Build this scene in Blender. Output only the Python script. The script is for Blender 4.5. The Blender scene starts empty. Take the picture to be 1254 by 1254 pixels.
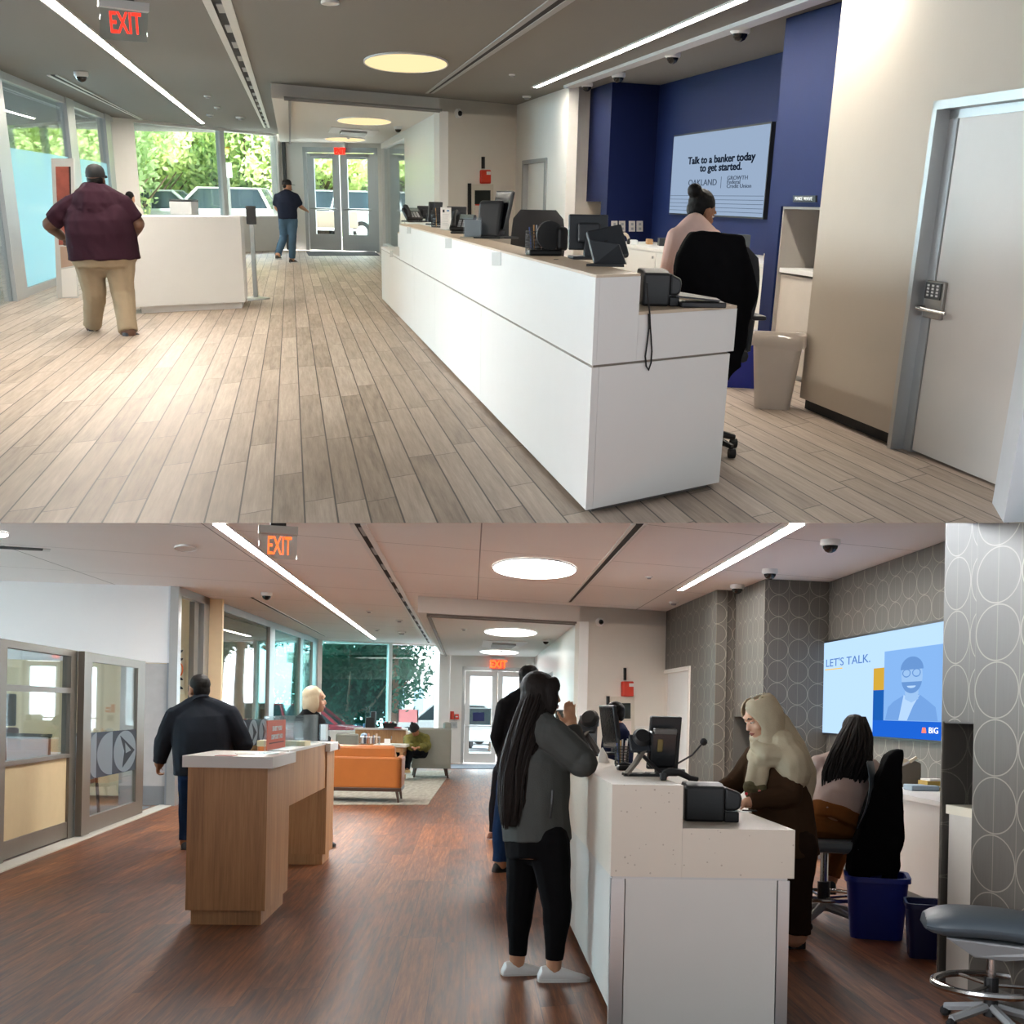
import bpy,bmesh,math,random
from mathutils import Vector as V,Matrix,noise
sc=bpy.context.scene
COL=sc.collection
R=math.radians
random.seed(7)
# ---------- camera: one lens, slightly rolled; the two offices stand one above the other, the upper one on a slope
F=1500.;CX=627.;HY=868.;CH=1.5;RO=R(1.2)
def _u(px,py):
    dx,dy=px-CX,HY-py;c,s=math.cos(RO),math.sin(RO);return dx*c-dy*s,dx*s+dy*c
TH=math.atan(_u(355,237)[1]/F)
cd=bpy.data.cameras.new('camera');cam=bpy.data.objects.new('camera',cd);COL.objects.link(cam)
cd.sensor_width=36;cd.lens=36*F/1254;cd.shift_y=(HY-627)/1254;cd.clip_end=600;cd.clip_start=.05
c,s=math.cos(RO),math.sin(RO)
cam.matrix_world=Matrix(((c,-s,0,0),(0,0,-1,0),(s,c,0,CH),(0,0,0,1)))
sc.camera=cam
sc.view_settings.view_transform='Standard';sc.view_settings.look='None';sc.view_settings.gamma=1
sc.view_settings.use_curve_mapping=False
sc.view_settings.exposure=1.05
sc.cycles.use_denoising=True
sc.cycles.max_bounces=10;sc.cycles.diffuse_bounces=8;sc.cycles.transparent_max_bounces=24;sc.cycles.caustics_reflective=False;sc.cycles.caustics_refractive=False
sc.cycles.sample_clamp_indirect=4
# ---------- sky: overcast, brighter on the street side
W=bpy.data.worlds.new('sky');sc.world=W;W.use_nodes=True
nt=W.node_tree;nt.nodes.clear()
def wn(t,**k):
    n=nt.nodes.new(t)
    for a,b in k.items(): setattr(n,a,b)
    return n
tc=wn('ShaderNodeTexCoord');sp=wn('ShaderNodeSeparateXYZ');nt.links.new(tc.outputs['Generated'],sp.inputs[0])
m1=wn('ShaderNodeMapRange');m1.inputs[1].default_value=-.05;m1.inputs[2].default_value=.8;m1.inputs[3].default_value=.2;m1.inputs[4].default_value=15.5
dt=wn('ShaderNodeVectorMath',operation='DOT_PRODUCT');dt.inputs[1].default_value=(-.8,.6,0);nt.links.new(tc.outputs['Generated'],dt.inputs[0]);nt.links.new(dt.outputs['Value'],m1.inputs[0])
m2=wn('ShaderNodeMapRange');m2.inputs[1].default_value=-.10;m2.inputs[2].default_value=.02;m2.inputs[3].default_value=1.;m2.inputs[4].default_value=0.
nt.links.new(sp.outputs[2],m2.inputs[0])
mm=wn('ShaderNodeMix');nt.links.new(m2.outputs[0],mm.inputs[0]);nt.links.new(m1.outputs[0],mm.inputs[2]);mm.inputs[3].default_value=.7   # even glow from below the horizon, added to lift the ceilings
bg=wn('ShaderNodeBackground');bg.inputs[0].default_value=(.90,.95,1.0,1);nt.links.new(mm.outputs[0],bg.inputs[1])
wo=wn('ShaderNodeOutputWorld');nt.links.new(bg.outputs[0],wo.inputs[0])
# ---------- soft high sun from behind the building: it reaches only the street
sl=bpy.data.lights.new('sun','SUN');sl.energy=17.;sl.angle=R(12);sl.color=(1,.96,.88);so=bpy.data.objects.new('sun',sl);COL.objects.link(so);so.rotation_euler=(R(24),0,R(-8))
# ---------- from photo rays to places (r: 't' upper office, 'b' lower office; both in their own level metres)
def ray(r,px,py):
    a,b=_u(px,py)
    if r=='b': return V((a,F,b))
    c,s=math.cos(TH),math.sin(TH);return V((a,c*F+s*b,-s*F+c*b))
EYE=V((0,0,CH))
def G(r,px,py,z=0.):
    d=ray(r,px,py);return EYE+d*((z-CH)/d.z)
def P(r,px,py,A,B):
    d=ray(r,px,py);n=V((-(B[1]-A[1]),B[0]-A[0],0));return EYE+d*((n.x*A[0]+n.y*A[1])/(n.x*d.x+n.y*d.y))
def D(r,px,py,y):
    d=ray(r,px,py);return EYE+d*(y/d.y)
TILT=Matrix.Translation(EYE)@Matrix.Rotation(TH,4,'X')@Matrix.Translation(-EYE)
def mpp(r,p):
    p=V(p)
    if r=='t': p=TILT@p
    return p.y/F
def cutplane(r):
    n=ray(r,0,640.5).cross(ray(r,1254,640.5)).normalized()   # points up or down
    if n.z<0:n=-n
    return n
# ---------- materials
def lin(c): 
    return tuple((x/255/12.92 if x/255<=.04045 else ((x/255+.055)/1.055)**2.4) for x in c)
MATS={}
class NT:
    def __init__(s,name):
        s.m=bpy.data.materials.new(name);s.m.use_nodes=True;s.t=s.m.node_tree;s.t.nodes.clear()
        s.out=s.n('ShaderNodeOutputMaterial')
    def n(s,t,ins=None,**k):
        x=s.t.nodes.new(t)
        for a,b in k.items(): setattr(x,a,b)
        for a,b in (ins or {}).items():
            if hasattr(b,'links'): s.t.links.new(b,x.inputs[a])
            else: x.inputs[a].default_value=b
        return x
    def math(s,op,a,b=None,c=None,clamp=False):
        i={0:a}
        if b is not None:i[1]=b
        if c is not None:i[2]=c
        return s.n('ShaderNodeMath',i,operation=op,use_clamp=clamp).outputs[0]
    def mix(s,f,a,b):
        x=s.t.nodes.new('ShaderNodeMix');x.data_type='RGBA'
        for i,v in ((0,f),(6,a),(7,b)):
            if hasattr(v,'links'): s.t.links.new(v,x.inputs[i])
            else: x.inputs[i].default_value=v if i==0 else (tuple(v)+(1,))[:4]
        return x.outputs[2]
    def co(s,uv=False): return s.n('ShaderNodeTexCoord').outputs[2 if uv else 3]
    def noise(s,vec,scale,detail=3,rough=.5,sc3=None):
        if sc3:
            vec=s.n('ShaderNodeMapping',{0:vec,3:sc3}).outputs[0]
        return s.n('ShaderNodeTexNoise',{'Vector':vec,'Scale':scale,'Detail':detail,'Roughness':rough}).outputs[0]
    def bsdf(s,col,rough,metal=0,height=None,bs=.2,bd=.01,**k):
        b=s.n('ShaderNodeBsdfPrincipled')
        for key,v in (('Base Color',col),('Roughness',rough),('Metallic',metal))+tuple(k.items()):
            if hasattr(v,'links'): s.t.links.new(v,b.inputs[key])
            else: b.inputs[key].default_value=(tuple(v)+(1,))[:4] if isinstance(v,(tuple,list)) and len(v)==3 and 'Color' in key else v
        if height is not None:
            bu=s.n('ShaderNodeBump',{'Strength':bs,'Distance':bd,'Height':height});s.t.links.new(bu.outputs[0],b.inputs['Normal'])
        return b
    def fin(s,sh):
        s.t.links.new(sh.outputs[0] if hasattr(sh,'outputs') else sh,s.out.inputs[0]);return s.m
def M(name,col,rough=.5,metal=0,var=.06,vs=6,bump=.05,bsz=60,emit=0,sc3=None,**k):
    """plain surface with a little unevenness"""
    if name in MATS:return MATS[name]
    t=NT(name);l=lin(col);co=t.co()
    nz=t.noise(co,vs,3,sc3=sc3)
    c=t.mix(nz,[x*(1-var) for x in l],[min(1,x*(1+var)) for x in l])
    h=t.noise(co,bsz,2,sc3=sc3) if bump else None
    if emit:k.update({'Emission Color':l,'Emission Strength':emit})
    m=t.fin(t.bsdf(c,rough,metal,h,bump,.01,**k));MATS[name]=m;return m
def MEMIT(name,col,strength):
    if name in MATS:return MATS[name]
    t=NT(name);e=t.n('ShaderNodeEmission',{0:lin(col)+(1,),1:strength});MATS[name]=t.fin(e);return MATS[name]
def MGLASS(name,tint=(235,245,245),refl=.10,frost=0,fcol=(190,220,225)):
    if name in MATS:return MATS[name]
    t=NT(name);tr=t.n('ShaderNodeBsdfTransparent',{0:lin(tint)+(1,)});gl=t.n('ShaderNodeBsdfGlossy',{0:(1,1,1,1),1:.02})
    fc=t.n('ShaderNodeLayerWeight',{0:.5}).outputs[1]
    f=t.math('ADD',refl*.6,t.math('MULTIPLY',t.math('POWER',fc,4.),.5),clamp=True)
    sh=t.n('ShaderNodeMixShader',{0:f,1:tr.outputs[0],2:gl.outputs[0]})
    if frost:
        df=t.n('ShaderNodeBsdfDiffuse',{0:lin(fcol)+(1,)});tl=t.n('ShaderNodeBsdfTranslucent',{0:lin(fcol)+(1,)})
        d2=t.n('ShaderNodeMixShader',{0:.6,1:df.outputs[0],2:tl.outputs[0]})
        sh=t.n('ShaderNodeMixShader',{0:frost,1:sh.outputs[0],2:d2.outputs[0]})
    MATS[name]=t.fin(sh);return MATS[name]
def MPLANK(name,cols,w,l,grout,rough,gap=.012,streak=1.,blend=.5,spec=.3,bs=.1):
    t=NT(name);uv=t.co(True);s=t.n('ShaderNodeSeparateXYZ',{0:uv})
    x=t.math('DIVIDE',s.outputs[0],w);row=t.math('FLOOR',x);fx=t.math('FRACT',x)
    rnd=t.n('ShaderNodeTexWhiteNoise',{'W':row},noise_dimensions='1D').outputs[0]
    y=t.math('ADD',t.math('DIVIDE',s.outputs[1],l),t.math('MULTIPLY',rnd,1.0));cy=t.math('FLOOR',y);fy=t.math('FRACT',y)
    cell=t.n('ShaderNodeCombineXYZ',{0:row,1:cy,2:0.})
    pr=t.n('ShaderNodeTexWhiteNoise',{'Vector':cell.outputs[0]},noise_dimensions='3D').outputs[0]
    ex=t.math('MINIMUM',fx,t.math('SUBTRACT',1.,fx));ey=t.math('MULTIPLY',t.math('MINIMUM',fy,t.math('SUBTRACT',1.,fy)),l/w)
    e=t.math('MINIMUM',ex,ey);g=t.math('LESS_THAN',e,gap/w/2)
    off=t.n('ShaderNodeVectorMath',{0:uv,1:t.n('ShaderNodeCombineXYZ',{0:t.math('MULTIPLY',pr,7.),1:t.math('MULTIPLY',pr,31.),2:pr}).outputs[0]},operation='ADD').outputs[0]
    gr=t.noise(off,1,6,.62,sc3=(34,1.7,1));gr2=t.noise(off,1,3,.5,sc3=(7,.9,1));fine=t.noise(off,1,3,.6,sc3=(160,5,1))
    k=t.math('ADD',t.math('MULTIPLY',pr,blend),t.math('ADD',t.math('MULTIPLY',gr2,1.-blend),t.math('MULTIPLY',t.math('SUBTRACT',gr,.5),1.3*streak)),clamp=True)
    k=t.math('ADD',k,t.math('MULTIPLY',t.math('SUBTRACT',fine,.5),.5*streak),clamp=True)
    rp=t.n('ShaderNodeValToRGB',{0:k});el=rp.color_ramp.elements
    while len(el)<len(cols):el.new(.5)
    for i,cc in enumerate(cols):
        el[i].position=i/(len(cols)-1.);el[i].color=lin(cc)+(1,)
    c=t.mix(g,rp.outputs[0],lin(grout))
    h=t.math('SUBTRACT',t.math('MULTIPLY',gr,.4),g)
    rr=t.math('ADD',rough,t.math('MULTIPLY',gr2,.12))
    MATS[name]=t.fin(t.bsdf(c,rr,0,h,bs,.004,**{'Specular IOR Level':spec}));return MATS[name]
def MWOOD(name,cols,rough=.45,sx=22,axis='Z',bs=.05):
    if name in MATS:return MATS[name]
    t=NT(name);co=t.co();s3={'Z':(sx,sx,1.1),'X':(1.1,sx,sx),'Y':(sx,1.1,sx)}[axis]
    n1=t.noise(co,1,6,.6,sc3=s3);n2=t.noise(co,1,2,.5,sc3=tuple(v*.16 if v>2 else .5 for v in s3));n3=t.noise(co,1,2,.6,sc3=tuple(v*5 if v>2 else 4 for v in s3))
    k=t.math('ADD',t.math('MULTIPLY',n1,.6),t.math('ADD',t.math('MULTIPLY',n2,.5),t.math('MULTIPLY',t.math('SUBTRACT',n3,.5),.35)))
    k=t.math('SUBTRACT',t.math('MULTIPLY',k,1.7),.45,clamp=True)
    rp=t.n('ShaderNodeValToRGB',{0:k});el=rp.color_ramp.elements
    while len(el)<len(cols):el.new(.5)
    for i,cc in enumerate(cols):
        el[i].position=i/(len(cols)-1.);el[i].color=lin(cc)+(1,)
    MATS[name]=t.fin(t.bsdf(rp.outputs[0],rough,0,n1,bs,.005));return MATS[name]
def MTILE(name,col,w,l,ox=0,oy=0,gap=.012,line=(120,118,114),rough=.8,uline=1,vline=1):
    """large ceiling panels with fine joints"""
    t=NT(name);uv=t.co(True);s=t.n('ShaderNodeSeparateXYZ',{0:uv});ds=[]
    for i,(d,o,on) in enumerate(((w,ox,uline),(l,oy,vline))):
        f=t.math('FRACT',t.math('DIVIDE',t.math('ADD',s.outputs[i],-o+200*d),d))
        ds.append(t.math('MULTIPLY',t.math('MINIMUM',f,t.math('SUBTRACT',1.,f)),d) if on else None)
    e=[x for x in ds if x is not None]
    e=t.math('MINIMUM',*e) if len(e)>1 else e[0]
    g=t.math('LESS_THAN',e,gap/2)
    nz=t.noise(uv,.7,3);l0=lin(col)
    c=t.mix(nz,[x*.96 for x in l0],[min(1,x*1.03) for x in l0]);c=t.mix(g,c,lin(line))
    MATS[name]=t.fin(t.bsdf(c,rough,0,t.math('MULTIPLY',g,-1.),.3,.004));return MATS[name]
def MPAPER(name,base,linec,d=.27):
    """grey wallpaper: columns of touching rings with fine vertical lines"""
    t=NT(name);uv=t.co(True);s=t.n('ShaderNodeSeparateXYZ',{0:uv})
    fx=t.math('SUBTRACT',t.math('FRACT',t.math('ADD',t.math('DIVIDE',s.outputs[0],d),100.)),.5)
    fy=t.math('SUBTRACT',t.math('FRACT',t.math('ADD',t.math('DIVIDE',s.outputs[1],d),100.)),.5)
    rr=t.math('SQRT',t.math('ADD',t.math('MULTIPLY',fx,fx),t.math('MULTIPLY',fy,fy)))
    ring=t.math('LESS_THAN',t.math('ABSOLUTE',t.math('SUBTRACT',rr,.485)),.011)
    v1=t.math('LESS_THAN',t.math('ABSOLUTE',fx),.008);v2=t.math('GREATER_THAN',t.math('ABSOLUTE',fx),.493)
    lm=t.math('MAXIMUM',ring,t.math('MULTIPLY',t.math('MAXIMUM',v1,v2),.55))
    wv=t.noise(uv,1,2,.5,sc3=(70,6,1));l0=lin(base)
    c=t.mix(wv,[x*.86 for x in l0],[x*1.12 for x in l0])
    ins=t.math('LESS_THAN',rr,.48);c=t.mix(t.math('MULTIPLY',ins,.12),c,[x*.6 for x in l0])
    c=t.mix(lm,c,lin(linec))
    MATS[name]=t.fin(t.bsdf(c,.55,0,wv,.06,.004));return MATS[name]
# ---------- mesh building
SC2=bpy.data.scenes.new('workbench')
def baked(o):
    SC2.collection.objects.link(o)
    with bpy.context.temp_override(scene=SC2,view_layer=SC2.view_layers[0]):
        dg=bpy.context.evaluated_depsgraph_get();dg.update()
        return bpy.data.meshes.new_from_object(o.evaluated_get(dg))
ROOTS={'t':[],'b':[]}
def tag(o,label=None,cat=None,group=None,kind=None):
    for k,v in (('label',label),('category',cat),('group',group),('kind',kind)):
        if v:o[k]=v
    return o
CATS={'linear_light':'ceiling light','round_ceiling_light':'ceiling light','recessed_downlight':'ceiling light','air_diffuser':'air vent','square_air_vent':'air vent','ceiling_speaker':'speaker','dome_camera':'security camera','wall_camera':'security camera','sprinkler_head':'sprinkler','street_sign':'sign','notice_board':'sign'}
def thing(r,name,label,loc,rz=0,group=None,cat=None):
    cat=cat or CATS.get(name) or name.replace('_',' ')
    o=bpy.data.objects.new(name,None);COL.objects.link(o);o.location=loc;o.rotation_euler=(0,0,rz);o.empty_display_size=.1
    ROOTS[r].append(o);return tag(o,label,cat,group)
class MB:
    def __init__(s,o=(0,0,0),rz=0):
        s.bm=bmesh.new();s.o=V(o);s.rot=Matrix.Rotation(-rz,3,'Z');s.uv=None
    def add(s,vs,fs):
        b=[s.bm.verts.new(s.rot@(V(v)-s.o)) for v in vs];out=[]
        for f in fs:
            try: out.append(s.bm.faces.new([b[i] for i in f]))
            except ValueError: pass
        return b
    def prism(s,pts,z0,z1):
        n=len(pts);z0=z0 if hasattr(z0,'__len__') else [z0]*n;z1=z1 if hasattr(z1,'__len__') else [z1]*n
        vs=[(p[0],p[1],z) for p,z in zip(pts,z0)]+[(p[0],p[1],z) for p,z in zip(pts,z1)]
        s.add(vs,[tuple(range(n)),tuple(range(n,2*n))]+[(i,(i+1)%n,n+(i+1)%n,n+i) for i in range(n)]);return s
    def ext(s,poly,vec):
        n=len(poly);vec=V(vec);vs=[V(p) for p in poly];vs=vs+[p+vec for p in vs]
        s.add(vs,[tuple(range(n)),tuple(range(n,2*n))]+[(i,(i+1)%n,n+(i+1)%n,n+i) for i in range(n)]);return s
    def box(s,x0,x1,y0,y1,z0,z1,bev=0,seg=2,m=None):
        vs=[V((x,y,z)) for z in (z0,z1) for (x,y) in ((x0,y0),(x1,y0),(x1,y1),(x0,y1))]
        if m is not None:vs=[m@v for v in vs]
        b=s.add(vs,[(0,1,2,3),(4,5,6,7),(0,1,5,4),(1,2,6,5),(2,3,7,6),(3,0,4,7)])
        if bev:
            es={e for v in b for e in v.link_edges}
            bmesh.ops.bevel(s.bm,geom=list(es),offset=bev,segments=seg,affect='EDGES',profile=.5)
        return s
    def loft(s,rings,cap=True,closed=True):
        n=len(rings[0]);vs=[p for r_ in rings for p in r_];fs=[]
        for i in range(len(rings)-1):
            for j in range(n if closed else n-1):
                k=(j+1)%n;fs.append((i*n+j,i*n+k,(i+1)*n+k,(i+1)*n+j))
        if cap:fs+=[tuple(range(n)),tuple(range((len(rings)-1)*n,len(rings)*n))]
        s.add(vs,fs);return s
    def tube(s,pts,r,seg=8,closed=False,flat=None):
        pts=[V(p) for p in pts];n=len(pts);rings=[];up=None
        for i,p in enumerate(pts):
            a=pts[(i-1)%n] if (closed or i>0) else p;b=pts[(i+1)%n] if (closed or i<n-1) else p
            t=(b-a).normalized()
            if up is None:
                up=V((0,0,1)) if abs(t.z)<.9 else V((1,0,0))
            x=t.cross(up)
            if x.length<1e-4:x=t.orthogonal()
            x.normalize();y=x.cross(t).normalized();up=y
            rr=r[i] if hasattr(r,'__len__') else r
            fx,fy=flat or (1,1)
            rings.append([p+x*math.cos(k*2*math.pi/seg)*rr*fx+y*math.sin(k*2*math.pi/seg)*rr*fy for k in range(seg)])
        if closed:rings.append(rings[0])
        s.loft(rings,cap=not closed);return s
    def cyl(s,p,q,r0,r1=None,seg=16): return s.tube([p,q],[r0,r0 if r1 is None else r1],seg)
    def ball(s,c,r,seg=16,m=None):
        r=r if hasattr(r,'__len__') else (r,r,r);rows=seg//2;rings=[];c=V(c)
        for i in range(1,rows):
            a=math.pi*i/rows
            rings.append([V((math.sin(a)*math.cos(2*math.pi*j/seg)*r[0],math.sin(a)*math.sin(2*math.pi*j/seg)*r[1],-math.cos(a)*r[2])) for j in range(seg)])
        n=seg;vs=[p for q in rings for p in q];fs=[]
        for i in range(len(rings)-1):
            for j in range(n):
                k=(j+1)%n;fs.append((i*n+j,i*n+k,(i+1)*n+k,(i+1)*n+j))
        vs+=[V((0,0,-r[2])),V((0,0,r[2]))];L=len(rings)*n
        for j in range(n):
            k=(j+1)%n;fs+=[(L,k,j),(L+1,(len(rings)-1)*n+j,(len(rings)-1)*n+k)]
        if m is not None:vs=[m@v for v in vs]
        s.add([c+v for v in vs],fs);return s
    def lathe(s,prof,c=(0,0,0),seg=24,sx=1,sy=1,m=None):
        c=V(c);rg=[[V((r*sx*math.cos(2*math.pi*j/seg),r*sy*math.sin(2*math.pi*j/seg),z)) for j in range(seg)] for r,z in prof]
        if m is not None:rg=[[m@p for p in q] for q in rg]
        return s.loft([[c+p for p in q] for q in rg])
    def cut(s,r,keep):
        n=cutplane(r);co=s.rot@(EYE-s.o);no=s.rot@n
        g=list(s.bm.verts)+list(s.bm.edges)+list(s.bm.faces)
        rs=bmesh.ops.bisect_plane(s.bm,geom=g,plane_co=co,plane_no=no,clear_outer=keep<0,clear_inner=keep>0)
        ed=[e for e in s.bm.edges if e.is_boundary]
        if ed:bmesh.ops.holes_fill(s.bm,edges=ed,sides=0)
        return s
    def build(s,name,mat,parent=None,r=None,smooth=False,bev=0,uv=None,label=None,cat=None,group=None,kind=None,sub=0,solid=0,keepo=False,recalc=True):
        bm=s.bm
        if recalc:bmesh.ops.recalc_face_normals(bm,faces=list(bm.faces))
        if uv:
            L=bm.loops.layers.uv.new('UVMap')
            for f in bm.faces:
                for l in f.loops:
                    u=uv(l.vert.co,f.normal);l[L].uv=(u[0],u[1])
        off=V((0,0,0))
        if parent is None and not keepo and len(bm.verts):
            xs=[v.co for v in bm.verts];off=V(((min(a.x for a in xs)+max(a.x for a in xs))/2,(min(a.y for a in xs)+max(a.y for a in xs))/2,min(a.z for a in xs)))
            for v in bm.verts:v.co-=off
        me=bpy.data.meshes.new(name);bm.to_mesh(me);bm.free()
        o=bpy.data.objects.new(name,me);COL.objects.link(o);o.location=off
        for m in (mat if isinstance(mat,(list,tuple)) else [mat]):me.materials.append(m)
        if smooth:
            me.polygons.foreach_set('use_smooth',[True]*len(me.polygons))
            if smooth!=2:me.set_sharp_from_angle(angle=R(40))
        if bev:
            b=o.modifiers.new('bevel','BEVEL');b.width=bev;b.segments=2;b.limit_method='ANGLE';b.angle_limit=R(40);b.harden_normals=False
        if sub:
            q=o.modifiers.new('sub','SUBSURF');q.levels=sub;q.render_levels=sub
        if parent is not None:o.parent=parent
        else:ROOTS[r].append(o)
        return tag(o,label,cat,group,kind)
def wall(r,name,mat,A,B,z0,z1,th=.12,holes=(),side=1,uvs=(1,1),keep=0,kind='structure',parent=None,label=None,cat=None,build=True,o=(0,0,0)):
    """upright wall from A to B; holes (s0,s1,za,zb) in metres along it; thickness to the far side"""
    A=V((A[0],A[1],0));B=V((B[0],B[1],0));d=(B-A);Ln=d.length;d.normalize();n=V((-d.y,d.x,0))*side
    m=MB(o)
    ss=sorted({0,Ln,*[h[0] for h in holes],*[h[1] for h in holes]});ss=[x for x in ss if -1e-6<=x<=Ln+1e-6]
    for i in range(len(ss)-1):
        a,b=ss[i],ss[i+1]
        if b-a<1e-4:continue
        mid=(a+b)/2;cuts=sorted([(h[2],h[3]) for h in holes if h[0]<mid<h[1]]);z=z0
        for za,zb in cuts+[(z1,z1)]:
            if za>z+1e-4:
                p,q=A+d*a,A+d*b;m.prism([p,q,q+n*th,p+n*th],z,za)
            z=max(z,zb)
    bmesh.ops.remove_doubles(m.bm,verts=list(m.bm.verts),dist=1e-5)
    if keep:m.cut(r,keep)
    oo=V(o)
    def uv(c,nn):
        c=c+oo
        if abs(nn.z)>.7:return ((c.x)*uvs[0],c.y*uvs[1])
        if abs(nn.dot(d))>.7:return ((c-A).dot(n)*uvs[1]+.13,c.z*uvs[1])
        return ((c-A).dot(d)*uvs[0],c.z*uvs[1])
    return m.build(name,mat,parent,r,uv=uv,kind=kind,label=label,cat=cat)
def sz(p,A,B):
    """(distance along A->B, height) of a point"""
    A=V((A[0],A[1],0));d=(V((B[0],B[1],0))-A).normalized();q=V((p[0],p[1],0))-A;return q.dot(d),p[2]
def skew(Ud,Vd,O=(0,0)):
    det=Ud[0]*Vd[1]-Ud[1]*Vd[0]
    def f(c,n=None):
        x,y=c[0]-O[0],c[1]-O[1];b=(x*Vd[1]-y*Vd[0])/det;a=(Ud[0]*y-Ud[1]*x)/det;return (a,b)   # a along V, b along U
    return f
def text(s,body,size,loc,right,up,mat,name,parent,r='t',depth=.004,align='CENTER',xs=1.,bold=0):
    """raised lettering as a mesh"""
    cu=bpy.data.curves.new(name,'FONT');cu.body=body;cu.size=size;cu.align_x=align;cu.align_y='CENTER';cu.extrude=depth;cu.offset=bold;cu.resolution_u=3
    ob=bpy.data.objects.new('tmp',cu);me=baked(ob);bpy.data.objects.remove(ob);bpy.data.curves.remove(cu)
    right=V(right).normalized();up=V(up).normalized();nn=right.cross(up)
    mt=Matrix((right*xs,up,nn)).transposed().to_4x4();mt.translation=V(loc);me.transform(mt)
    me.materials.clear();me.materials.append(mat)
    o=bpy.data.objects.new(name,me);COL.objects.link(o);o.parent=parent;return o
# =====================================================  shared materials
white=M('white_paint',(226,224,219),.6,var=.02);warmwall=M('warm_white_paint',(224,218,209),.65,var=.02)
alum=M('brushed_aluminium',(176,178,178),.35,.75,var=.04,sc3=(4,4,60));alumd=M('bronze_aluminium',(118,112,104),.4,.5,var=.04)
silver=M('polished_steel',(200,200,200),.18,1.);blackpl=M('black_plastic',(22,23,25),.45,var=.1);darkpl=M('charcoal_plastic',(38,42,47),.5,var=.1)
blacksat=M('black_rubber',(14,14,15),.7);screenb=M('dark_screen',(12,14,18),.12);whitepl=M('white_plastic',(228,228,226),.4);greypl=M('grey_plastic',(150,153,155),.45)
laminate=M('white_laminate',(222,222,220),.35,var=.015);laminw=M('pale_laminate',(232,231,228),.3,var=.015)
glass=MGLASS('clear_glass',(236,244,246),.07);glassb=MGLASS('tinted_glass',(172,206,206),.10);frost=MGLASS('frosted_glass',(205,238,242),.05,.62,(190,220,225));acry=MGLASS('clear_acrylic',(240,246,248),.06)
mirrorg=MGLASS('reflective_glass',(178,176,164),.22)
# =====================================================  UPPER OFFICE
HT=3.02
c=lambda x,y,z=HT:G('t',x,y,z)
f0=lambda x,y:G('t',x,y,0)
UT=(c(355.01,60)-c(355,100)).normalized();UT=V((UT.x,UT.y,0)).normalized()
h1,h2=c(331.6,101.6),c(633,128.3);VT=(h2-h1).normalized()
suv=skew(UT,VT,(h1.x,h1.y))
# floor: grey-brown wood-look tiles
fl=MB();fl.prism([(-15.6,2),(8,2),(8,37.45),(-15.6,37.45)],-.1,0.);fl.cut('t',1)
pl=MPLANK('floor_planks_taupe',[(126,111,98),(158,142,127),(178,162,147),(198,184,169)],.163,1.85,(84,76,70),.44,gap=.009,streak=.85,blend=.42)
PT=V((-UT.y,UT.x,0));PT=-PT
fuv=lambda co,n=None:(co[0]*PT.x+co[1]*PT.y,suv((co[0],co[1]))[1])
fl.build('floor',pl,r='t',uv=fuv,kind='structure')
# ceiling of big pale panels
b1,b2=suv(c(420,47))[1],suv(c(420,80))[1];a1=suv(c(412,106))[0];a2=suv(c(608,126))[0]
tile=MTILE('ceiling_panels',(242,238,233),(a2-a1)/1.0,b2-b1,a1,b1,.016)
ce=MB();ce.prism([(-17,3),(8,3),(8,37.45),(-17,37.45)],HT,HT+.12);ce.build('ceiling',tile,r='t',uv=suv,kind='structure')
# lowered lobby soffit with its header
ZB=G('t',333.4,120,0) and P('t',333.4,120,h1,h2).z
wl0,wr0=f0(157,317),f0(348,306)          # street-side window wall, on the floor
def meet(A,d,B,e):
    det=d[0]*-e[1]+e[0]*d[1];k=((B[0]-A[0])*-e[1]+e[0]*(B[1]-A[1]))/det;return V((A[0]+d[0]*k,A[1]+d[1]*k,0))
hj=P('t',538,140,h1,h2)                   # jamb of the opening
lf=meet(h1,UT,wr0,(wr0-wl0).normalized())
door_l,door_r=f0(353,306),f0(470,309.5)
jf=meet(hj,UT,door_l,(door_r-door_l))
hx=h1-VT*0.0
sof=MB();sof.prism([h1,h2+VT*.01,meet(h2,UT,door_l,door_r-door_l),jf,door_l,lf],ZB,HT-.002)
sof.build('soffit',white,r='t',kind='structure')
# full wall right of the opening
wall('t','wall_back',warmwall,hj,h2+VT*.02,0,HT-.003,.14,kind='structure')
# rolling-shutter track round the opening
tr=MB();e1=P('t',344,125.5,h1,h2);e1.z=ZB
n=UT*.12
for k in (0,1):
    a=h1+VT*.22+UT*(.12+.3*k);b=hj-VT*.02+UT*(.12+.3*k)
    tr.prism([a,b,b+UT*.14,a+UT*.14],ZB-.03,ZB+.001)
a=h1+VT*.3+UT*.3;b=lf+VT*.3-UT*.1
tr.prism([a,a+VT*.05,b+VT*.05,b],ZB-.04,ZB+.001)
tr.build('trim_1',M('track_grey',(120,120,118),.5),r='t',kind='structure')
pp=MB();q=P('t',353.5,300,door_l,door_r);pp.prism([q-V((.04,.12,0)),q+V((.04,-.12,0)),q+V((.04,0,0)),q-V((.04,0,0))],0,ZB);pp.build('trim_2',M('dark_metal',(70,72,74),.4,.6),r='t',kind='structure')
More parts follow.
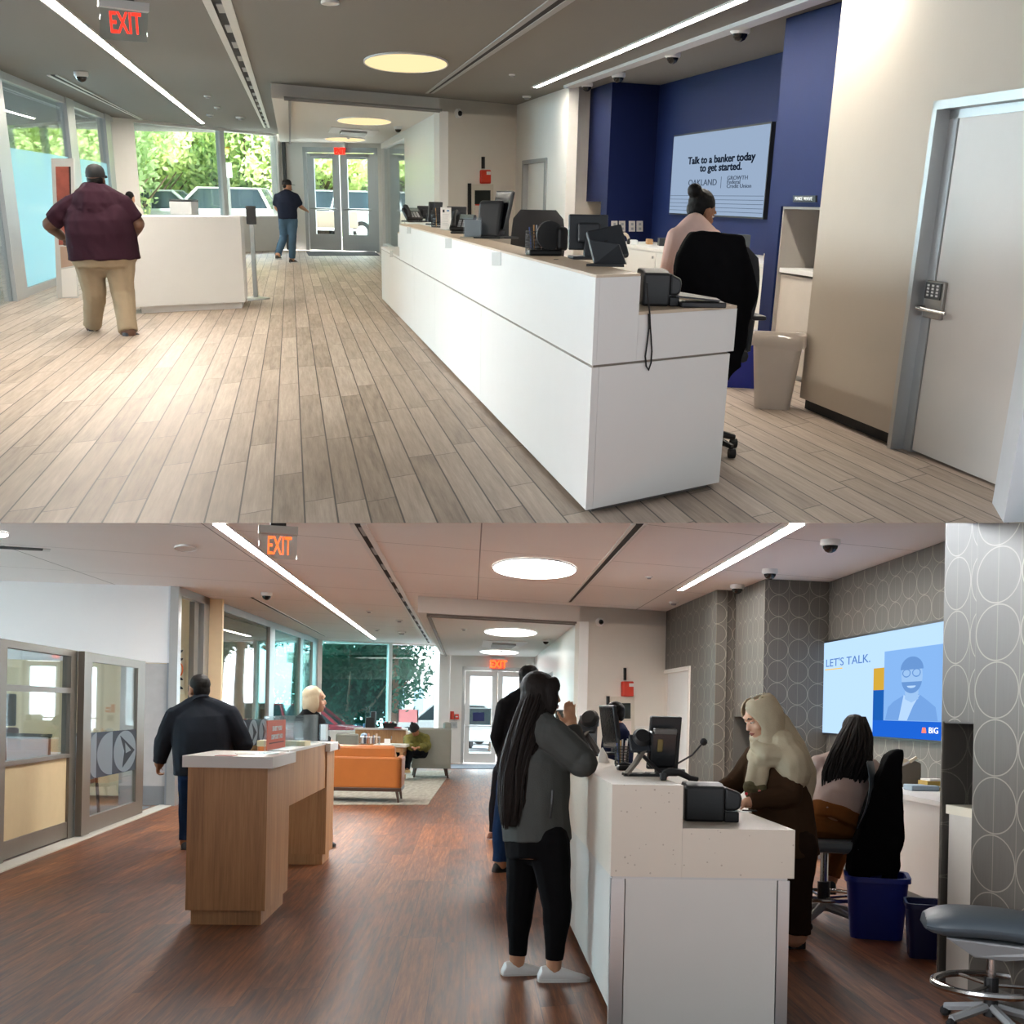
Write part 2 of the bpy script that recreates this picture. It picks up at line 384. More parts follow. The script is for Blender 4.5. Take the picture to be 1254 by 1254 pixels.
# street window wall: low wall, frame, two panes
dW=(wr0-wl0).normalized();LW=(wr0-wl0).length
zs=P('t',300,265,wl0,wr0).z
s=lambda x,y,A=wl0,B=wr0:sz(P('t',x,y,A,B),A,B)
xa,xm0,xm1,xb=s(168,200)[0],s(271.5,200)[0],s(276.5,200)[0],s(341,200)[0]
wall('t','wall_street',white,wl0-dW*.35,wr0+dW*.1,0,HT,.25,holes=[(xa+.35,xb+.35,zs,HT-.06)])
fr=MB();
for u0,u1 in ((xm0,xm1),):
    p,q=wl0+dW*u0,wl0+dW*u1;nn=V((-dW.y,dW.x,0));fr.prism([p,q,q+nn*.14,p+nn*.14],zs,HT-.06)
wd=fr.build('window_1',M('pale_frame',(205,210,208),.4),r='t',kind='structure')
for i,(u0,u1) in enumerate(((xa,xm0),(xm1,xb))):
    m=MB(wd.location);p,q=wl0+dW*u0,wl0+dW*u1;nn=V((-dW.y,dW.x,0));m.prism([p+nn*.06,q+nn*.06,q+nn*.075,p+nn*.075],zs,HT-.06);m.build('window_pane',glass,wd,label='clear pane of street window')
# entrance doors wall
dD=(door_r-door_l).normalized();sd=lambda x,y:sz(P('t',x,y,door_l,door_r),door_l,door_r)
x0,x1=sd(373,250)[0],sd(463.5,250)[0];zt=sd(418,180.5)[1]
wall('t','wall_entrance',white,door_l-dD*.1,door_r+dD*2.2,0,ZB+.1,.2,holes=[(x0+.1,x1+.1,0,zt)])
nD=V((-dD.y,dD.x,0))
dr=MB();
for (u0,u1,za,zb) in ((x0,x0+.1,0,zt),(x1-.1,x1,0,zt),(x0,x1,zt-.14,zt)):
    p,q=door_l+dD*u0,door_l+dD*u1;dr.prism([p,q,q+nD*.16,p+nD*.16],za,zb)
dfr=dr.build('door_1',alum,r='t',kind='structure')
xm=sd(417,250)[0]
for k,(u0,u1) in enumerate(((x0+.11,xm-.015),(xm+.015,x1-.11))):
    m=MB(dfr.location);w_=.2
    for (a0,a1,za,zb) in ((u0,u0+w_,.02,zt-.15),(u1-w_,u1,.02,zt-.15),(u0+w_,u1-w_,.02,.45),(u0+w_,u1-w_,zt-.3,zt-.15)):
        p,q=door_l+dD*a0,door_l+dD*a1;m.prism([p+nD*.03,q+nD*.03,q+nD*.1,p+nD*.1],za,zb)
    lf_=m.build('door_leaf',alum,dfr)
    m=MB(dfr.location);p,q=door_l+dD*(u0+w_),door_l+dD*(u1-w_);m.prism([p+nD*.06,q+nD*.06,q+nD*.07,p+nD*.07],.45,zt-.3);m.build('glass_pane',glass,lf_)
    m=MB(dfr.location);p,q=door_l+dD*(u0+.08),door_l+dD*(u1-.08);m.tube([p+V((0,-.08,1.12)),q+V((0,-.08,1.12))],.025);m.build('push_bar',alum,lf_)
    m=MB(dfr.location);p=door_l+dD*(u0+.15 if k==0 else u1-.75);m.prism([p-nD*.1,p+dD*.6-nD*.1,p+dD*.6,p],zt-.24,zt-.17);m.build('door_closer',greypl,lf_)
# right side of the lobby: white panels, then a glazed corner under a short soffit
j0,j1=V((hj.x,hj.y,0)),V((jf.x,jf.y,0))
s2=lambda x,y:sz(P('t',x,y,j0,j1),j0,j1)
sg0=s2(496,240)[0];sg1=(j1-j0).length;zg=s2(490,171)[1]
wall('t','wall_lobby',laminw,j0,j1,0,ZB,.15,holes=[(sg0,sg1-.2,.25,max(2.0,zg))],side=-1)
m=MB();d=(j1-j0).normalized();nn=V((d.y,-d.x,0))
p,q=j0+d*sg0,j0+d*(sg1-.2);m.prism([p+nn*.07,q+nn*.07,q+nn*.085,p+nn*.085],.25,max(2.0,zg))
w2=m.build('window_2',glass,r='t',kind='structure')
m=MB()
for x in (533.5,):
    k=s2(x,200)[0];p=j0+d*k;m.prism([p-nn*.02,p+d*.05-nn*.02,p+d*.05,p],0,ZB)
m.build('trim_3',greypl,r='t',kind='structure')
# left glass wall along the room
gl0,gl1=c(0,86),c(157,151.5)
gl0.z=gl1.z=0;dG=(gl1-gl0).normalized();s3=lambda x,y:sz(P('t',x,y,gl0,gl1),gl0,gl1);nG=V((-dG.y,dG.x,0))
gs=gl0-dG*8
m=MB();
p,q=gs,gl1+dG*.2
m.prism([p,q,q+nG*.12,p+nG*.12],HT-.1,HT)
posts=[(-3,12),(87,96),(132.5,138.5),(150,157.5)]
for a,b in posts:
    k0,k1=s3(a,200)[0],s3(b,200)[0];p,q=gl0+dG*k0,gl0+dG*k1;m.prism([p-nG*.03,q-nG*.03,q+nG*.15,p+nG*.15],0,HT)
k0,k1=s3(12,200)[0],s3(132,200)[0]
p,q=gl0+dG*k0,gl0+dG*k1;m.prism([p,q,q+nG*.06,p+nG*.06],0,.12)
w3=m.build('window_3',alum,r='t',kind='structure')
zf=s3(40,185)[1]
for a,b in ((12,87),(96,132.5),(138.5,150)):
    k0,k1=s3(a,200)[0],s3(b,200)[0];p,q=gl0+dG*k0,gl0+dG*k1
    mm_=MB(w3.location);mm_.prism([p+nG*.03,q+nG*.03,q+nG*.042,p+nG*.042],zf,HT-.1);mm_.build('window_pane',glass,w3)
    if a<130:
        mm_=MB(w3.location);mm_.prism([p+nG*.03,q+nG*.03,q+nG*.042,p+nG*.042],.12,zf);mm_.build('frosted_pane',frost,w3,label='frosted lower pane')
p,q=gl0-dG*8,gl0+dG*s3(-3,200)[0]
mm_=MB(w3.location);mm_.prism([p+nG*.03,q+nG*.03,q+nG*.042,p+nG*.042],.0,HT-.1);mm_.build('window_pane',glass,w3)
m=MB();p,q=gs-dG*2.5,gs-dG*7;m.prism([p,q,q+nG*.15,p+nG*.15],0,HT);m.cut('t',1);m.build('wall_left_unseen',white,r='t',kind='structure')  # unseen near stretch, put in to screen the counter end from side light
# outer glazing of the office beyond the glass wall, and its cross wall
m=MB();B0=gl0+nG*5.2
for k in (1.,5.5,9.5,13.5,17.,22.):
    p=B0+dG*k;m.prism([p,p+dG*.12,p+dG*.12+nG*.1,p+nG*.1],0,HT)
for za,zb in ((0,.15),(1.45,1.52),(HT-.3,HT)):
    p,q=B0-dG*6,B0+dG*24;m.prism([p,q,q+nG*.1,p+nG*.1],za,zb)
w4=m.build('window_4',M('blue_grey_frame',(150,170,175),.5),r='t',kind='structure')
mm_=MB(w4.location);p,q=B0-dG*6,B0+dG*24;mm_.prism([p+nG*.05,q+nG*.05,q+nG*.06,p+nG*.06],0.1,HT);mm_.build('window_pane',glass,w4)
# right side: door wall, step, blue millwork, screen wall, pillar, near wall
w2a,w2b=h2,c(697,106)
w2b=V((w2b.x,w2b.y,0));w2a=V((w2a.x,w2a.y,0))
s4=lambda x,y:sz(P('t',x,y,w2a,w2b),w2a,w2b)
da,db,dz=s4(640,250)[0],s4(669,250)[0],s4(655,195)[1]
wall('t','wall_staff_door',white,w2a,w2b,0,HT-.003,.15,holes=[(da,db,0,dz)])
m=MB();d=(w2b-w2a).normalized();nn=V((-d.y,d.x,0))
for u0,u1,za,zb in ((da,da+.14,0,dz),(db-.14,db,0,dz),(da,db,dz-.06,dz)):
    p,q=w2a+d*u0,w2a+d*u1;m.prism([p-nn*.025,q-nn*.025,q+nn*.13,p+nn*.13],za,zb)
dfr=m.build('door_2',greypl,r='t',kind='structure')
mm_=MB(dfr.location);p,q=w2a+d*(da+.14),w2a+d*(db-.14);mm_.prism([p+nn*.06,q+nn*.06,q+nn*.1,p+nn*.1],0,dz-.06);mm_.build('door_leaf',white,dfr)
navy=M('navy_paint',(9,28,76),.7,var=.05,**{'Specular IOR Level':.25});navyd=M('navy_millwork',(8,22,64),.7,var=.05,**{'Specular IOR Level':.25})
q0,q1,q2,q3=[V((a.x,a.y,0)) for a in (c(717,111),c(750,100),c(808,104),c(957,63.5))]
m=MB();m.prism([w2b,q0,q0+V((.6,.2,0)),w2b+V((.3,.3,0))],0,HT-.004);m.build('wall_step',warmwall,r='t',kind='structure')
zc=P('t',735,247,q0,q1).z
dQ=(q1-q0).normalized();nQ=V((q2-q1).normalized())
m=MB();m.prism([q0,q1,q2,q2+(q0-q1)],zc,HT-.004)
kk=sz(P('t',735.5,260,q0,q1),q0,q1)[0]
m.prism([q0+dQ*kk,q1,q2,q2-dQ*((q1-q0).length-kk)],0,zc)
m.build('wall_millwork',navyd,r='t',kind='structure')
m=MB();m.prism([q0,q0+dQ*(kk+.02),q0+dQ*(kk+.02)+nQ*.5,q0+nQ*.5],0,.02);a=q0+nQ*.35;m.prism([a,a+dQ*(kk),a+dQ*kk+nQ*.1,a+nQ*.1],0,zc);m.build('wall_nook',warmwall,r='t',kind='structure')
dTV=(q3-q2).normalized()
wall('t','wall_screen',navy,q2-dTV*1.5,q3+dTV*8,0,HT-.004,.12)
p0,p1=c(963,22),c(1018,5)
p0=V((p0.x,p0.y,0));e0,e1=f0(978,500),f0(1232,608);d1=(e1-e0).normalized()
p1=p0+(V((p1.x,p1.y,0))-p0).normalized()*2.2
s5=lambda x,y:sz(P('t',x,y,p0,p1),p0,p1)
n0,n1_,nz=s5(953,290)[0],s5(1003,270)[0],s5(975,253)[1]
wall('t','wall_pillar',navy,p0,p1,0,HT-.004,.75,holes=[(n0,max(n1_,n0+.6),0,nz)])
d=(p1-p0).normalized();nn=V((-d.y,d.x,0))
m=MB();p,q=p0+d*(n0+.003),p0+d*(n1_+.3)
m.prism([p+nn*.02,p+nn*.7,p+nn*.7+d*.02,p+nn*.02+d*.02],0,nz-.002)
m.prism([p+nn*.6,q+nn*.6,q+nn*.62,p+nn*.62],0,nz-.002);m.prism([p+nn*.02,q+nn*.02,q+nn*.6,p+nn*.6],nz-.022,nz-.002);m.build('trim_niche',M('niche_grey',(178,172,164),.6),r='t',kind='structure')
# near right wall with the keypad door
E2=e0+d1*4.6
s6=lambda x,y:sz(P('t',x,y,e0,E2),e0,E2)
dxa,dxb=s6(1118,350)[0],s6(1240,500)[0];dzt=s6(1142,125)[1]
wall('t','wall_right',M('warm_white_dimmed',(186,175,160),.65,var=.02),e0,E2,.085,HT+.3,.2,holes=[(dxa,dxa+3.,0,dzt)],keep=1)  # wall white darkened here alone to offset the strong lamp light
m=MB();nn=V((-d1.y,d1.x,0));p,q=e0+nn*.05,e0+d1*dxa+nn*.05;m.prism([p,q,q+nn*.05,p+nn*.05],0,.09);m.build('baseboard_right',blacksat,r='t',kind='structure')
m=MB()
for u0,u1,za,zb,dep0,dep1 in ((dxa,dxa+.055,0,dzt,-.03,.2),(dxa,E2.length*0+4.5,dzt-.05,dzt,-.03,.2),(dxa+.055,dxa+.16,0,dzt-.05,.06,.14),(dxa+.055,4.5,dzt-.1,dzt-.05,.06,.14)):
    p,q=e0+d1*u0,e0+d1*u1;m.prism([p+nn*dep0,q+nn*dep0,q+nn*dep1,p+nn*dep1],za,zb)
m.cut('t',1);d3=m.build('door_3',alum,r='t',kind='structure')
m=MB(d3.location);p,q=e0+d1*(dxa+.165),e0+d1*4.5;m.prism([p+nn*.07,q+nn*.07,q+nn*.12,p+nn*.12],.015,dzt-.1);m.cut('t',1);dl=m.build('door_leaf',white,d3)
DOORT=(e0,d1,nn,dxa,s6,d3,dl)
nx=G('t',1229,640,0);m=MB();yy=nx.y
m.prism([nx,nx+V((1.2,.25,0)),nx+V((1.2,.6,0)),nx+V((.1,.45,0))],0,HT);m.cut('t',1);m.build('wall_near',M('cool_white_paint',(214,222,228),.6),r='t',kind='structure')
# alcove ceiling edge trim
t0,t1=c(690,104.5),c(975,0);t1=t0+(t1-t0).normalized()*12
m=MB();d=(t1-t0).normalized();nn=V((d.y,-d.x,0));m.prism([t0,t1,t1+nn*-.16,t0+nn*-.16],HT-.035,HT);m.build('trim_4',whitepl,r='t',kind='structure')
# =====================================================  LOWER OFFICE
HB=3.16
cb=lambda x,y,z=HB:G('b',x,y,z)
fb=lambda x,y:G('b',x,y,0)
g1,g2=cb(512,729.5),cb(816,748.5);VB=(g2-g1).normalized();UB=(cb(577,700)-cb(577,760));UB=V((UB.x,UB.y,0)).normalized()
if UB.y<0:UB=-UB
buv=skew(UB,VB,(g1.x,g1.y))
fl=MB();fl.prism([(-9.3,3),(7,3),(7,33.),(-9.3,33.)],-.1,0.);fl.cut('b',-1)
plb=MPLANK('floor_planks_walnut',[(40,21,12),(84,47,27),(118,70,40),(152,98,60)],.19,2.6,(40,24,16),.4,gap=.003,streak=1.25,blend=.3,bs=.05)
PB=V((UB.y,-UB.x,0))
fl.build('floor.001',plb,r='b',uv=lambda co,n=None:(co[0]*PB.x+co[1]*PB.y,buv((co[0],co[1]))[1]),kind='structure')
b1,b2=buv(cb(500,666.6))[1],buv(cb(500,701))[1];a1=buv(cb(584.6,733.5))[0];a2=buv(cb(780,746))[0]
tileb=MTILE('ceiling_panels_cool',(243,239,236),(a2-a1),b2-b1,a1,b1,.014,(150,146,142))
ce=MB();ce.prism([(-9.3,4),(7,4),(7,33.2),(-9.3,33.2)],HB,HB+.12);ce.cut('b',-1);ce.build('ceiling.001',tileb,r='b',uv=buv,kind='structure')
ZBB=P('b',524,750.6,g1,g2).z
wr=fb(546.5,934.6);wl=P('b',387,800,wr,wr+VB*-1);wl=V((wl.x,wl.y,0));cw=cb(387.7,782.4);wl=V((cw.x,cw.y,0))
dl_,dr_=fb(549,934.5),fb(640,936)
gj=P('b',709.5,765,g1,g2)
lfb=meet(g1,UB,wl,wr-wl);jfb=meet(gj,UB,dl_,dr_-dl_)
m=MB();m.prism([g1,g2+VB*.01,meet(g2,UB,dl_,dr_-dl_),jfb,dl_,lfb],ZBB,HB-.002);m.build('soffit.001',white,r='b',kind='structure')
wall('b','wall_back.001',warmwall,gj,g2+VB*.02,0,HB-.003,.14)
m=MB()
for k in (0,1):
    a=g1+VB*.15+UB*(.1+.3*k);b=gj-VB*.01+UB*(.1+.3*k);m.prism([a,b,b+UB*.1,a+UB*.1],ZBB-.03,ZBB+.001)
a=g1+VB*.14+UB*.1;b=lfb+VB*.1-UB*.1;m.prism([a,a+VB*.05,b+VB*.05,b],ZBB-.05,ZBB+.001)
m.build('trim_5',M('track_bronze',(120,112,102),.5),r='b',kind='structure')
m=MB();q=fb(549.5,934);m.prism([q-V((.05,.1,0)),q+V((.05,-.1,0)),q+V((.05,0.05,0)),q+V((-.05,.05,0))],0,ZBB);m.build('trim_6',M('dark_metal',(70,72,74)),r='b',kind='structure')
dW=(wr-wl).normalized();nW=V((-dW.y,dW.x,0));sb=lambda x,y,A=wl,B=wr:sz(P('b',x,y,A,B),A,B)
zs=sb(470,895)[1];xa,xm0,xm1,xb=sb(394,830)[0],sb(476,830)[0],sb(480,830)[0],sb(538,830)[0];zt=sb(450,787)[1]
wall('b','wall_street.001',white,wl-dW*.3,wr+dW*.06,0,HB,.25,holes=[(xa+.3,xb+.3,zs,zt)])
m=MB();p,q=wl+dW*xm0,wl+dW*xm1;m.prism([p,q,q+nW*.14,p+nW*.14],zs,zt);wd=m.build('window_5',M('pale_frame',(205,210,208)),r='b',kind='structure')
for u0,u1,gm in ((xa,xm0,glassb),(xm1,xb,glass)):
    m=MB(wd.location);p,q=wl+dW*u0,wl+dW*u1;m.prism([p+nW*.06,q+nW*.06,q+nW*.075,p+nW*.075],zs,zt);m.build('window_pane',gm,wd)
dD=(dr_-dl_).normalized();nD=V((-dD.y,dD.x,0));sdb=lambda x,y:sz(P('b',x,y,dl_,dr_),dl_,dr_)
x0,x1=sdb(565,880)[0],sdb(654,880)[0];zt=sdb(600,817)[1];xm=sdb(608.5,880)[0]
wall('b','wall_entrance.001',white,dl_,dr_+dD*3,0,ZBB+.1,.2,holes=[(x0,x1,0,zt)])
m=MB()
for (u0,u1,za,zb) in ((x0,x0+.08,0,zt),(x1-.08,x1,0,zt),(x0,x1,zt-.1,zt)):
    p,q=dl_+dD*u0,dl_+dD*u1;m.prism([p,q,q+nD*.16,p+nD*.16],za,zb)
dfr=m.build('door_4',alum,r='b',kind='structure')
for k,(u0,u1) in enumerate(((x0+.09,xm-.012),(xm+.012,x1-.09))):
    m=MB(dfr.location);w_=.13
    for (a0,a1,za,zb) in ((u0,u0+w_,.02,zt-.11),(u1-w_,u1,.02,zt-.11),(u0+w_,u1-w_,.02,.28),(u0+w_,u1-w_,zt-.25,zt-.11)):
        p,q=dl_+dD*a0,dl_+dD*a1;m.prism([p+nD*.03,q+nD*.03,q+nD*.1,p+nD*.1],za,zb)
    lf_=m.build('door_leaf',whitepl,dfr)
    m=MB(dfr.location);p,q=dl_+dD*(u0+w_),dl_+dD*(u1-w_);m.prism([p+nD*.06,q+nD*.06,q+nD*.07,p+nD*.07],.28,zt-.25);m.build('glass_pane',glass,lf_)
    m=MB(dfr.location);p,q=dl_+dD*(u0+.05),dl_+dD*(u1-.05);m.tube([p+V((0,-.06,1.02)),q+V((0,-.06,1.02))],.02);m.build('push_bar',alum,lf_)
# lobby right wall
j0,j1=V((gj.x,gj.y,0)),V((jfb.x,jfb.y,0));s2=lambda x,y:sz(P('b',x,y,j0,j1),j0,j1)
sg0,sg1=s2(677,830)[0],s2(655,830)[0]
wall('b','wall_lobby.001',laminw,j0,j1,0,ZBB,.15,holes=[(sg0,(j1-j0).length-.1,.3,2.3)],side=-1)
m=MB();d=(j1-j0).normalized();nn=V((d.y,-d.x,0));p,q=j0+d*sg0,j1-d*.1;m.prism([p+nn*.07,q+nn*.07,q+nn*.085,p+nn*.085],.3,2.3);m.build('window_6',glass,r='b',kind='structure')
# papered right side
paper=MPAPER('ring_wallpaper',(86,81,75),(134,127,117),.27)
w2a=V((g2.x,g2.y,0));w2b=cb(878,722);w2b=V((w2b.x,w2b.y,0));s4=lambda x,y:sz(P('b',x,y,w2a,w2b),w2a,w2b)
da,db,dz=s4(811,860)[0],s4(845,860)[0],s4(830,818)[1]
wall('b','wall_staff_door.001',paper,w2a,w2b,0,HB-.003,.15,holes=[(da,db,0,dz)],uvs=(.62,1))
m=MB();d=(w2b-w2a).normalized();nn=V((-d.y,d.x,0))
for u0,u1,za,zb in ((da,da+.2,0,dz),(db-.08,db,0,dz),(da,db,dz-.06,dz)):
    p,q=w2a+d*u0,w2a+d*u1;m.prism([p-nn*.025,q-nn*.025,q+nn*.13,p+nn*.13],za,zb)
dfr=m.build('door_5',warmwall,r='b',kind='structure')
m=MB(dfr.location);p,q=w2a+d*(da+.2),w2a+d*(db-.08);m.prism([p+nn*.05,q+nn*.05,q+nn*.1,p+nn*.1],0,dz-.06);m.build('door_leaf',laminw,dfr)
q0,q1,q2=[V((a.x,a.y,0)) for a in (cb(901.6,723),cb(937.3,708.6),cb(1015.8,712.2))]
q3=cb(1172,657);q3=V((q3.x,q3.y,0));dTB=(q3-q2).normalized()
def prismuv(m,pts,z0,z1,name,mt,us=1.):
    pts=[V((p[0],p[1],0)) for p in pts]
    m.prism(pts,z0,z1)
    def uv(co,n):
        if abs(n.z)>.7:return (co.x,co.y)
        t=V((-n.y,n.x,0)).normalized();return (co.dot(t)*us,co.z)
    return m.build(name,mt,r='b',uv=uv,kind='structure',keepo=True)
zc=P('b',885,877,q0,q1).z;kk=(q1-q0).length*.62;dQ=(q1-q0).normalized();nQ=(q2-q1).normalized()
prismuv(MB(),[w2b,q0,q0+V((.6,.2,0)),w2b+V((.3,.3,0))],0,HB-.004,'wall_step.001',paper)
prismuv(MB(),[q0,q1,q2,q2+(q0-q1)],zc,HB-.004,'wall_millwork.001',paper,1.)
prismuv(MB(),[q0+dQ*kk,q1,q2,q2-dQ*((q1-q0).length-kk)],0,zc,'wall_millwork.002',paper,1.)
m=MB();a=q0+nQ*.4;m.prism([a,a+dQ*kk,a+dQ*kk+nQ*.05,a+nQ*.05],0,zc);m.prism([q0-nQ*0,q0+nQ*.45,q0+nQ*.45+dQ*.03,q0+dQ*.03],0,zc);m.build('wall_nook.001',M('nook_grey',(86,83,79),.6),r='b',kind='structure')
wall('b','wall_screen.001',paper,q2-dTB*1.5,q3+dTB*6,0,HB-.004,.12,uvs=(.66,1),keep=-1)
# pillar and near papered wall with a niche between
k0=fb(1190,1222);
TVs=lambda x,y:P('b',x,y,q2,q3)
pa=V((fb(1146,1110).x,fb(1146,1110).y,0))
pa=V((2.78,8.05,0));pa=k0-V((.3,-2.2,0)).normalized()*.4;pa=V((pa.x,pa.y,0))
pb=V((k0.x,k0.y,0));pb2=pb+V((.3,-2.2,0)).normalized()*3
sN=lambda x,y:sz(P('b',x,y,pa,pb),pa,pb)
nA,nB,nZ=sN(1153,950)[0],(pb-pa).length-.01,sN(1180,884)[1]
wall('b','wall_pillar.001',paper,pa,pb,0,HB+.2,.55,holes=[(nA,nB,0,nZ)],uvs=(.9,.9),keep=-1)
wall('b','wall_right.001',paper,pb+V((-.02,0,0)),pb2,.0,HB+.2,.5,uvs=(.62,.9),keep=-1)
d=(pb-pa).normalized();nn=V((-d.y,d.x,0))
m=MB();p,q=pa+d*(nA-.02),pb+d*.1;m.prism([p+nn*.45,q+nn*.45,q+nn*.5,p+nn*.5],0,nZ);m.prism([p+nn*.01,p+nn*.5,p+d*.02+nn*.5,p+d*.02+nn*.01],0,nZ-.01);m.prism([p+nn*.01,q+nn*.01,q+nn*.5,p+nn*.5],nZ-.01,nZ)
m.build('trim_niche.001',M('nook_grey',(86,83,79)),r='b',kind='structure')
m=MB();dd=(pb2-pb).normalized();n3=V((dd.y,-dd.x,0));p=pb-dd*.0;m.prism([p+n3*.0,pb2,pb2+n3*.025,p+n3*.025],0,.12);m.build('baseboard_right.001',M('grey_base',(110,106,100),.5),r='b',kind='structure')
# =====================================================  ceiling fittings
lamp_w=MEMIT('lamp_white',(255,246,232),58.);lamp_c=MEMIT('lamp_cool',(255,250,244),44.);warm=MEMIT('lamp_warm',(255,226,172),.58);cool=MEMIT('lamp_daylight',(255,252,246),24.);cool2=MEMIT('lamp_daylight_soft',(255,252,246),3.)
dark_slot=M('slot_black',(18,18,19),.8);ceilw=M('ceiling_metal',(222,220,216),.5)
red_e=MEMIT('exit_red',(255,40,28),1.6);red_o=MEMIT('exit_orange',(255,84,36),1.7)
def ceil_poly(r,pts,H): return [G(r,x,y,H) for x,y in pts]
def strip_light(r,pts,H,label,ext=4.,lamp=None,name='linear_light'):
    a,b,c_,d=ceil_poly(r,pts,H);u=(a-d).normalized();a,b=a+u*ext,b+(b-c_).normalized()*ext
    base=(a+b+c_+d)/4;t=thing(r,name,label,(base.x,base.y,H-.012),0)
    m=MB(t.location);m.prism([a,b,c_,d],H-.012,H-.003);m.cut(r,-1 if r=='b' else 1);m.build('diffuser',lamp,t)
    m=MB(t.location);w=(b-a).normalized()*.02
    m.prism([a-w,a,d,d-w],H-.015,H-.001);m.prism([b,b+w,c_+w,c_],H-.015,H-.001);m.cut(r,-1 if r=='b' else 1);m.build('trim',ceilw,t)
strip_light('t',[(53.5,0),(68.5,0),(250,150.5),(246.5,150.5)],HT,'long white linear ceiling light running past the upper exit sign toward the street window',lamp=lamp_w)
strip_light('t',[(898,0),(909.5,0),(659,106),(652.8,106)],HT,'long white linear ceiling light above the upper teller counter beside the blue alcove',lamp=lamp_w,ext=2.4)
strip_light('b',[(261,641),(275.5,641),(460,782),(456.5,782)],HB,'long white linear ceiling light passing behind the orange exit sign toward the lounge window',ext=0,lamp=lamp_c)
strip_light('b',[(967,641),(985,641),(836,722),(829.5,722)],HB,'long white linear ceiling light beside the papered alcove in the lower office',ext=0,lamp=lamp_c)
def slot(r,outer,f0_,f1_,H,label,ext=3.,vanes=0,frame=None):
    a,b,c_,d=ceil_poly(r,outer,H);u=(a-d).normalized();a,b=a+u*ext,b+(b-c_).normalized()*ext
    base=(a+b+c_+d)/4;t=thing(r,'air_diffuser',label,(base.x,base.y,H-.012),0);k=-1 if r=='b' else 1
    L=lambda p,q,f:p+(q-p)*f
    m=MB(t.location);m.prism([a,L(a,b,f0_),L(d,c_,f0_),d],H-.012,H-.001);m.prism([L(a,b,f1_),b,c_,L(d,c_,f1_)],H-.012,H-.001);m.cut(r,k);m.build('frame',frame or whitepl,t)
    m=MB(t.location);m.prism([L(a,b,f0_),L(a,b,f1_),L(d,c_,f1_),L(d,c_,f0_)],H-.006,H-.001);m.cut(r,k);m.build('slot',dark_slot,t,label='black open slot')
    for i in range(vanes):
        g0=(i+.12)/vanes;g1=(i+.5)/vanes
        e0_,e1_=L(a,b,f0_+(f1_-f0_)*.35),L(a,b,f1_);e2,e3=L(d,c_,f0_+(f1_-f0_)*.35),L(d,c_,f1_)
        m=MB(t.location);m.prism([L(e0_,e2,g0),L(e1_,e3,g0),L(e1_,e3,g1),L(e0_,e2,g1)],H-.014,H-.005);m.cut(r,k)
        if len(m.bm.verts):m.build('vane',greypl,t)
        else:m.bm.free()
slot('t',[(248,0),(283,0),(330.5,156),(323,156)],.3,.66,HT,'white framed slot air diffuser with black gaps in the upper ceiling',ext=1.5,vanes=16)
slot('t',[(57,91.5),(70,91.5),(174.5,146),(171,146)],.35,.8,HT,'thin black slot air diffuser above the left glass wall of the upper office',ext=0)
slot('t',[(670,0),(702,0),(531,113.5),(521,113.5)],.33,.66,HT,'straight black slot air diffuser beside the round ceiling light of the upper office',ext=2,frame=greypl)
slot('b',[(428,641),(448,641),(529,787),(522,787)],.3,.66,HB,'white framed slot air diffuser with black gaps in the lower ceiling',ext=0,vanes=14)
slot('b',[(305,731.5),(312,731.5),(399.5,779),(397,779)],.25,.8,HB,'thin black slot air diffuser over the reflective glass wall of the lower office',ext=0)
slot('b',[(774,641),(793,641),(701,737),(694,737)],.25,.75,HB,'straight black slot air diffuser beside the bright round light of the lower office',ext=0,frame=ceilw)
slot('b',[(-30,667),(62,672),(61,674.5),(-30,670)],.1,.9,HB,'short black slot air diffuser above the sliding glass door of the lower office',ext=0,frame=ceilw)
def disc(r,cx,cy,hw,hh,H,label,mat,tilt=.03,name='round_ceiling_light'):
    pts=[]
    for k in range(48):
        a=2*math.pi*k/48;x=cx+hw*math.cos(a);y=cy+hh*math.sin(a)+tilt*(hw*math.cos(a));pts.append(G(r,x,y,H))
    ctr=sum(pts,V())/48;t=thing(r,name,label,(ctr.x,ctr.y,H-.02));
    m=MB(t.location);m.prism(pts,H-.014,H-.002);m.cut(r,-1 if r=='b' else 1);m.build('diffuser',mat,t)
    m=MB(t.location);o=[ctr+(p-ctr)*1.03 for p in pts];n=48
    vs=[(p.x,p.y,z) for q in (pts,o) for z in (H-.02,H-.001) for p in q]
    m.add(vs,[f for j in range(n) for k in [(j+1)%n] for f in ((j,k,2*n+k,2*n+j),(j,k,n+k,n+j),(2*n+j,2*n+k,3*n+k,3*n+j))]);m.build('rim',whitepl,t)
disc('t',497,75.5,50.5,11.6,HT,'large round glowing ceiling light before the lobby header in the upper office',warm)
disc('t',446,147.5,33,4.6,ZB,'nearer of the two round glowing lights in the upper lobby ceiling',warm)
disc('t',422.5,170,24.5,2.6,ZB,'farther of the two round glowing lights in the upper lobby ceiling close to the doors',warm)
disc('b',654.6,695,50.4,12,HB,'large bright round ceiling light before the lobby header in the lower office',cool)
disc('b',625.3,773.4,32,5.2,ZBB,'nearer of the two bright round lights in the lower lobby ceiling',cool2)
disc('b',611.4,798,23.5,2.8,ZBB,'farther of the two bright round lights in the lower lobby ceiling near the doors',cool2)
disc('b',0,653,10,3,HB,'small round downlight at the far left of the lower ceiling',cool,name='recessed_downlight')
disc('b',227,670,13.5,3.6,HB,'flat white round speaker in the lower ceiling near the linear light',ceilw,name='ceiling_speaker')
disc('t',404,1.5,11,2.5,HT,'flat white round speaker at the top of the upper ceiling',ceilw,name='ceiling_speaker')
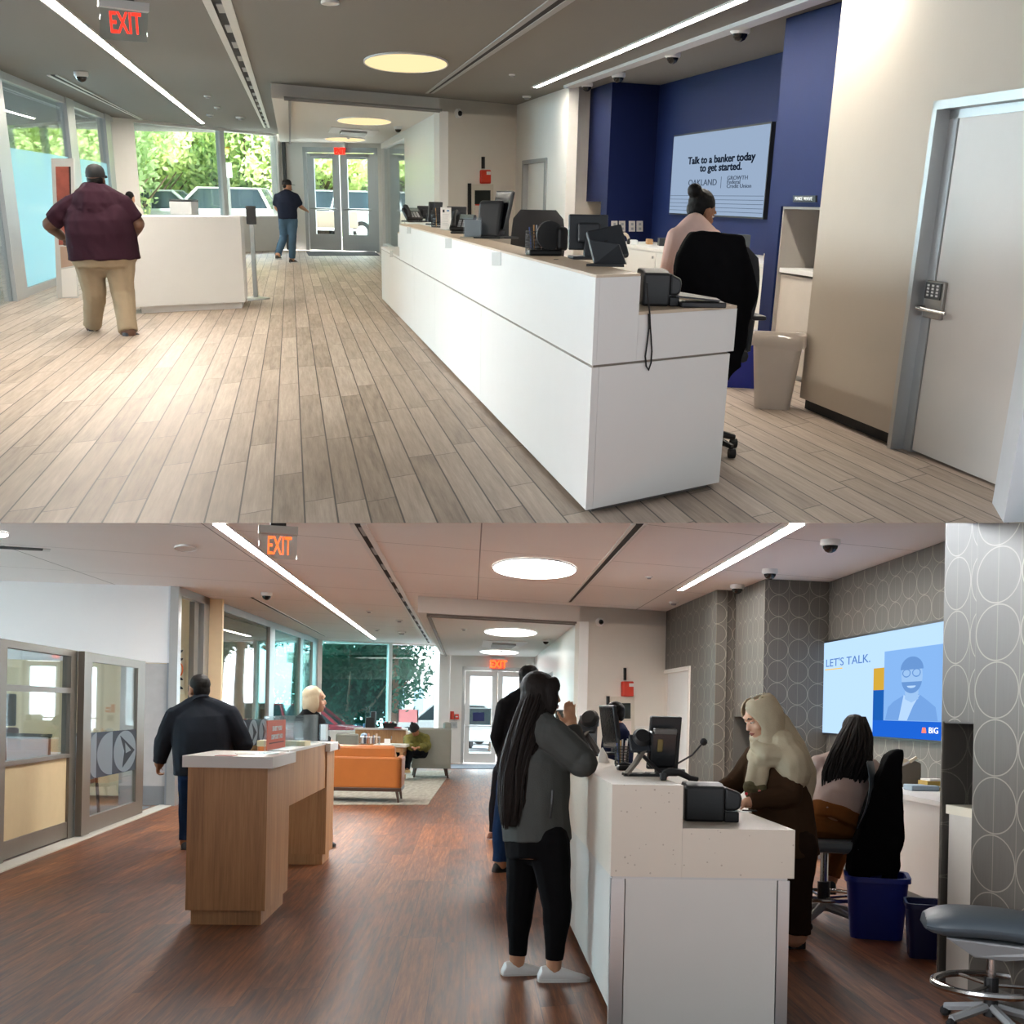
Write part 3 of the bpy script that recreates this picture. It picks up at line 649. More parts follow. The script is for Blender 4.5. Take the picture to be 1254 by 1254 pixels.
def diffuser(r,pts,H,label):
    q=ceil_poly(r,pts,H);ctr=sum(q,V())/4;t=thing(r,'square_air_vent',label,(ctr.x,ctr.y,H-.06))
    for a,z0,z1,mt,nm in ((1.,-.02,0,whitepl,'frame'),(.55,-.06,-.02,greypl,'core')):
        m=MB(t.location);m.prism([ctr+(p-ctr)*a for p in q],H+z0,H+z1);m.build(nm,mt,t)
diffuser('t',[(402,161.5),(405.5,155),(464,159.5),(456.5,166.5)],ZB,'white square air vent between the lobby lights of the upper office')
diffuser('b',[(590,791),(592,783.3),(646,786.5),(634,793)],ZBB,'white square air vent between the lobby lights of the lower office')
domeg=M('dome_black',(10,11,13),.08)
def dome(r,px,py,w,H,label,upx=0):
    p=G(r,px,py,H);k=mpp(r,p)*w/2;t=thing(r,'dome_camera',label,(p.x,p.y,H-k*1.35))
    m=MB();m.lathe([(k*.01,k*1.35),(k,k*1.35),(k*1.02,k*.9),(k*.9,k*.72),(k*.01,k*.72)]);m.build('housing',whitepl,t,smooth=True)
    m=MB();m.lathe([(k*.01,k*.8),(k*.78,k*.78),(k*.74,k*.5),(k*.52,k*.18),(k*.2,k*.02),(.001,0)]);m.build('dome',domeg,t,smooth=True)
dome('t',99,88,17,HT,'black dome camera on the ceiling by the left glass wall of the upper office')
dome('t',907,33,24,HT,'biggest dome camera on the alcove ceiling above the blue screen wall')
dome('t',824,64,19,HT,'second dome camera from the right on the blue alcove ceiling')
dome('t',757.5,89,17,HT,'dome camera at the top corner of the dark blue cupboard')
dome('t',719,101.5,14,HT,'leftmost and smallest dome camera on the blue alcove ceiling')
dome('t',487.5,155,10,ZB,'tiny dome camera at the right edge of the upper lobby ceiling')
dome('b',1017,661,24,HB,'biggest dome camera on the papered alcove ceiling of the lower office')
dome('b',943,697,19,HB,'middle dome camera above the front corner of the papered cupboard')
dome('b',903,716,17,HB,'leftmost dome camera over the papered alcove of the lower office')
dome('b',326.5,725.5,14,HB,'black dome camera beside the thin slot near the reflective glass wall')
dome('b',668.5,783,9,ZBB,'tiny dome camera at the right edge of the lower lobby ceiling')
def detector(r,px,py,w,H,label,name='smoke_detector',mat=None):
    p=G(r,px,py,H);k=mpp(r,p)*w/2;t=thing(r,name,label,(p.x,p.y,H-k*.7))
    m=MB();m.lathe([(k*.01,k*.7),(k,k*.7),(k*.95,k*.35),(k*.01,k*.3)]);m.build('base',mat or whitepl,t,smooth=True)
    m=MB();m.lathe([(k*.01,k*.35),(k*.6,k*.34),(k*.45,0),(k*.01,0)]);m.build('head',greypl,t,smooth=True)
for a in ((254,117,9,'small smoke detector second from the wide slot diffuser of the upper ceiling','smoke_detector'),(266,131,8,'white sprinkler head between two detectors on the upper ceiling','sprinkler_head'),(257,140,9,'grey topped smoke detector closest to the end of the left linear light above','smoke_detector'),(294,143,11,'flat pale detector nearest the wide slot diffuser by the upper street window','smoke_detector')):detector('t',*a[:3],HT,a[3],a[4])
detector('t',627,91,8,HT,'small white sprinkler head between the black slot and right linear light of the upper ceiling','sprinkler_head')
detector('t',645,117.5,11,HT,'white smoke detector over the white staff door of the upper office')
detector('t',426.5,168,6,ZB,'tiny grey sensor under the upper lobby ceiling','sprinkler_head')
for a in ((452,748,8,'tiny white sprinkler head beside the left linear light of the lower ceiling','sprinkler_head'),(489,759,9,'round pale smoke detector left of the wide slot diffuser in the lower ceiling','smoke_detector'),(461.5,770.5,7,'beige smoke detector near the end of the left linear light of the lower ceiling','smoke_detector'),(492,773.5,11,'flat grey disc detector nearest the lounge window of the lower ceiling','smoke_detector'),(795,706,9,'small white sprinkler head between the black slot and right linear light of the lower ceiling','sprinkler_head'),(825,737,12,'white smoke detector over the papered wall with the staff door','smoke_detector')):detector('b',a[0],a[1],a[2],HB,a[3],a[4])
detector('b',614,796,7,ZBB,'tiny sensor hanging under the lower lobby ceiling','sprinkler_head');detector('b',568,770,7,ZBB,'flat white disc on the left of the lower lobby ceiling')
def bullet_eye(r,px,py,w,A,B,label):
    p=P(r,px,py,A,B);k=mpp(r,p)*w/2;d=(V(B)-V(A));d.z=0;n=V((d.y,-d.x,0)).normalized()
    if n.y>0:n=-n
    t=thing(r,'wall_camera',label,(p.x,p.y,p.z-k));c0=p
    q=n.to_track_quat('Z','Y').to_matrix()
    m=MB(t.location);m.lathe([(.001,-.01),(k,-.01),(k,k*.4),(k*.85,k*.75),(k*.01,k*.75)],c=c0,m=q);m.build('housing',whitepl,t,smooth=True)
    m=MB(t.location);m.lathe([(.001,k*.7),(k*.58,k*.72),(k*.5,k*1.0),(k*.3,k*1.1),(.001,k*1.12)],c=c0,m=q);m.build('lens',domeg,t,smooth=True)
bullet_eye('t',560.5,139,11,h1,h2,'round white wall camera with black lens high on the upper back wall')
bullet_eye('b',734,762,11,g1,g2,'round white wall camera with black lens high on the lower back wall')
def exit_sign(r,O,dirv,H,quad_house,quad_plate,ttl,label,mat,cap=1):
    """hanging edge-lit exit sign in the upright plane through O along dirv"""
    A=V(O);B=A+V(dirv);pp=lambda x,y:P(r,x,y,A,B);n=V((-dirv[1],dirv[0],0)).normalized()
    t=thing(r,'exit_sign',label,(A.x,A.y,pp(*quad_plate[2]).z))
    m=MB(t.location);h=[pp(*q) for q in quad_house];m.ext([p-n*.05 for p in h],n*.1);m.cut(r,-1 if r=='b' else 1);m.build('housing',alum,t)
    if cap:
        m=MB(t.location);a=(h[0]+h[1])/2;w=(h[1]-h[0])*.2;m.ext([a-w-n*.03,a+w-n*.03,a+w-n*.03+V((0,0,H-a.z)),a-w-n*.03+V((0,0,H-a.z))],n*.06);m.cut(r,-1 if r=='b' else 1)
        m.build('canopy',blackpl,t)
    m=MB(t.location);h=[pp(*q) for q in quad_plate];m.ext([p-n*.006 for p in h],n*.012);m.build('acrylic_plate',acry,t)
    c0=pp(*ttl[0])-n*.012;hh=(pp(ttl[0][0],ttl[0][1]-ttl[2]/2)-pp(ttl[0][0],ttl[0][1]+ttl[2]/2)).length
    right=V(dirv).normalized();
    if right.x<0:right=-right
    o=text(None,'EXIT',hh*1.38,c0-t.location,right,(0,0,1),mat,'lettering',t,depth=.004,bold=.012*hh)
    bb=[v.co for v in o.data.vertices];w=max((v-bb[0]).dot(right) for v in bb)-min((v-bb[0]).dot(right) for v in bb)
    ww=(pp(ttl[0][0]+ttl[1]/2,ttl[0][1])-pp(ttl[0][0]-ttl[1]/2,ttl[0][1])).length;k=ww/w
    for v in o.data.vertices:
        q=v.co-(c0-t.location);v.co=(c0-t.location)+q+right*(q.dot(right)*(k-1))
    o['label']='glowing red letters EXIT'
exit_sign('t',G('t',150,-14,HT),V((.9,.42,0)),HT,[(120,-3),(182,5),(181.5,15.5),(120,7.5)],[(122.5,8),(181,15.5),(180,52),(122,48)],((153.5,29.8),38,27),'exit sign with red letters hanging from the upper ceiling left of the wide slot diffuser',red_e)
exit_sign('b',G('b',340,637,HB),V((.97,.25,0)),HB,[(316.5,643.5),(364.5,646),(364.5,656),(316.5,652.5)],[(317,653),(364,656),(363,685.5),(317,683)],((342,669.5),29,23),'exit sign with orange letters hanging before the left linear light downstairs',red_o)
def small_exit(r,A,B,x0,x1,y0,ym,y1,label,mat):
    pp=lambda x,y:P(r,x,y,A,B);d=(V(B)-V(A));d.z=0;d.normalize();n=V((d.y,-d.x,0))
    q=pp((x0+x1)/2,y1);t=thing(r,'exit_sign',label,(q.x,q.y,q.z))
    m=MB(t.location);m.ext([pp(x0-1,y0),pp(x1+1,y0),pp(x1+1,ym),pp(x0-1,ym)],n*.2);m.build('housing',whitepl,t)
    m=MB(t.location);m.ext([pp(x0,ym)+n*.08,pp(x1,ym)+n*.08,pp(x1,y1)+n*.08,pp(x0,y1)+n*.08],n*.03);m.build('panel',M('exit_panel',(246,150,130),.4),t)
    c0=pp((x0+x1)/2,(ym+y1)/2)+n*.125;hh=(pp(x0,ym)-pp(x0,y1)).length;text(None,'EXIT',hh*1.05,c0-t.location,d if d.x>0 else -d,(0,0,1),mat,'lettering',t,xs=.8,depth=.004,bold=.01)
small_exit('t',door_l,door_r,411,424.5,174.5,181,190,'small red exit sign over the glass entrance doors of the upper office',red_e)
small_exit('b',dl_,dr_,602.5,617,806,808,820,'small orange exit sign over the glass entrance doors of the lower office',red_o)
# floor mats
def flat(r,name,pts,mat,label,cat,z=.012,group=None,uv=None,kind=None):
    m=MB();m.prism([G(r,x,y,0) for x,y in pts],0.,z);return m.build(name,mat,None,r,label=label,cat=cat,group=group,uv=uv,kind=kind)
flat('t','door_mat',[(375,308.5),(459,308.5),(465,313),(378,313.5)],M('mat_charcoal',(52,52,54),.95,bump=.4),'dark grey entrance mat before the glass doors of the upper office','mat')
flat('b','door_mat',[(548,936.5),(640,936.5),(650,942),(543,941.5)],M('mat_blue_grey',(122,130,142),.95,bump=.4),'blue grey entrance mat before the glass doors of the lower office','mat')
flat('t','floor_plate',[(302,364.5),(318,362.5),(321,367.5),(304,369)],greypl,'flat pale floor plate at the foot of the white island counter','plate')
# =====================================================  outdoors
def MLEAF(name,c1,c2):
    t=NT(name);nz=t.noise(t.co(),1.3,3);c=t.mix(nz,lin(c1),lin(c2))
    d=t.n('ShaderNodeBsdfDiffuse',{0:c});tl=t.n('ShaderNodeBsdfTranslucent',{0:c});MATS[name]=t.fin(t.n('ShaderNodeMixShader',{0:.45,1:d.outputs[0],2:tl.outputs[0]}));return MATS[name]
leafy=MLEAF('leaf_yellow_green',(206,222,150),(240,246,196));leafg=MLEAF('leaf_green',(158,192,140),(214,228,178));leafd=MLEAF('leaf_dark',(34,72,62),(78,120,100))
bark=M('bark',(112,92,76),.9,var=.2);asphalt=M('pale_concrete',(212,208,202),.9,var=.05);asph2=M('asphalt',(150,150,152),.9);lawn=M('lawn',(132,168,84),.95,var=.2,vs=3)
def tree(r,x,y,h,w,mat,label,n=2600,base=.3,z0=0.,seed=1,leaf=.22,trunk=.18):
    rd=random.Random(seed);t=thing(r,'tree',label,(x,y,z0),group=None)
    m=MB();th=h*base
    m.tube([(0,0,0),(.05,0,th*.5),(0,.1,th),(.1,0,h*.6)],[trunk*1.3,trunk,trunk*.9,trunk*.3],8)
    for k in range(5):
        a=k*1.3+rd.random();m.tube([(0,0,th*.9),(math.cos(a)*w*.2,math.sin(a)*w*.2,th*1.3),(math.cos(a)*w*.38,math.sin(a)*w*.3,th*1.3+h*.2)],[trunk*.5,trunk*.3,trunk*.1],6)
    m.build('trunk',bark,t,smooth=True)
    blobs=[]
    for k in range(16):
        a=rd.uniform(0,6.28);q=rd.uniform(.1,.36);zz=rd.uniform(base+.02,.86);sh=1-abs(zz-.55)*.9
        blobs.append((V((math.cos(a)*w*q*sh*1.15,math.sin(a)*w*q*sh,h*zz)),w*rd.uniform(.13,.24)))
    vs=[];fs=[]
    for i in range(n):
        c0,rb=rd.choice(blobs);d=V((rd.gauss(0,1),rd.gauss(0,1),rd.gauss(0,.8))).normalized()*rb*rd.uniform(.55,1.05);p=c0+d
        s_=leaf*rd.uniform(.6,1.3);a=V((rd.gauss(0,1),rd.gauss(0,1),rd.gauss(0,1))).normalized();b=a.orthogonal().normalized()
        k=len(vs);vs+=[p-a*s_,p+b*s_*.5,p+a*s_,p-b*s_*.5];fs.append((k,k+1,k+2,k+3))
    me=bpy.data.meshes.new('crown');me.from_pydata([tuple(v) for v in vs],[],fs);me.materials.append(mat);o=bpy.data.objects.new('crown',me);COL.objects.link(o);o.parent=t
    return t
def car(r,loc,rz,mat,label,L=4.6,Wd=1.85,H=1.5,suv=0,group=None):
    t=thing(r,'car',label,loc,rz,group);h=H
    m=MB()
    prof=[(-L/2,.35),(-L/2,.75),(-L/2+.15,.85),(-L*.2,.95),(L*.42,.95 if not suv else 1.0),(L/2,.85),(L/2,.35)]
    rings=[[V((x,yy*(1 if .4<z<.9 else .96),z)) for x,z in prof] for yy in (-Wd/2,-Wd/2*.98,Wd/2*.98,Wd/2)]
    m.ext([(x,-Wd/2,z) for x,z in prof],(0,Wd,0));m.build('body',mat,t,bev=.08)
    cab=[(-L*.26,.93),(-L*.1,h),(L*(.24 if not suv else .36),h),(L*(.4 if not suv else .44),.97)]
    m=MB();a=[V((x,-Wd/2*.9,z)) for x,z in cab];b=[V((x,Wd/2*.9,z)) for x,z in cab]
    for q,sg in ((a,1),(b,-1)):
        for i in (1,2):q[i].y+=.16*sg
    m.loft([a,b]);m.build('cabin',M('car_glass',(52,66,74),.1),t,bev=.04)
    m=MB();e=[(cab[1][0]-.02,h-.0),(cab[2][0]+.02,h)];m.box(cab[1][0],cab[2][0],-Wd/2*.74,Wd/2*.74,h-.01,h+.04)
    for yy in (-1,1):
        for i,j in ((0,1),(2,3)):
            p,q=(a if yy<0 else b)[i],(a if yy<0 else b)[j];m.tube([p,q],.05,6)
        p=(a if yy<0 else b);m.tube([(p[0]+p[3])/2,(p[1]+p[2])/2],.045,6)
    m.build('roof',mat,t)
    for sx in (-1,1):
        for sy in (-1,1):
            m=MB();c0=V((sx*L*.31,sy*(Wd/2-.1),.33));m.cyl(c0-V((0,.12,0)),c0+V((0,.12,0)),.33,seg=20);w=m.build('wheel',blacksat,t)
            m=MB();m.cyl(c0+V((0,sy*.115,0)),c0+V((0,sy*.13,0)),.2,seg=16);m.build('hub',alum,w)
    for sx in (-1,1):
        for sy in (-1,1):
            m=MB();m.box(sx*L/2-.06,sx*L/2+.02,sy*Wd*.36-.2,sy*Wd*.36+.2,.62,.78);m.build('lamp',M('lamp_red',(190,40,36),.3) if sx>0 else whitepl,t)
    return t
def building(r,x0,x1,y0,y1,h,mat,roofm,label,nw=6,z0=0.,winm=None,sign=None):
    t=thing(r,'building',label,((x0+x1)/2,y0,z0));w=x1-x0
    m=MB();m.box(-w/2,w/2,0,y1-y0,0,h);m.build('wall',mat,t)
    m=MB();m.box(-w/2-.4,w/2+.4,-.5,y1-y0,h,h+.5);m.build('roof',roofm,t)
    for k in range(nw):
        x=-w/2+w*(k+.5)/nw;f=MB();f.box(x-w/nw*.32,x+w/nw*.32,-.12,.02,h*.2,h*.72);fo=f.build('window',whitepl,t)
        f=MB();f.box(x-w/nw*.27,x+w/nw*.27,-.16,-.08,h*.25,h*.67);f.build('pane',winm or M('far_glass',(120,140,150),.15),fo)
    return t
def ground(r,name,x0,x1,y0,y1,z,mat):
    m=MB();m.prism([(x0,y0),(x1,y0),(x1,y1),(x0,y1)],z-.1,z);m.build(name,mat,r=r,kind='structure')
# upper office: street side
ground('t','ground',-24,8,37.75,46,-.02,asphalt);ground('t','ground.001',-24,8,46,50.5,-.02,asph2);ground('t','ground.002',-60,30,53,56,.02,lawn);
X=lambda px,y:D('t',px,237,y).x
car('t',(X(264,46),46,0),0,M('car_white',(238,240,242),.2),'white estate car parked outside the upper street window behind the island counter',4.6,1.9,1.62,1)
car('t',(X(180,45.5),45.5,0),0,M('car_silver',(196,204,208),.2),'silver car at the left end of the upper street window',4.4,1.85,1.5)
car('t',(X(309,49),49,0),0,M('car_pearl',(226,230,232),.2),'white saloon car right of the mullion of the upper street window',4.5,1.85,1.45)
car('t',(X(393,46.5),46.5,0),0,M('car_grey',(186,192,196),.2),'pale pickup behind the left leaf of the upper entrance doors',4.9,1.9,1.6,1)
car('t',(X(445,49.5),49.5,0),math.pi,M('car_cool',(205,212,218),.2),'pale car behind the right leaf of the upper entrance doors',4.5,1.85,1.5)
car('t',(X(175,48.5),48.5,0),0,M('car_maroon',(150,70,66),.25),'dark red car in the far row left of the upper street window',4.5,1.85,1.45)
building('t',X(228,55),X(352,55),55,58,2.6,M('tan_stucco',(222,190,160),.8),M('terracotta',(206,140,104),.8),'tan shop building with pale windows across the parking lot of the upper office',8)
building('t',X(372,55.2),X(470,55.2),55.2,58,2.35,M('rose_stucco',(226,204,190),.8),M('roof_rust',(190,130,110),.8),'low pinkish building seen through the upper entrance doors',6)
building('t',X(325,54),X(352,54),54,57,4.2,M('chalk_stucco',(236,234,230),.8),whitepl,'white corner building at the right edge of the upper street window',3)
for i,(px,y,h,w,mt,lb,bs) in enumerate(((205,49.5,6.0,7.8,leafy,'big yellow green tree filling the left of the upper street window',.14),(247,51,6.5,7.4,leafg,'broad green tree in the middle of the upper street window',.22),(307,50.5,6.7,7.2,leafg,'airy green tree right of the mullion in the upper street window',.3),(392,48,4.9,5.,leafy,'bright yellow green tree behind the left leaf of the upper doors',.3),(434,49.5,5.8,6.3,leafy,'leafy tree with a dark trunk behind the right leaf of the upper doors',.3),(171,53,5.5,5.5,leafg,'green tree at the far left of the upper street window',.2),(335,53,4.4,3.4,leafg,'pale tree beside the white corner building of the upper view',.3))):
    tree('t',X(px,y),y,h,w,mt,lb,11000 if i<3 else 6000,bs,0,seed=i+3,leaf=.125,trunk=.22)
for i,(px,y,h,w,lb) in enumerate(((478,50,4.6,4.6,'green tree outside the glazed corner of the upper lobby'),)):tree('t',X(px,y),y,h,w,leafg,lb,1800,.35,0,seed=31+i,leaf=.2)
# street signs
def post_sign(r,x,y,h,w,hh,mat,label,z0=0.):
    t=thing(r,'street_sign',label,(x,y,z0));m=MB();m.cyl((0,0,0),(0,0,h),.05,seg=8);m.build('post',greypl,t);m=MB();m.box(-w/2,w/2,-.09,-.05,h-hh,h);m.build('panel',mat,t)
post_sign('t',X(280.5,44),44,2.4,.32,.5*.9,M('sign_white',(226,232,230),.5),'white parking sign on a post right of the mullion outside the upper window')
post_sign('t',X(477,43.5),43.5,2.45,.4,.6,M('sign_white',(226,232,230)),'white parking sign on a post outside the glazed lobby corner of the upper office')
t=thing('t','bench','slatted grey bench outside the left leaf of the upper entrance doors',(X(394,42.5),42.5,0));m=MB();m.box(-1.1,1.1,-.2,.25,.42,.48);m.build('seat',greypl,t);m=MB();m.box(-1.1,1.1,.22,.28,.5,1.0);m.build('backrest',M('bench_tan',(176,158,140),.7),t)
for sx in (-.9,.9):m=MB();m.box(sx-.04,sx+.04,-.18,.24,0,.42);m.build('leg',greypl,t)

# plants and trees past the left glazing
for i,(px_,y) in enumerate(((-10,37),(28,39.5),(62,41.5),(95,43),(122,44.5),(140,46.5),(157,48))):
    x=X(px_,y)
    tree('t',x,y,5.6+.4*(i%3),6.4,leafy if i%2 else leafg,['yellow green tree outside the left glazing of the upper office nearest the viewer','green tree second along the left glazing of the upper office','yellow green tree third along the left glazing of the upper office','green tree fourth along the left glazing of the upper office','yellow green tree fifth along the left glazing of the upper office','green tree sixth along the left glazing of the upper office','yellow green tree at the far end of the left glazing of the upper office'][i],7000,.1,0,seed=50+i,leaf=.14)
# lower office: street side
XB=lambda px,y:D('b',px,868,y).x
ground('b','ground.005',-50,25,33.3,46,-.02,M('bright_paving',(226,226,226),.9));ground('b','ground.006',-50,25,46,64,-.02,asph2)
car('b',(XB(372,37.5),37.5,-.02),math.pi,M('car_red',(206,44,62),.3),'red car right outside the tinted lounge window',4.4,1.9,1.5,1)
car('b',(XB(545,52),52,0),0,M('car_white',(238,240,242)),'white car parked across the street behind the clear lounge window pane',4.8,1.9,1.6,1)
car('b',(XB(592,45),45,-.02),R(80),M('car_silver',(196,204,208)),'silver car seen through the glass doors of the lower office',4.5,1.85,1.5)
building('b',XB(478,62),XB(640,62),62,68,3.6,M('bright_stucco',(250,248,246),.8),M('pale_roof',(236,230,226),.8),'bright white building across the street from the lower office',7,winm=M('far_blue',(150,176,196),.2))
t=thing('b','notice_board','red topped notice board on two legs outside the clear lounge window pane',(XB(500,43),43,0));m=MB();m.box(-.36,.36,-.04,.04,.95,1.4);m.build('panel',M('board_red',(196,120,122),.6),t)
for sx in (-.34,.34):m=MB();m.box(sx-.02,sx+.02,-.04,.04,0,1.4);m.build('leg',greypl,t)
for i,(px,y,h,w,lb,bs) in enumerate(((425,44,5.8,6.4,'dense dark tree filling the tinted lounge window',.2),(448,47,6.2,4.6,'dark tree at the right of the tinted lounge window',.3),(400,49,6,6,'dark green tree at the far left of the tinted lounge window',.2),(480,44,6.6,6.5,'dark hanging tree crown in the clear lounge window pane',.62),(548,44.5,6.4,4,'tree crown at the right of the clear lounge window pane',.62),(607,43,6.,5.4,'tree crown over the left leaf of the lower entrance doors',.68),(640,44,5.8,4.2,'tree crown over the right leaf of the lower entrance doors',.55))):
    tree('b',XB(px,y),y,h,w,leafd,lb,9000 if i<2 else 4500,bs,0,seed=80+i,leaf=.12)
for i in range(4):
    y=17+i*5;tree('b',-13.4-i*.5,y,4.2,5,leafd,['dark tree outside the side glazing of the lower office nearest the viewer','second dark tree outside the side glazing of the lower office','third dark tree outside the side glazing of the lower office','last dark tree outside the side glazing of the lower office'][i],2200,.25,0,seed=95+i,leaf=.17)
ground('b','ground.007',-50,-9.3,3,33.3,-.02,M('bright_paving',(226,226,226)))
# =====================================================  UPPER OFFICE THINGS
def mprism(t,name,mat,pts,z0,z1,parent=None,**k):
    m=MB(t.location);m.prism(pts,z0,z1);return m.build(name,mat,parent or t,**k)
countop=M('counter_top_sand',(200,182,160),.4,var=.04)
C0,C1,C2=f0(717,632),f0(468,368),f0(880,597)
dC=(C1-C0).normalized();LC=(C1-C0).length;dE=(C2-C0).normalized();WE=(C2-C0).length
zT=P('t',722,335,C0,C1).z;zR=P('t',722,446,C0,C1).z;wU=sz(P('t',783.5,360,C0,C2),C0,C2)[0];zL=P('t',800,381,C0,C2).z
sC=lambda x,y:sz(P('t',x,y,C0,C1),C0,C1)
t=thing('t','teller_counter','long white two-tier teller counter with sandy top in the upper office',(C0.x,C0.y,0),cat='counter')
TC=t
q=lambda s_,e,:C0+dC*s_+dE*e
def run(s0,s1,e0_,e1_):return [q(s0,e0_),q(s0,e1_),q(s1,e1_),q(s1,e0_)]
xs=[717,589,533,508,477,468];ss=[max(0,sC(x,400)[0]) for x in xs];ss[0]=0;ss[-1]=LC
for i in range(5):mprism(t,'lower_panel',laminate,run(ss[i]+(.006 if i else 0),ss[i+1],0,.05),.03,zR-.012)
mprism(t,'end_panel',laminate,run(0.0,.04,.052,WE),.03,zR-.012)
mprism(t,'carcass',laminate,run(.045,LC,.055,WE-.01),.07,zR-.012)
mprism(t,'rail',M('rail_taupe',(128,118,108),.4,.3),run(.012,LC,.012,WE-.02),zR-.012,zR)
mprism(t,'toe_kick',M('toe_grey',(96,92,88),.5),run(.06,LC-.05,.06,WE-.08),0,.07)
sF=sC(489,285)[0]
sm=sC(505,300)[0]
mprism(t,'upper_panel',laminate,run(0,sm-.004,0,.03),zR,zT-.012);mprism(t,'upper_panel',laminate,run(sm+.004,sF,0,.03),zR,zT-.012)
mprism(t,'upper_body',laminate,run(0,sF,.031,wU),zR,zT-.012)
mprism(t,'shelf_body',laminate,run(0,LC,wU+.001,WE+.03),zR,zL-.015);mprism(t,'work_shelf',countop,run(.006,LC,wU+.001,WE+.03),zL-.015,zL)
mprism(t,'counter_top',countop,run(.006,sF,.006,wU),zT-.012,zT)
mprism(t,'ledge',laminate,run(sF+.01,LC,0,wU),zR,zR+.03)
stk=M('sticker_grey',(176,178,176),.6)
for x,y,w,h in ((608.5,317,11,16),(549.5,298,7.5,12),(501,282,4.5,8),(479.5,311,3.5,8)):
    a,b,c_,d=[P('t',x+i*w/2,y+j*h/2,C0,C1) for i,j in ((-1,-1),(1,-1),(1,1),(-1,1))]
    n=V((dC.y,-dC.x,0));n=n if n.x<0 else -n
    m=MB(t.location);m.ext([p+n*.001 for p in (a,b,c_,d)],n*.003);m.build('sticker',stk,t,label='small pale grey sticker')
# ---- counter top equipment
def monitor(r,loc,rz,w,h,label,tilt=8,back=0,name='monitor',stand=.12,mat=None,cat='monitor'):
    t=thing(r,name,label,loc,rz,cat=cat);mt=mat or darkpl
    T_=Matrix.Translation((0,0,stand+h/2))@Matrix.Rotation(R(-tilt),4,'X')
    m=MB();m.box(-w/2,w/2,-.018,.012,-h/2,h/2,.008,m=T_);m.build('shell',mt,t)
    m=MB();m.box(-w/2+.015,w/2-.015,-.021,-.0175,-h/2+.015,h/2-.015,m=T_);m.build('screen',screenb,t)
    m=MB();m.box(-w*.28,w*.28,.012,.05,-h*.3,h*.25,.012,m=T_);m.build('back_housing',mt,t)
    m=MB();m.box(-.03,.03,.02,.06,0,stand+h*.4,.006);m.build('stand',mt,t)
    m=MB();m.box(-.11,.11,-.06,.12,0,.018,.006);m.build('foot',mt,t);return t
def phone(r,loc,rz,label,s_=1.):
    t=thing(r,'desk_phone',label,loc,rz,cat='phone');k=s_
    T_=Matrix.Rotation(R(38),4,'X')
    m=MB();m.box(-.1*k,.1*k,-.01*k,.16*k,-.018*k,.018*k,.008*k,m=Matrix.Translation((0,-.06*k,.035*k))@T_);m.build('body',blackpl,t)
    m=MB();m.box(-.03*k,.08*k,.1*k,.15*k,.018*k,.024*k,m=Matrix.Translation((0,-.06*k,.035*k))@T_);m.build('display',M('lcd_grey',(120,132,130),.2),t)
    m=MB();m.box(-.09*k,.09*k,-.08*k,.1*k,0,.016*k,.005*k);m.build('foot',blackpl,t)
    m=MB();B=Matrix.Translation((0,-.06*k,.035*k))@T_
    m.tube([B@V((-.065*k,.0,.03*k)),B@V((-.065*k,.03*k,.055*k)),B@V((-.065*k,.08*k,.062*k)),B@V((-.065*k,.13*k,.055*k)),B@V((-.065*k,.16*k,.03*k))],[.024*k,.02*k,.016*k,.02*k,.024*k],10);m.build('handset',blacksat,t,smooth=True)
    for i in range(4):
        for j in range(3):
            m=MB();m.box((-.02+j*.035-.012)*k,(-.02+j*.035+.012)*k,(.005+i*.022)*k,(.02+i*.022)*k,.018*k,.022*k,m=B);m.build('key',greypl,t)
    return t
def pen_cup(r,loc,label,rad=.04,h=.1,mesh=1,mat=None,n=6,seed=1):
    t=thing(r,'pen_cup',label,loc,0,cat='pen cup');m=MB();m.lathe([(.002,0),(rad,0),(rad,.012),(rad*.002,.012)]);m.build('base',mat or blackpl,t)
    m=MB();k=28
    if mesh:
        for i in range(k):a=i*2*math.pi/k;p=V((math.cos(a)*rad,math.sin(a)*rad,0));m.tube([p+V((0,0,.01)),p+V((0,0,h))],.0018,4)
        for z in range(1,8):m.tube([(math.cos(i*.2618)*rad,math.sin(i*.2618)*rad,h*z/7) for i in range(24)],.0022,4,closed=True)
    else:
        m.lathe([(rad,.005),(rad*1.05,h),(rad*.97,h),(rad*.92,.012)],seg=20)
    m.build('holder',mat or blackpl,t);rd=random.Random(seed)
    cols=[(230,230,225),(40,42,46),(196,150,90),(226,110,100),(60,80,140),(210,210,214)]
    for i in range(n):
        a=i*2.2;m=MB();p=V((math.cos(a)*rad*.5,math.sin(a)*rad*.5,.015));q_=V((math.cos(a)*rad*.85,math.sin(a)*rad*.85,h*(1.15+.3*rd.random())));m.tube([p,q_],.005,6);m.build('pen',M('pen_%d'%i,cols[i%6],.4),t)
    return t
top=lambda x,y:G('t',x,y,zT)
ang=math.atan2(dC.y,dC.x)-math.pi/2
phone('t',top(505,272),ang+R(20),'black desk phone farthest along the upper teller counter',1.25)
monitor('t',top(522,272),ang+R(200),.28,.17,'dark tilted screen beside the farthest desk phone on the upper counter',12,stand=.04)
monitor('t',top(533,275.5),ang+R(205),.2,.24,'black upright screen behind the white sign holder on the upper counter',8,stand=.03)
pen_cup('t',top(536,278.5),'dark mesh pencil cup left of the white sign holder on the upper counter',.075,.18,n=4,seed=2)
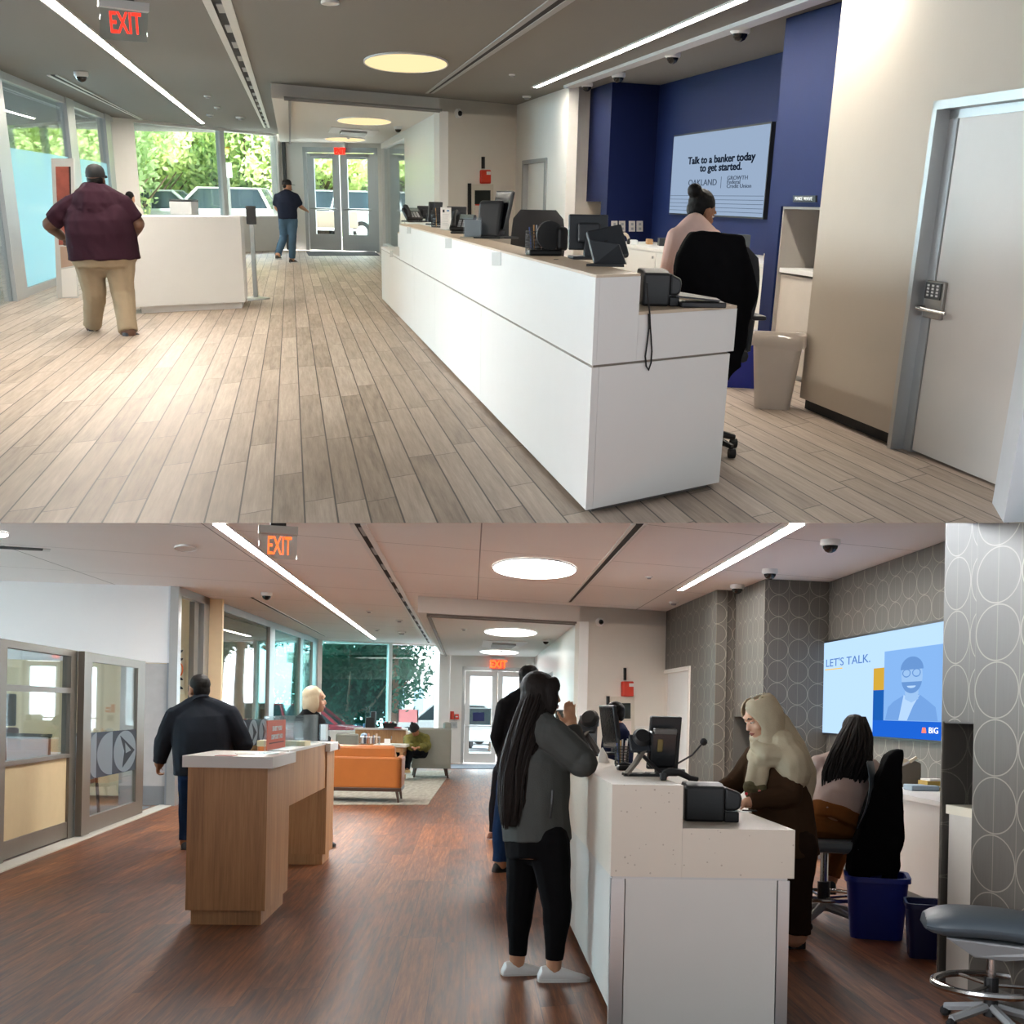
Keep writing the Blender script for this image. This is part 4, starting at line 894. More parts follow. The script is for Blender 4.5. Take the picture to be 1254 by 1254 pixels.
def sign_holder(r,loc,rz,w,h,label,tone=(244,246,246)):
    t=thing(r,'sign_holder',label,loc,rz,cat='sign holder');m=MB();m.box(-w/2,w/2,-.008,.008,0.01,h);m.build('panel',M('paper_white',tone,.4),t)
    m=MB();m.box(-w/2,w/2,-.06,.06,0,.01);m.build('foot',acry,t)
    m=MB();m.box(-w*.3,-w*.12,-.0095,-.0082,h*.78,h*.9);m.build('mark',M('ink_dark',(50,60,70),.6),t)
    m=MB();m.box(w*.08,w*.32,-.0095,-.0082,h*.82,h*.89);m.build('mark',M('ink_blue',(120,160,200),.6),t)
    for i in range(7):
        m=MB();m.box(-w*.32,w*(.32-.07*(i%3)),-.0095,-.0082,h*(.68-i*.075),h*(.69-i*.075));m.build('line',M('ink_pale',(176,184,190),.6),t)
    return t
sign_holder('t',top(546,282),ang*.4,13*mpp('t',top(546,282)),26*mpp('t',top(546,282)),'white upright notice in a clear holder on the upper teller counter')
monitor('t',top(559,279),ang+R(195),.24,.2,'small dark screen right of the white notice on the upper counter',5,stand=.03)
phone('t',top(567,286),ang-R(20),'black desk phone right of the white notice on the upper counter',1.2)
t=thing('t','card_holder','clear acrylic holder of cards before the black dock on the upper counter',top(580,292),0,cat='card holder')
m=MB();m.box(-.12,.1,-.05,.05,0,.012);m.build('base',acry,t);m=MB();m.box(-.09,.07,-.03,-.022,.012,.17);m.build('front_plate',acry,t)
m=MB();m.box(-.08,.06,-.015,.01,.012,.15);m.build('cards',M('card_grey',(120,124,130),.5),t)
def dock(r,loc,rz,label,k=1.):
    t=thing(r,'payment_terminal',label,loc,rz,cat='terminal');m=MB();m.box(-.12*k,.12*k,-.1*k,.1*k,0,.02*k,.006);m.build('foot',blackpl,t)
    m=MB();m.ext([(-.1*k,-.08*k,.02*k),(-.1*k,.1*k,.02*k),(-.1*k,.03*k,.28*k),(-.1*k,-.03*k,.3*k),(-.1*k,-.08*k,.24*k)],(.2*k,0,0));m.build('body',darkpl,t,bev=.02*k)
    m=MB();m.box(-.02*k,.03*k,-.085*k,-.078*k,.16*k,.175*k);m.build('badge',alum,t);return t
dock('t',top(601,292),ang+R(150),'black sloped dock standing before the tilted monitor on the upper counter',1.05)
monitor('t',top(614,292),ang+R(-75),.34,.33,'tilted grey topped monitor facing the staff chairs on the upper counter',14,stand=.06)
pen_cup('t',top(656,312),'black mesh pen cup in the middle of the upper counter',.065,.14,n=6,seed=4)
t=thing('t','tape_dispenser','black tape dispenser with rounded top right of the pen cup on the upper counter',top(669,313),ang,cat='tape dispenser')
m=MB();m.box(-.12,.1,-.05,.05,0,.035,.012);m.build('base',blackpl,t)
m=MB();m.lathe([(.04,-.03),(.085,-.03),(.085,.03),(.04,.03)],c=(.02,.02,.12),m=Matrix.Rotation(R(90),3,'X'));m.build('reel',blackpl,t,smooth=True)
m=MB();m.lathe([(.02,-.02),(.04,-.02),(.04,.02),(.02,.02)],c=(.02,.02,.12),m=Matrix.Rotation(R(90),3,'X'));m.build('core',M('tape_tan',(190,150,100),.5),t)
m=MB();m.box(.06,.13,-.045,.045,.03,.17,.02);m.build('arm',blackpl,t)
monitor('t',top(719,317),ang+R(178),.24,.2,'grey black monitor seen from behind near the end of the upper counter',-6,stand=.05)
t=thing('t','payment_tablet','big black tablet terminal on a wide folded foot nearest the end of the upper counter',top(745,326),R(10),cat='terminal')
m=MB();m.ext([(-.13,-.03,.0),(.07,-.07,.0),(.11,.09,.0),(-.03,.12,.0)],(0,0,.012));m.build('foot',blackpl,t)
m=MB();m.ext([(-.07,.02,.012),(.09,-.03,.012),(.06,.03,.11),(-.1,.05,.13)],(.01,.02,0));m.build('bracket',darkpl,t)
B=Matrix.Translation((.03,.05,.03))@Matrix.Rotation(R(-12),4,'Y')@Matrix.Rotation(R(-28),4,'X');m=MB();m.box(-.1,.1,-.015,.025,.0,.185,.012,m=B);m.build('shell',darkpl,t)
m=MB();m.box(-.085,.085,.025,.028,.015,.17,m=B);m.build('screen',screenb,t)
m=MB();m.box(-.02,.0,-.018,-.014,.10,.108,m=B);m.build('badge',blackpl,t)
tag(MB().box(-.014,.014,-.004,.004,0,.003).build('clip',blackpl,None,'t'),'tiny black clip lying on the sandy top of the upper counter','clip').location=top(681,318)
# printer, slim scanner, looped cord on the low shelf
sh=lambda x,y:G('t',x,y,zL)
def printer(r,loc,rz,w,d,h,label):
    t=thing(r,'receipt_printer',label,loc,rz,cat='printer')
    m=MB();m.ext([(-w/2,-d/2,0),(-w/2,-d/2,h*.92),(-w/2,-d*.1,h),(-w/2,d/2,h),(-w/2,d/2,0)],(w*.72,0,0));m.build('body',blackpl,t,bev=.012)
    m=MB();m.ext([(w*.22,-d/2,h*.3),(w*.22,-d/2,h*.92),(w*.5,-d/2,h*.78),(w*.53,-d/2,h*.62),(w*.5,-d/2,h*.36),(w*.4,-d/2,h*.3)],(0,d,0));m.build('lid',blackpl,t,bev=.012)
    m=MB();m.box(w*.22,w*.48,-d/2,d/2,0,h*.27,.006);m.build('base',blackpl,t)
    m=MB();m.box(w*.25,w*.52,-d*.3,d*.3,h*.27,h*.3);m.build('tray',M('paper_white',(244,246,246)),t)
    return t
pk=mpp('t',sh(808,380));pr=printer('t',sh(806,374)+V((0,.06,0)),R(4),48*pk,.24,43*pk,'black receipt printer on the low shelf at the end of the upper counter')
t=thing('t','document_scanner','flat black scanner on the low shelf right of the upper printer',sh(858,376),R(3),cat='scanner')
m=MB();m.box(-.115,.125,-.06,.1,0,.028,.006);m.build('base',blackpl,t);m=MB();m.ext([(-.14,-.04,.05),(.09,-.06,.033),(.1,.09,.033),(-.1,.11,.06)],(0,0,.008));m.build('lid',darkpl,t)
a=sh(796,381);pts=[P('t',x,y,C0,C2)+V((.0,-.012,0)) for x,y in ((792,346),(793,362),(795.5,384),(796,398),(797,412),(798,430),(797,444),(794,453),(791,448),(790,436),(792.5,418),(794.5,400),(794,384))]
m=MB();m.tube(pts,.0045,6);m.build('cord',blacksat,None,'t',smooth=True,label='black looped cord hanging over the end of the upper counter',cat='cord')
# ---- island counter
I0,I1=f0(185,374.5),f0(302,369);ik=P('t',178,263,I0,I1)
zI=P('t',240,263.5,I0,I1).z;di=(I1-I0).normalized();wi=(I1-I0).length;nI=V((-di.y,di.x,0))
t=thing('t','island_counter','square white island counter in the middle of the upper floor',(I0+di*wi/2),0,cat='counter')
o=I0-di*.06
m=MB(t.location);p,q_=I0-di*.1,I1+di*.03;nI=UT;m.prism([p,q_,q_+nI*1.3,p+nI*1.3],.09,zI);m.build('body',laminate,t)
m=MB(t.location);p,q_=I0,I1-di*.03;m.prism([p+nI*.05,q_+nI*.05,q_+nI*1.2,p+nI*1.2],0,.09);m.build('toe_kick',laminw,t)
lb=G('t',215,263.5,zI)+V((0,.3,0));k=mpp('t',lb)
t=thing('t','printer','pale box printer with dark top standing on the white island counter',lb,0,cat='printer');m=MB();m.box(-13.5*k,13.5*k,0,.4,0,15*k,.01);m.build('body',greypl if 0 else M('device_grey',(206,208,208),.5),t);m=MB();m.box(-13.5*k,13.5*k,0,.4,15*k,17.5*k);m.build('lid',darkpl,t)
bp=D('t',307,264,I1.y+.5);k=mpp('t',bp);t=thing('t','card_terminal','black upright screen on a stand right of the white island counter',(bp.x,bp.y,0),0,cat='terminal')
m=MB();m.box(-5.5*k,6.5*k,-.02,.02,bp.z-10*k,bp.z+11*k,.01);m.build('screen',blackpl,t);m=MB();m.box(-.03,.03,.0,.06,.02,bp.z);m.build('post',alum,t);m=MB();m.lathe([(.01,0),(.22,0),(.22,.02),(.01,.025)]);m.build('foot',alum,t)
# low cupboard under the street window with dark plinth
a,b=f0(300,305),f0(341,306.5);d=(b-a).normalized();n=V((-d.y,d.x,0))
m=MB();m.prism([a-d*6,b,b+n*.1,a-d*6+n*.1],0,.13);m.build('baseboard_street',M('plinth_dark',(56,56,58),.6),r='t',kind='structure')
# ---- poster stand by the left glass
a,b=G('t',70,365,0),G('t',96,364,0);k=mpp('t',a)
dd=V((1,.12,0)).normalized();zz=lambda x,y:P('t',x,y,a,a+dd)
t=thing('t','poster_stand','tall grey floor stand with a red poster by the left glass wall',(a.x,a.y,0),0,cat='display stand')
def vq(t,name,mat,pts,th,**kw):
    m=MB(t.location);m.ext(pts,V((-dd.y,dd.x,0))*th);return m.build(name,mat,t,**kw)
vq(t,'frame',M('stand_grey',(196,196,194),.5),[zz(62.5,194),zz(90,194),zz(95,365),zz(70,365)],.08)
P2=lambda pts:[zz(x,y)-V((-dd.y,dd.x,0))*.004 for x,y in pts]
vq(t,'poster',M('poster_red',(150,76,62),.5,var=.5,vs=7),P2([(68,204),(85,204),(86.5,300),(72,300)]),.004,label='rust red printed poster')
vq(t,'dark_edge',blackpl,P2([(84,204),(86.5,204),(88.5,300),(86,300)]),.005)
vq(t,'lower_panel',laminw,P2([(75,330),(93,327),(94.5,363),(76.5,364)]),.005)
for x in (80,):
    vq(t,'brochure',M('brochure_tan',(176,150,132),.5),P2([(73.5,302),(91,302),(92.5,325),(75,328)]),.004)
# ---- back wall fittings
hw=lambda x,y:P('t',x,y,h1,h2);nH=V((VT.y,-VT.x,0));nH=nH if nH.y<0 else -nH
def on_wall(r,name,label,fn,n,rect,th,mat,cat,parent=None,loc=None,bev=0,off=0.):
    x0,y0,x1,y1=rect;ps=[fn(x0,y0),fn(x1,y0),fn(x1,y1),fn(x0,y1)]
    if parent is None:
        c_=sum(ps,V())/4;t=thing(r,name,label,(c_.x,c_.y,min(p.z for p in ps)),0,cat=cat)
        m=MB(t.location);m.ext([p+n*off for p in ps],n*th);m.build('body',mat,t,bev=bev);return t
    m=MB(loc);m.ext([p+n*off for p in ps],n*th);return m.build(name,mat,parent,bev=bev)
red=M('alarm_red',(204,56,34),.4)
t=on_wall('t','alarm_box','red alarm box with a black rod above it on the upper back wall',hw,nH,(587,208,599,225),.06,red,'alarm',bev=.02)
on_wall('t','sticker','',hw,nH,(593,210,598,214),.003,whitepl,'',t,t.location,off=.061);on_wall('t','rod','',hw,nH,(589.5,192,592,206.5),.04,blackpl,'',t,t.location)
def aed(r,fn,n,R_,win,door,label,edge):
    t=on_wall(r,'wall_cabinet',label,fn,n,R_,.05,M('cabinet_cream',(206,198,184),.4),'cabinet')
    on_wall(r,'window_pane','',fn,n,win,.008,M('cabinet_glass',(34,40,38),.12),'',t,t.location,off=.0505)
    on_wall(r,'side_trim','',fn,n,edge,.058,blackpl,'',t,t.location)
    on_wall(r,'lower_door','',fn,n,door,.008,M('cabinet_rose',(222,208,200),.4),'',t,t.location,off=.0505);return t
t=aed('t',hw,nH,(574,225.5,602,272),(579,233,598,250),(579,252,598,272),'cream wall cabinet with a dark window below the red alarm box of the upper office',(572.7,224.5,574.6,272))
on_wall('t','red_line','',hw,nH,(579,250,598,251.5),.004,red,'',t,t.location,off=.059)
for y in (0,):
    t=on_wall('t','wall_plate','blank pale wall plate with two faint rows right of the upper wall cabinet',hw,nH,(609,234,622.5,254),.02,white,'wall plate')
    for yy in (239.5,243.5):on_wall('t','row','',hw,nH,(611,yy,619,yy+1.2),.003,stk,'',t,t.location,off=.021)
# ---- alcove: outlets, credenza, display, screen, niche
q0,q1,q2,q3=[V((a.x,a.y,0)) for a in (c(717,111),c(750,100),c(808,104),c(957,63.5))]
fB=lambda x,y:P('t',x,y,q1,q2);nBk=(q2-q1);nBk=V((nBk.y,-nBk.x,0)).normalized()
for i,x in enumerate((752,761.5,773.5,783)):
    t=on_wall('t','wall_outlet',['leftmost white outlet plate on the dark blue cupboard','second white outlet plate from the left on the dark blue cupboard','third white outlet plate from the left on the dark blue cupboard','rightmost white outlet plate on the dark blue cupboard'][i],fB,nBk,(x-3.6,270.5,x+3.6,283.5),.015,M('outlet_white',(206,200,192),.5),'outlet')
    t['group']='outlet plates on the dark blue cupboard'
    for yy in (273,278.5):on_wall('t','socket','',fB,nBk,(x-1.4,yy,x+1.4,yy+3),.004,greypl,'',t,t.location,off=.016)
fT=lambda x,y:P('t',x,y,q2,q3);dT=(q3-q2).normalized();nT=V((dT.y,-dT.x,0));nT=nT if nT.x<0 else -nT
TVA,TVB,TVC,TVD=fT(829.5,166),fT(950.5,148.5),fT(944,270),fT(826,262)
t=thing('t','wall_screen','wide wall screen with a banker message on the navy wall',((TVA+TVB)/2).xy.to_3d()+V((0,0,TVD.z)),0,cat='screen')
zb=(TVC.z+TVD.z)/2;zt2=(TVA.z+TVB.z)/2;a=V((TVA.x,TVA.y,0));b=V((TVB.x,TVB.y,0))
m=MB(t.location);m.prism([a,b,b+nT*.05,a+nT*.05],zb,zt2);m.build('bezel',blackpl,t)
sbl=MEMIT('screen_pale_blue',(150,170,196),.52);bz=.02
m=MB(t.location);a2_,b2_=a+dT*bz,b-dT*bz;m.prism([a2_+nT*.05,b2_+nT*.05,b2_+nT*.053,a2_+nT*.053],zb+bz,zt2-bz);m.build('picture',sbl,t)
WT=(b-a).length;HTV=zt2-zb;tt=lambda u,v:a+dT*(WT*u)+V((0,0,zb+HTV*v))+nT*.055-t.location
ink=MEMIT('ink_navy',(28,38,56),.3);inkg=MEMIT('ink_slate',(84,98,118),.4)
for body,u,v,sz_,xs_ in (('Talk to a banker today',.545,.66,.078,2.05),('to get started.',.56,.565,.078,2.05)):text(None,body,sz_*HTV*1.55,tt(u,v),dT,(0,0,1),ink,'lettering',t,xs=WT/HTV/1.75*1.08,depth=.002,bold=.003)
kx=WT/HTV/1.75
text(None,'OAKLAND',.105*HTV,tt(.38,.395),dT,(0,0,1),inkg,'lettering',t,xs=kx*1.1,depth=.002)
for i,bd in enumerate(('GROWTH','Federal','Credit Union')):text(None,bd,.064*HTV,tt(.64,.44-.045*i),dT,(0,0,1),inkg,'lettering',t,xs=kx*1.2,depth=.002,align='LEFT')
m=MB(t.location);p=tt(.58,.34)+t.location;m.prism([p.xy.to_3d(),(p+dT*.012).xy.to_3d(),(p+dT*.012+nT*.002).xy.to_3d(),(p+nT*.002).xy.to_3d()],zb+HTV*.33,zb+HTV*.46);m.build('divider',inkg,t)
for i in range(5):
    m=MB(t.location);p,q_=a+dT*.03+nT*.053,b-dT*.03+nT*.053;m.prism([p,q_,q_+nT*.001,p+nT*.001],zb+HTV*(.06+.045*i),zb+HTV*(.065+.045*i));m.build('rule',inkg,t)
# credenza under the screen (two visible stretches)
fz=.92
cr0=D('t',765,300,q2.y-.2);
zc0=fT(850,325).z
A0=q1+(q2-q1)*.12;A0=A0-V((0,0,0))
e_=.78
cp=[A0+nT*0+(q2-q1).normalized()*.0]
fBd=(q2-q1).normalized();base0=q2-fBd*(e_/abs(fBd.dot(nT)))+dT*.03;sp0=(V((p0.x,p0.y,0))-q2).dot(dT);end0=q2+dT*min(7.6,sp0-.06)+nT*e_;bk=q2+dT*.03+nT*.01
zcr=P('t',800,304,base0,end0).z
t=thing('t','credenza','white low credenza along the navy wall under the upper screen',(base0+end0)/2,0,cat='cabinet')
m=MB(t.location);m.prism([base0,end0,end0-nT*(e_-.01),bk],.08,zcr-.03);m.build('body',laminate,t)
m=MB(t.location);m.prism([base0+nT*.02,end0+nT*.02,end0-nT*(e_-.01),bk],zcr-.03,zcr);m.build('worktop',laminw,t)
m=MB(t.location);m.prism([base0-nT*.06+dT*.1,end0-nT*.06,end0-nT*(e_-.05),bk+dT*.05],0,.08);m.build('plinth',greypl,t)
LD=(end0-base0).length/5-.01
for i in range(5):
    s0=.02+i*(LD+.01);p,q_=base0+dT*s0,base0+dT*(s0+LD-.02);m=MB(t.location);m.prism([p,q_,q_+nT*.02,p+nT*.02],.1,zcr-.05);dd_=m.build('door',laminate,t)
    m=MB(t.location);p=base0+dT*(s0+LD-.12)+nT*.02;m.prism([p,p+dT*.02,p+dT*.02+nT*.02,p+nT*.02],zcr-.12,zcr-.09);m.build('knob',alum,dd_)
onc=lambda x,y:G('t',x,y,zcr)
dsp=onc(803,291);k=mpp('t',dsp)
t=thing('t','brochure_rack','beige countertop rack of dark leaflets under a light box on the upper credenza',dsp,0,cat='rack')
m=MB();m.box(-10*k,9*k,-.08,.12,34*k,40*k,.004);m.build('header',M('rack_cream',(226,220,208),.5),t)
m=MB();m.box(-9.5*k,-8*k,-.05,.1,0,34*k);m.box(6.5*k,8*k,-.05,.1,0,34*k);m.box(-8*k,6.5*k,.06,.1,0,34*k);m.build('back_panel',M('rack_beige',(172,166,150),.6),t)
m=MB();m.box(-8*k,6.5*k,-.02,.05,0,21*k);m.build('leaflets',M('leaflet_dark',(52,54,58),.6,var=.5,vs=30),t)
for (x,y,w,h,nm,mt,lb) in ((811,301,10,9,'desk_tray',darkpl,'dark document tray right of the brochure rack on the upper credenza'),(795,299,7,6,'tin',M('tin_tan',(176,136,96),.5),'small tan tin beside the brochure rack on the upper credenza'),(775,299,10,5,'paper_stack',M('paper_white',(244,246,246)),'white papers at the left end of the upper credenza'),(909,313,12,24,'storage_box',M('box_slate',(74,80,84),.6),'grey upright file box behind the chair on the upper credenza')):
    p=onc(x,y);k=mpp('t',p);tag(MB().box(-w/2*k,w/2*k,-.12,.12,0,h*k,.006).build(nm,mt,None,'t'),lb,nm.replace('_',' ')).location=p
p=onc(764,299);k=mpp('t',p);t=thing('t','headset','black and beige headset lying at the left end of the upper credenza',p,0,cat='headset')
m=MB();m.tube([(-6*k*math.cos(a),.0,.02+10*k*math.sin(a)) for a in [i*math.pi/10 for i in range(11)]],.02,8);m.build('band',M('headset_beige',(190,176,160),.5),t);
for sx in (-1,1):m=MB();m.ball((sx*6*k,0,.03),(.03,.05,.05));m.build('ear_cushion',blackpl,t)
for i in range(3):
    p=onc(893+i*4,297);k=mpp('t',p);tag(MB().box(-1.5*k,1.5*k,-.15,.15,0,(20-i*2)*k,m=Matrix.Rotation(R(8+6*i),4,'Y')).build('file_folder',M('folder_%d'%i,((222,222,214),(214,196,160),(180,196,206))[i],.6),None,'t'),['white folder standing upright behind the black jacket','manila folder standing upright behind the black jacket','pale blue folder standing upright behind the black jacket'][i],'folder','folders behind the black jacket').location=p
p=onc(937,319);k=mpp('t',p);t=thing('t','paper_towel_roll','cream roll standing at the right end of the upper credenza',p,0,cat='roll');m=MB();m.lathe([(.01,0),(2.2*k,0),(2.2*k,8*k),(.7*k,8*k),(.7*k,7*k),(.01,7*k)]);m.build('roll',M('roll_cream',(226,214,190),.7),t)
# niche cupboard and sign
d=(p1-p0).normalized();nn=V((-d.y,d.x,0));fP=lambda x,y:P('t',x,y,p0,p1)
zn=P('t',980,331,p0+nn*.03,p1+nn*.03).z
t=thing('t','niche_cabinet','white cupboard with pale top inside the pillar niche of the upper office',p0+d*(n0+.35)+nn*.3,0,cat='cabinet')
p,q_=p0+d*(n0+.03),p0+d*(n0+1.0)
m=MB(t.location);m.prism([p+nn*.05,q_+nn*.05,q_+nn*.55,p+nn*.55],.05,zn-.06);m.build('body',M('cupboard_stone',(206,198,188),.5),t)
m=MB(t.location);m.prism([p+nn*.03,q_+nn*.03,q_+nn*.57,p+nn*.57],zn-.04,zn);m.build('worktop',laminw,t)
m=MB(t.location);m.prism([p+nn*.08,q_+nn*.08,q_+nn*.5,p+nn*.5],0,.05);m.build('plinth',greypl,t)
t=on_wall('t','name_sign','small black sign with white letters over the pillar niche',fP,-nn,(973.5,239.5,1001,247.5),.02,blackpl,'sign')
cc=fP(987,243.5)-nn*.024;text(None,'MAKE WAVE',.042,cc-t.location,d if d.x>0 else d,(0,0,1),M('letter_white',(230,230,230),.5),'lettering',t,xs=1.5,depth=.002)
# bins
def bin_(r,name,loc,w0,w1,d0,d1,h,mat,label,liner=None,rz=0):
    t=thing(r,name,label,loc,rz,cat='bin')
    def rr(w,d_,z,n=6,rad=.2):
        pts=[];ra=min(w,d_)*rad
        for cx,cy,a0 in ((w/2-ra,d_/2-ra,0),(-w/2+ra,d_/2-ra,90),(-w/2+ra,-d_/2+ra,180),(w/2-ra,-d_/2+ra,270)):
            for i in range(n+1):a=R(a0+90*i/n);pts.append(V((cx+ra*math.cos(a),cy+ra*math.sin(a),z)))
        return pts
    m=MB();m.loft([rr(w0,d0,0),rr(w1,d1,h),rr(w1*.94,d1*.94,h),rr(w0*.94,d0*.94,.02)]);m.build('shell',mat,t,smooth=True)
    m=MB();m.loft([rr(w1,d1,h-.03),rr(w1*1.07,d1*1.07,h-.03),rr(w1*1.07,d1*1.07,h+.004),rr(w1*.95,d1*.95,h+.004)],cap=False);m.build('rim',liner or mat,t,smooth=True)
    if liner:
        rd=random.Random(3);a_=[p+V((rd.uniform(-.004,.004),rd.uniform(-.004,.004),rd.uniform(-.02,.01))) for p in rr(w1*1.09,d1*1.09,h-.085)]
        m=MB();m.loft([a_,rr(w1*1.085,d1*1.085,h+.006),rr(w1*.92,d1*.92,h+.0),rr(w1*.85,d1*.85,h-.2)],cap=False);m.build('liner',liner,t,smooth=2,recalc=True)
    return t
linerm=MGLASS('bag_plastic',(250,248,244),.1,.75,(222,214,206))
p=f0(956,499)-V((.07,0,0));k=mpp('t',p);bin_('t','waste_bin',p,42*k,60*k,.22,.3,86*k,M('bin_putty',(196,188,180),.45),'putty coloured waste bin with a plastic liner by the upper right wall',linerm,R(-12))
bluep=M('bin_blue',(20,40,140),.4)
p=f0(908,472);k=mpp('t',p);bin_('t','recycling_bin',p,44*k,52*k,.34,.4,62*k,bluep,'blue recycling bin behind the black jacket of the upper office',None,R(-14))
# keypad lock and lever on the near right door
e0,d1,nn,dxa,s6,d3,dl=DOORT
fD=lambda x,y:P('t',x,y,e0+nn*.07,E2+nn*.07)
a,b=fD(1138,343),fD(1159,391);cc=(a+b)/2;loc=d3.location
u0,u1=sz(fD(1137,366),e0,E2)[0],sz(fD(1159,366),e0,E2)[0];zA,zB_=fD(1148,391).z,fD(1148,344).z
pt=lambda s_,off,z:e0+d1*s_-nn*(off-.07)+V((0,0,z))
m=MB(loc);m.ext([pt(u0,0,zA),pt(u1,0,zA),pt(u1,0,zB_),pt(u0,0,zB_)],-nn*.03);lk=m.build('lock_body',M('lock_nickel',(150,146,140),.35,.8),dl,bev=.008)
m=MB(loc);zq=zA+(zB_-zA)*.52;m.ext([pt(u0+.01,.03,zq),pt(u1-.02,.03,zq),pt(u1-.02,.03,zB_-.01),pt(u0+.01,.03,zB_-.01)],-nn*.006);m.build('keypad',blackpl,lk)
for i in range(4):
    for j in range(3):
        s_=u0+.02+(u1-u0-.05)*(j+.5)/3;z=zq+.012+(zB_-zq-.03)*(i+.5)/4;m=MB(loc);c_=pt(s_,.036,z);m.ext([c_+d1*x+V((0,0,y)) for x,y in ((-.012,-.006),(.012,-.006),(.012,.006),(-.012,.006))],-nn*.004);m.build('button',whitepl,lk)
zh=fD(1150,379).z;m=MB(loc);m.tube([pt(u0+.02,.03,zh),pt(u0+.03,.08,zh),pt(u0+.12,.085,zh-.004),pt(u1+.14,.07,zh-.01)],[.016,.014,.012,.010],10);m.build('lever_handle',silver,lk,smooth=True)
# ---- chairs
mesh_b=M('mesh_black',(24,24,28),.75,bump=.3,bsz=300)
def task_chair(r,loc,rz,label,k=1.,seat_h=.62,arms=1,back_h=.5,fab=None,ring=0,col=None,group=None):
    t=thing(r,'office_chair',label,loc,rz,group,cat='chair');fab=fab or mesh_b
    m=MB();m.box(-.25*k,.25*k,-.23*k,.25*k,seat_h-.08,seat_h,.035);m.build('seat',fab,t,smooth=True)
    rows=[]
    for i in range(9):
        z=seat_h+.1+back_h*i/8;w=(.2+.05*math.sin(math.pi*(.15+.75*i/8)))*k*(1-.25*max(0,(i-7)));y=-.25-.05*math.sin(i/8*math.pi*.9)-.04*(i/8)
        rows.append([V((w*math.cos(a),y+.035*(abs(math.cos(a))**2)+.02*math.sin(a),z)) for a in [j*math.pi/8 for j in range(16)]])
    m=MB();m.loft(rows);m.build('backrest',fab,t,smooth=True)
    m=MB();m.tube([(0,-.12,seat_h-.09),(0,-.3,seat_h-.04),(0,-.33,seat_h+.2)],.025);m.build('back_stem',blackpl,t)
    m=MB();m.cyl((0,0,.1),(0,0,seat_h-.08),.028);m.build('column',silver if ring else blackpl,t)
    for i in range(5):
        a=i*2*math.pi/5+.3;m=MB();m.tube([(0,0,.14),(math.cos(a)*.15,math.sin(a)*.15,.11),(math.cos(a)*.31,math.sin(a)*.31,.07)],[.035,.028,.018],8);lg=m.build('leg',col or blackpl,t)
        m=MB();m.cyl((math.cos(a)*.31-.02,math.sin(a)*.31,.03),(math.cos(a)*.31+.02,math.sin(a)*.31,.03),.03,seg=12);m.build('caster',blacksat,lg)
    if arms:
        for sx in (-1,1):
            m=MB();m.tube([(sx*.2,-.02,seat_h-.05),(sx*.3,-.02,seat_h-.02),(sx*.31,-.02,seat_h+.17)],.02);a_=m.build('arm_post',blackpl,t)
            m=MB();m.box(sx*.31-.045,sx*.31+.045,-.17,.13,seat_h+.17,seat_h+.2,.012);m.build('arm_pad',blackpl,a_)
    if ring:
        RZ=.21;m=MB();m.tube([(math.cos(a)*.28,math.sin(a)*.28,RZ) for a in [i*2*math.pi/32 for i in range(32)]],.014,8,closed=True);rg=m.build('foot_ring',silver,t,smooth=True)
        for i in range(4):
            a=i*math.pi/2+.4;m=MB();m.tube([(0,0,RZ-.02),(math.cos(a)*.28,math.sin(a)*.28,RZ)],.01,6);m.build('spoke',silver,rg)
        m=MB();m.cyl((0,0,RZ-.03),(0,0,RZ+.1),.045);m.build('clamp',blackpl,rg)
    return t
pc=D('t',651,300,13.2);task_chair('t',(pc.x,pc.y,0),R(12),'black mesh office chair with the broad back behind the upper pen cup',1.1,.66,0,.64)
pc=D('t',622,300,14.6);task_chair('t',(pc.x,pc.y,0),R(70),'black office chair turned sideways behind the tilted upper monitor',1.,.66,0,.6)
pc=D('t',866,330,8.05);CHJ=task_chair('t',(pc.x,pc.y,0),R(8),'black office chair under the black jacket by the upper printer',1.,.66,1,.50)
pj=pc
# =====================================================  LOWER OFFICE: left side
A0,A1=fb(14,1053),fb(165,997);dA=(A1-A0).normalized();nA_=V((-dA.y,dA.x,0))
sA=lambda x,y:sz(P('b',x,y,A0,A1),A0,A1)
zTop=sA(92,797)[1]
def abar(m,xa,xb,ya,yb,o0=-.03,o1=.06):
    """bar in the partition plane between picture columns xa..xb and heights ya..yb (metres)"""
    a,b=(sA(x,900)[0] for x in (xa,xb));p,q=A0+dA*a,A0+dA*b;m.prism([p+nA_*o0,q+nA_*o0,q+nA_*o1,p+nA_*o1],ya,yb)
zm=sA(60,841)[1];zm2=sA(60,848)[1];zs1=sA(50,927)[1];zs0=sA(50,932)[1];zk1=sA(50,1016)[1]
m=MB()
abar(m,-60,3,0,zTop);abar(m,82,90,0,zTop);abar(m,3,82,zTop-.07,zTop);abar(m,3,82,zm2,zm);abar(m,3,82,zs0,zs1)
abar(m,3,82,.03,zk1,-.02,.05)
w7=m.build('window_7',alumd,r='b',kind='structure')
m=MB(w7.location);abar(m,3,82,zk1,zs0,.0,.04);m.build('fabric_panel',M('fabric_beige',(196,178,142),.9,bump=.3,bsz=120),w7,label='beige fabric lower panel')
for za,zb in ((zs1,zm2),(zm,zTop-.07)):
    m=MB(w7.location);abar(m,3,82,za,zb,.01,.022);m.build('window_pane',glass,w7)
wl_=MB();p,q=A0-dA*3.6,A0-dA*9.5;wl_.prism([p,q,q+nA_*.15,p+nA_*.15],0,HB);wl_.cut('b',-1);wl_.build('wall_left_unseen.001',white,r='b',kind='structure')  # unseen wall, added to block the left sky from the counter end
m=MB();p,q=A0+dA*(sA(-60,900)[0]-.05),A0-dA*3.6
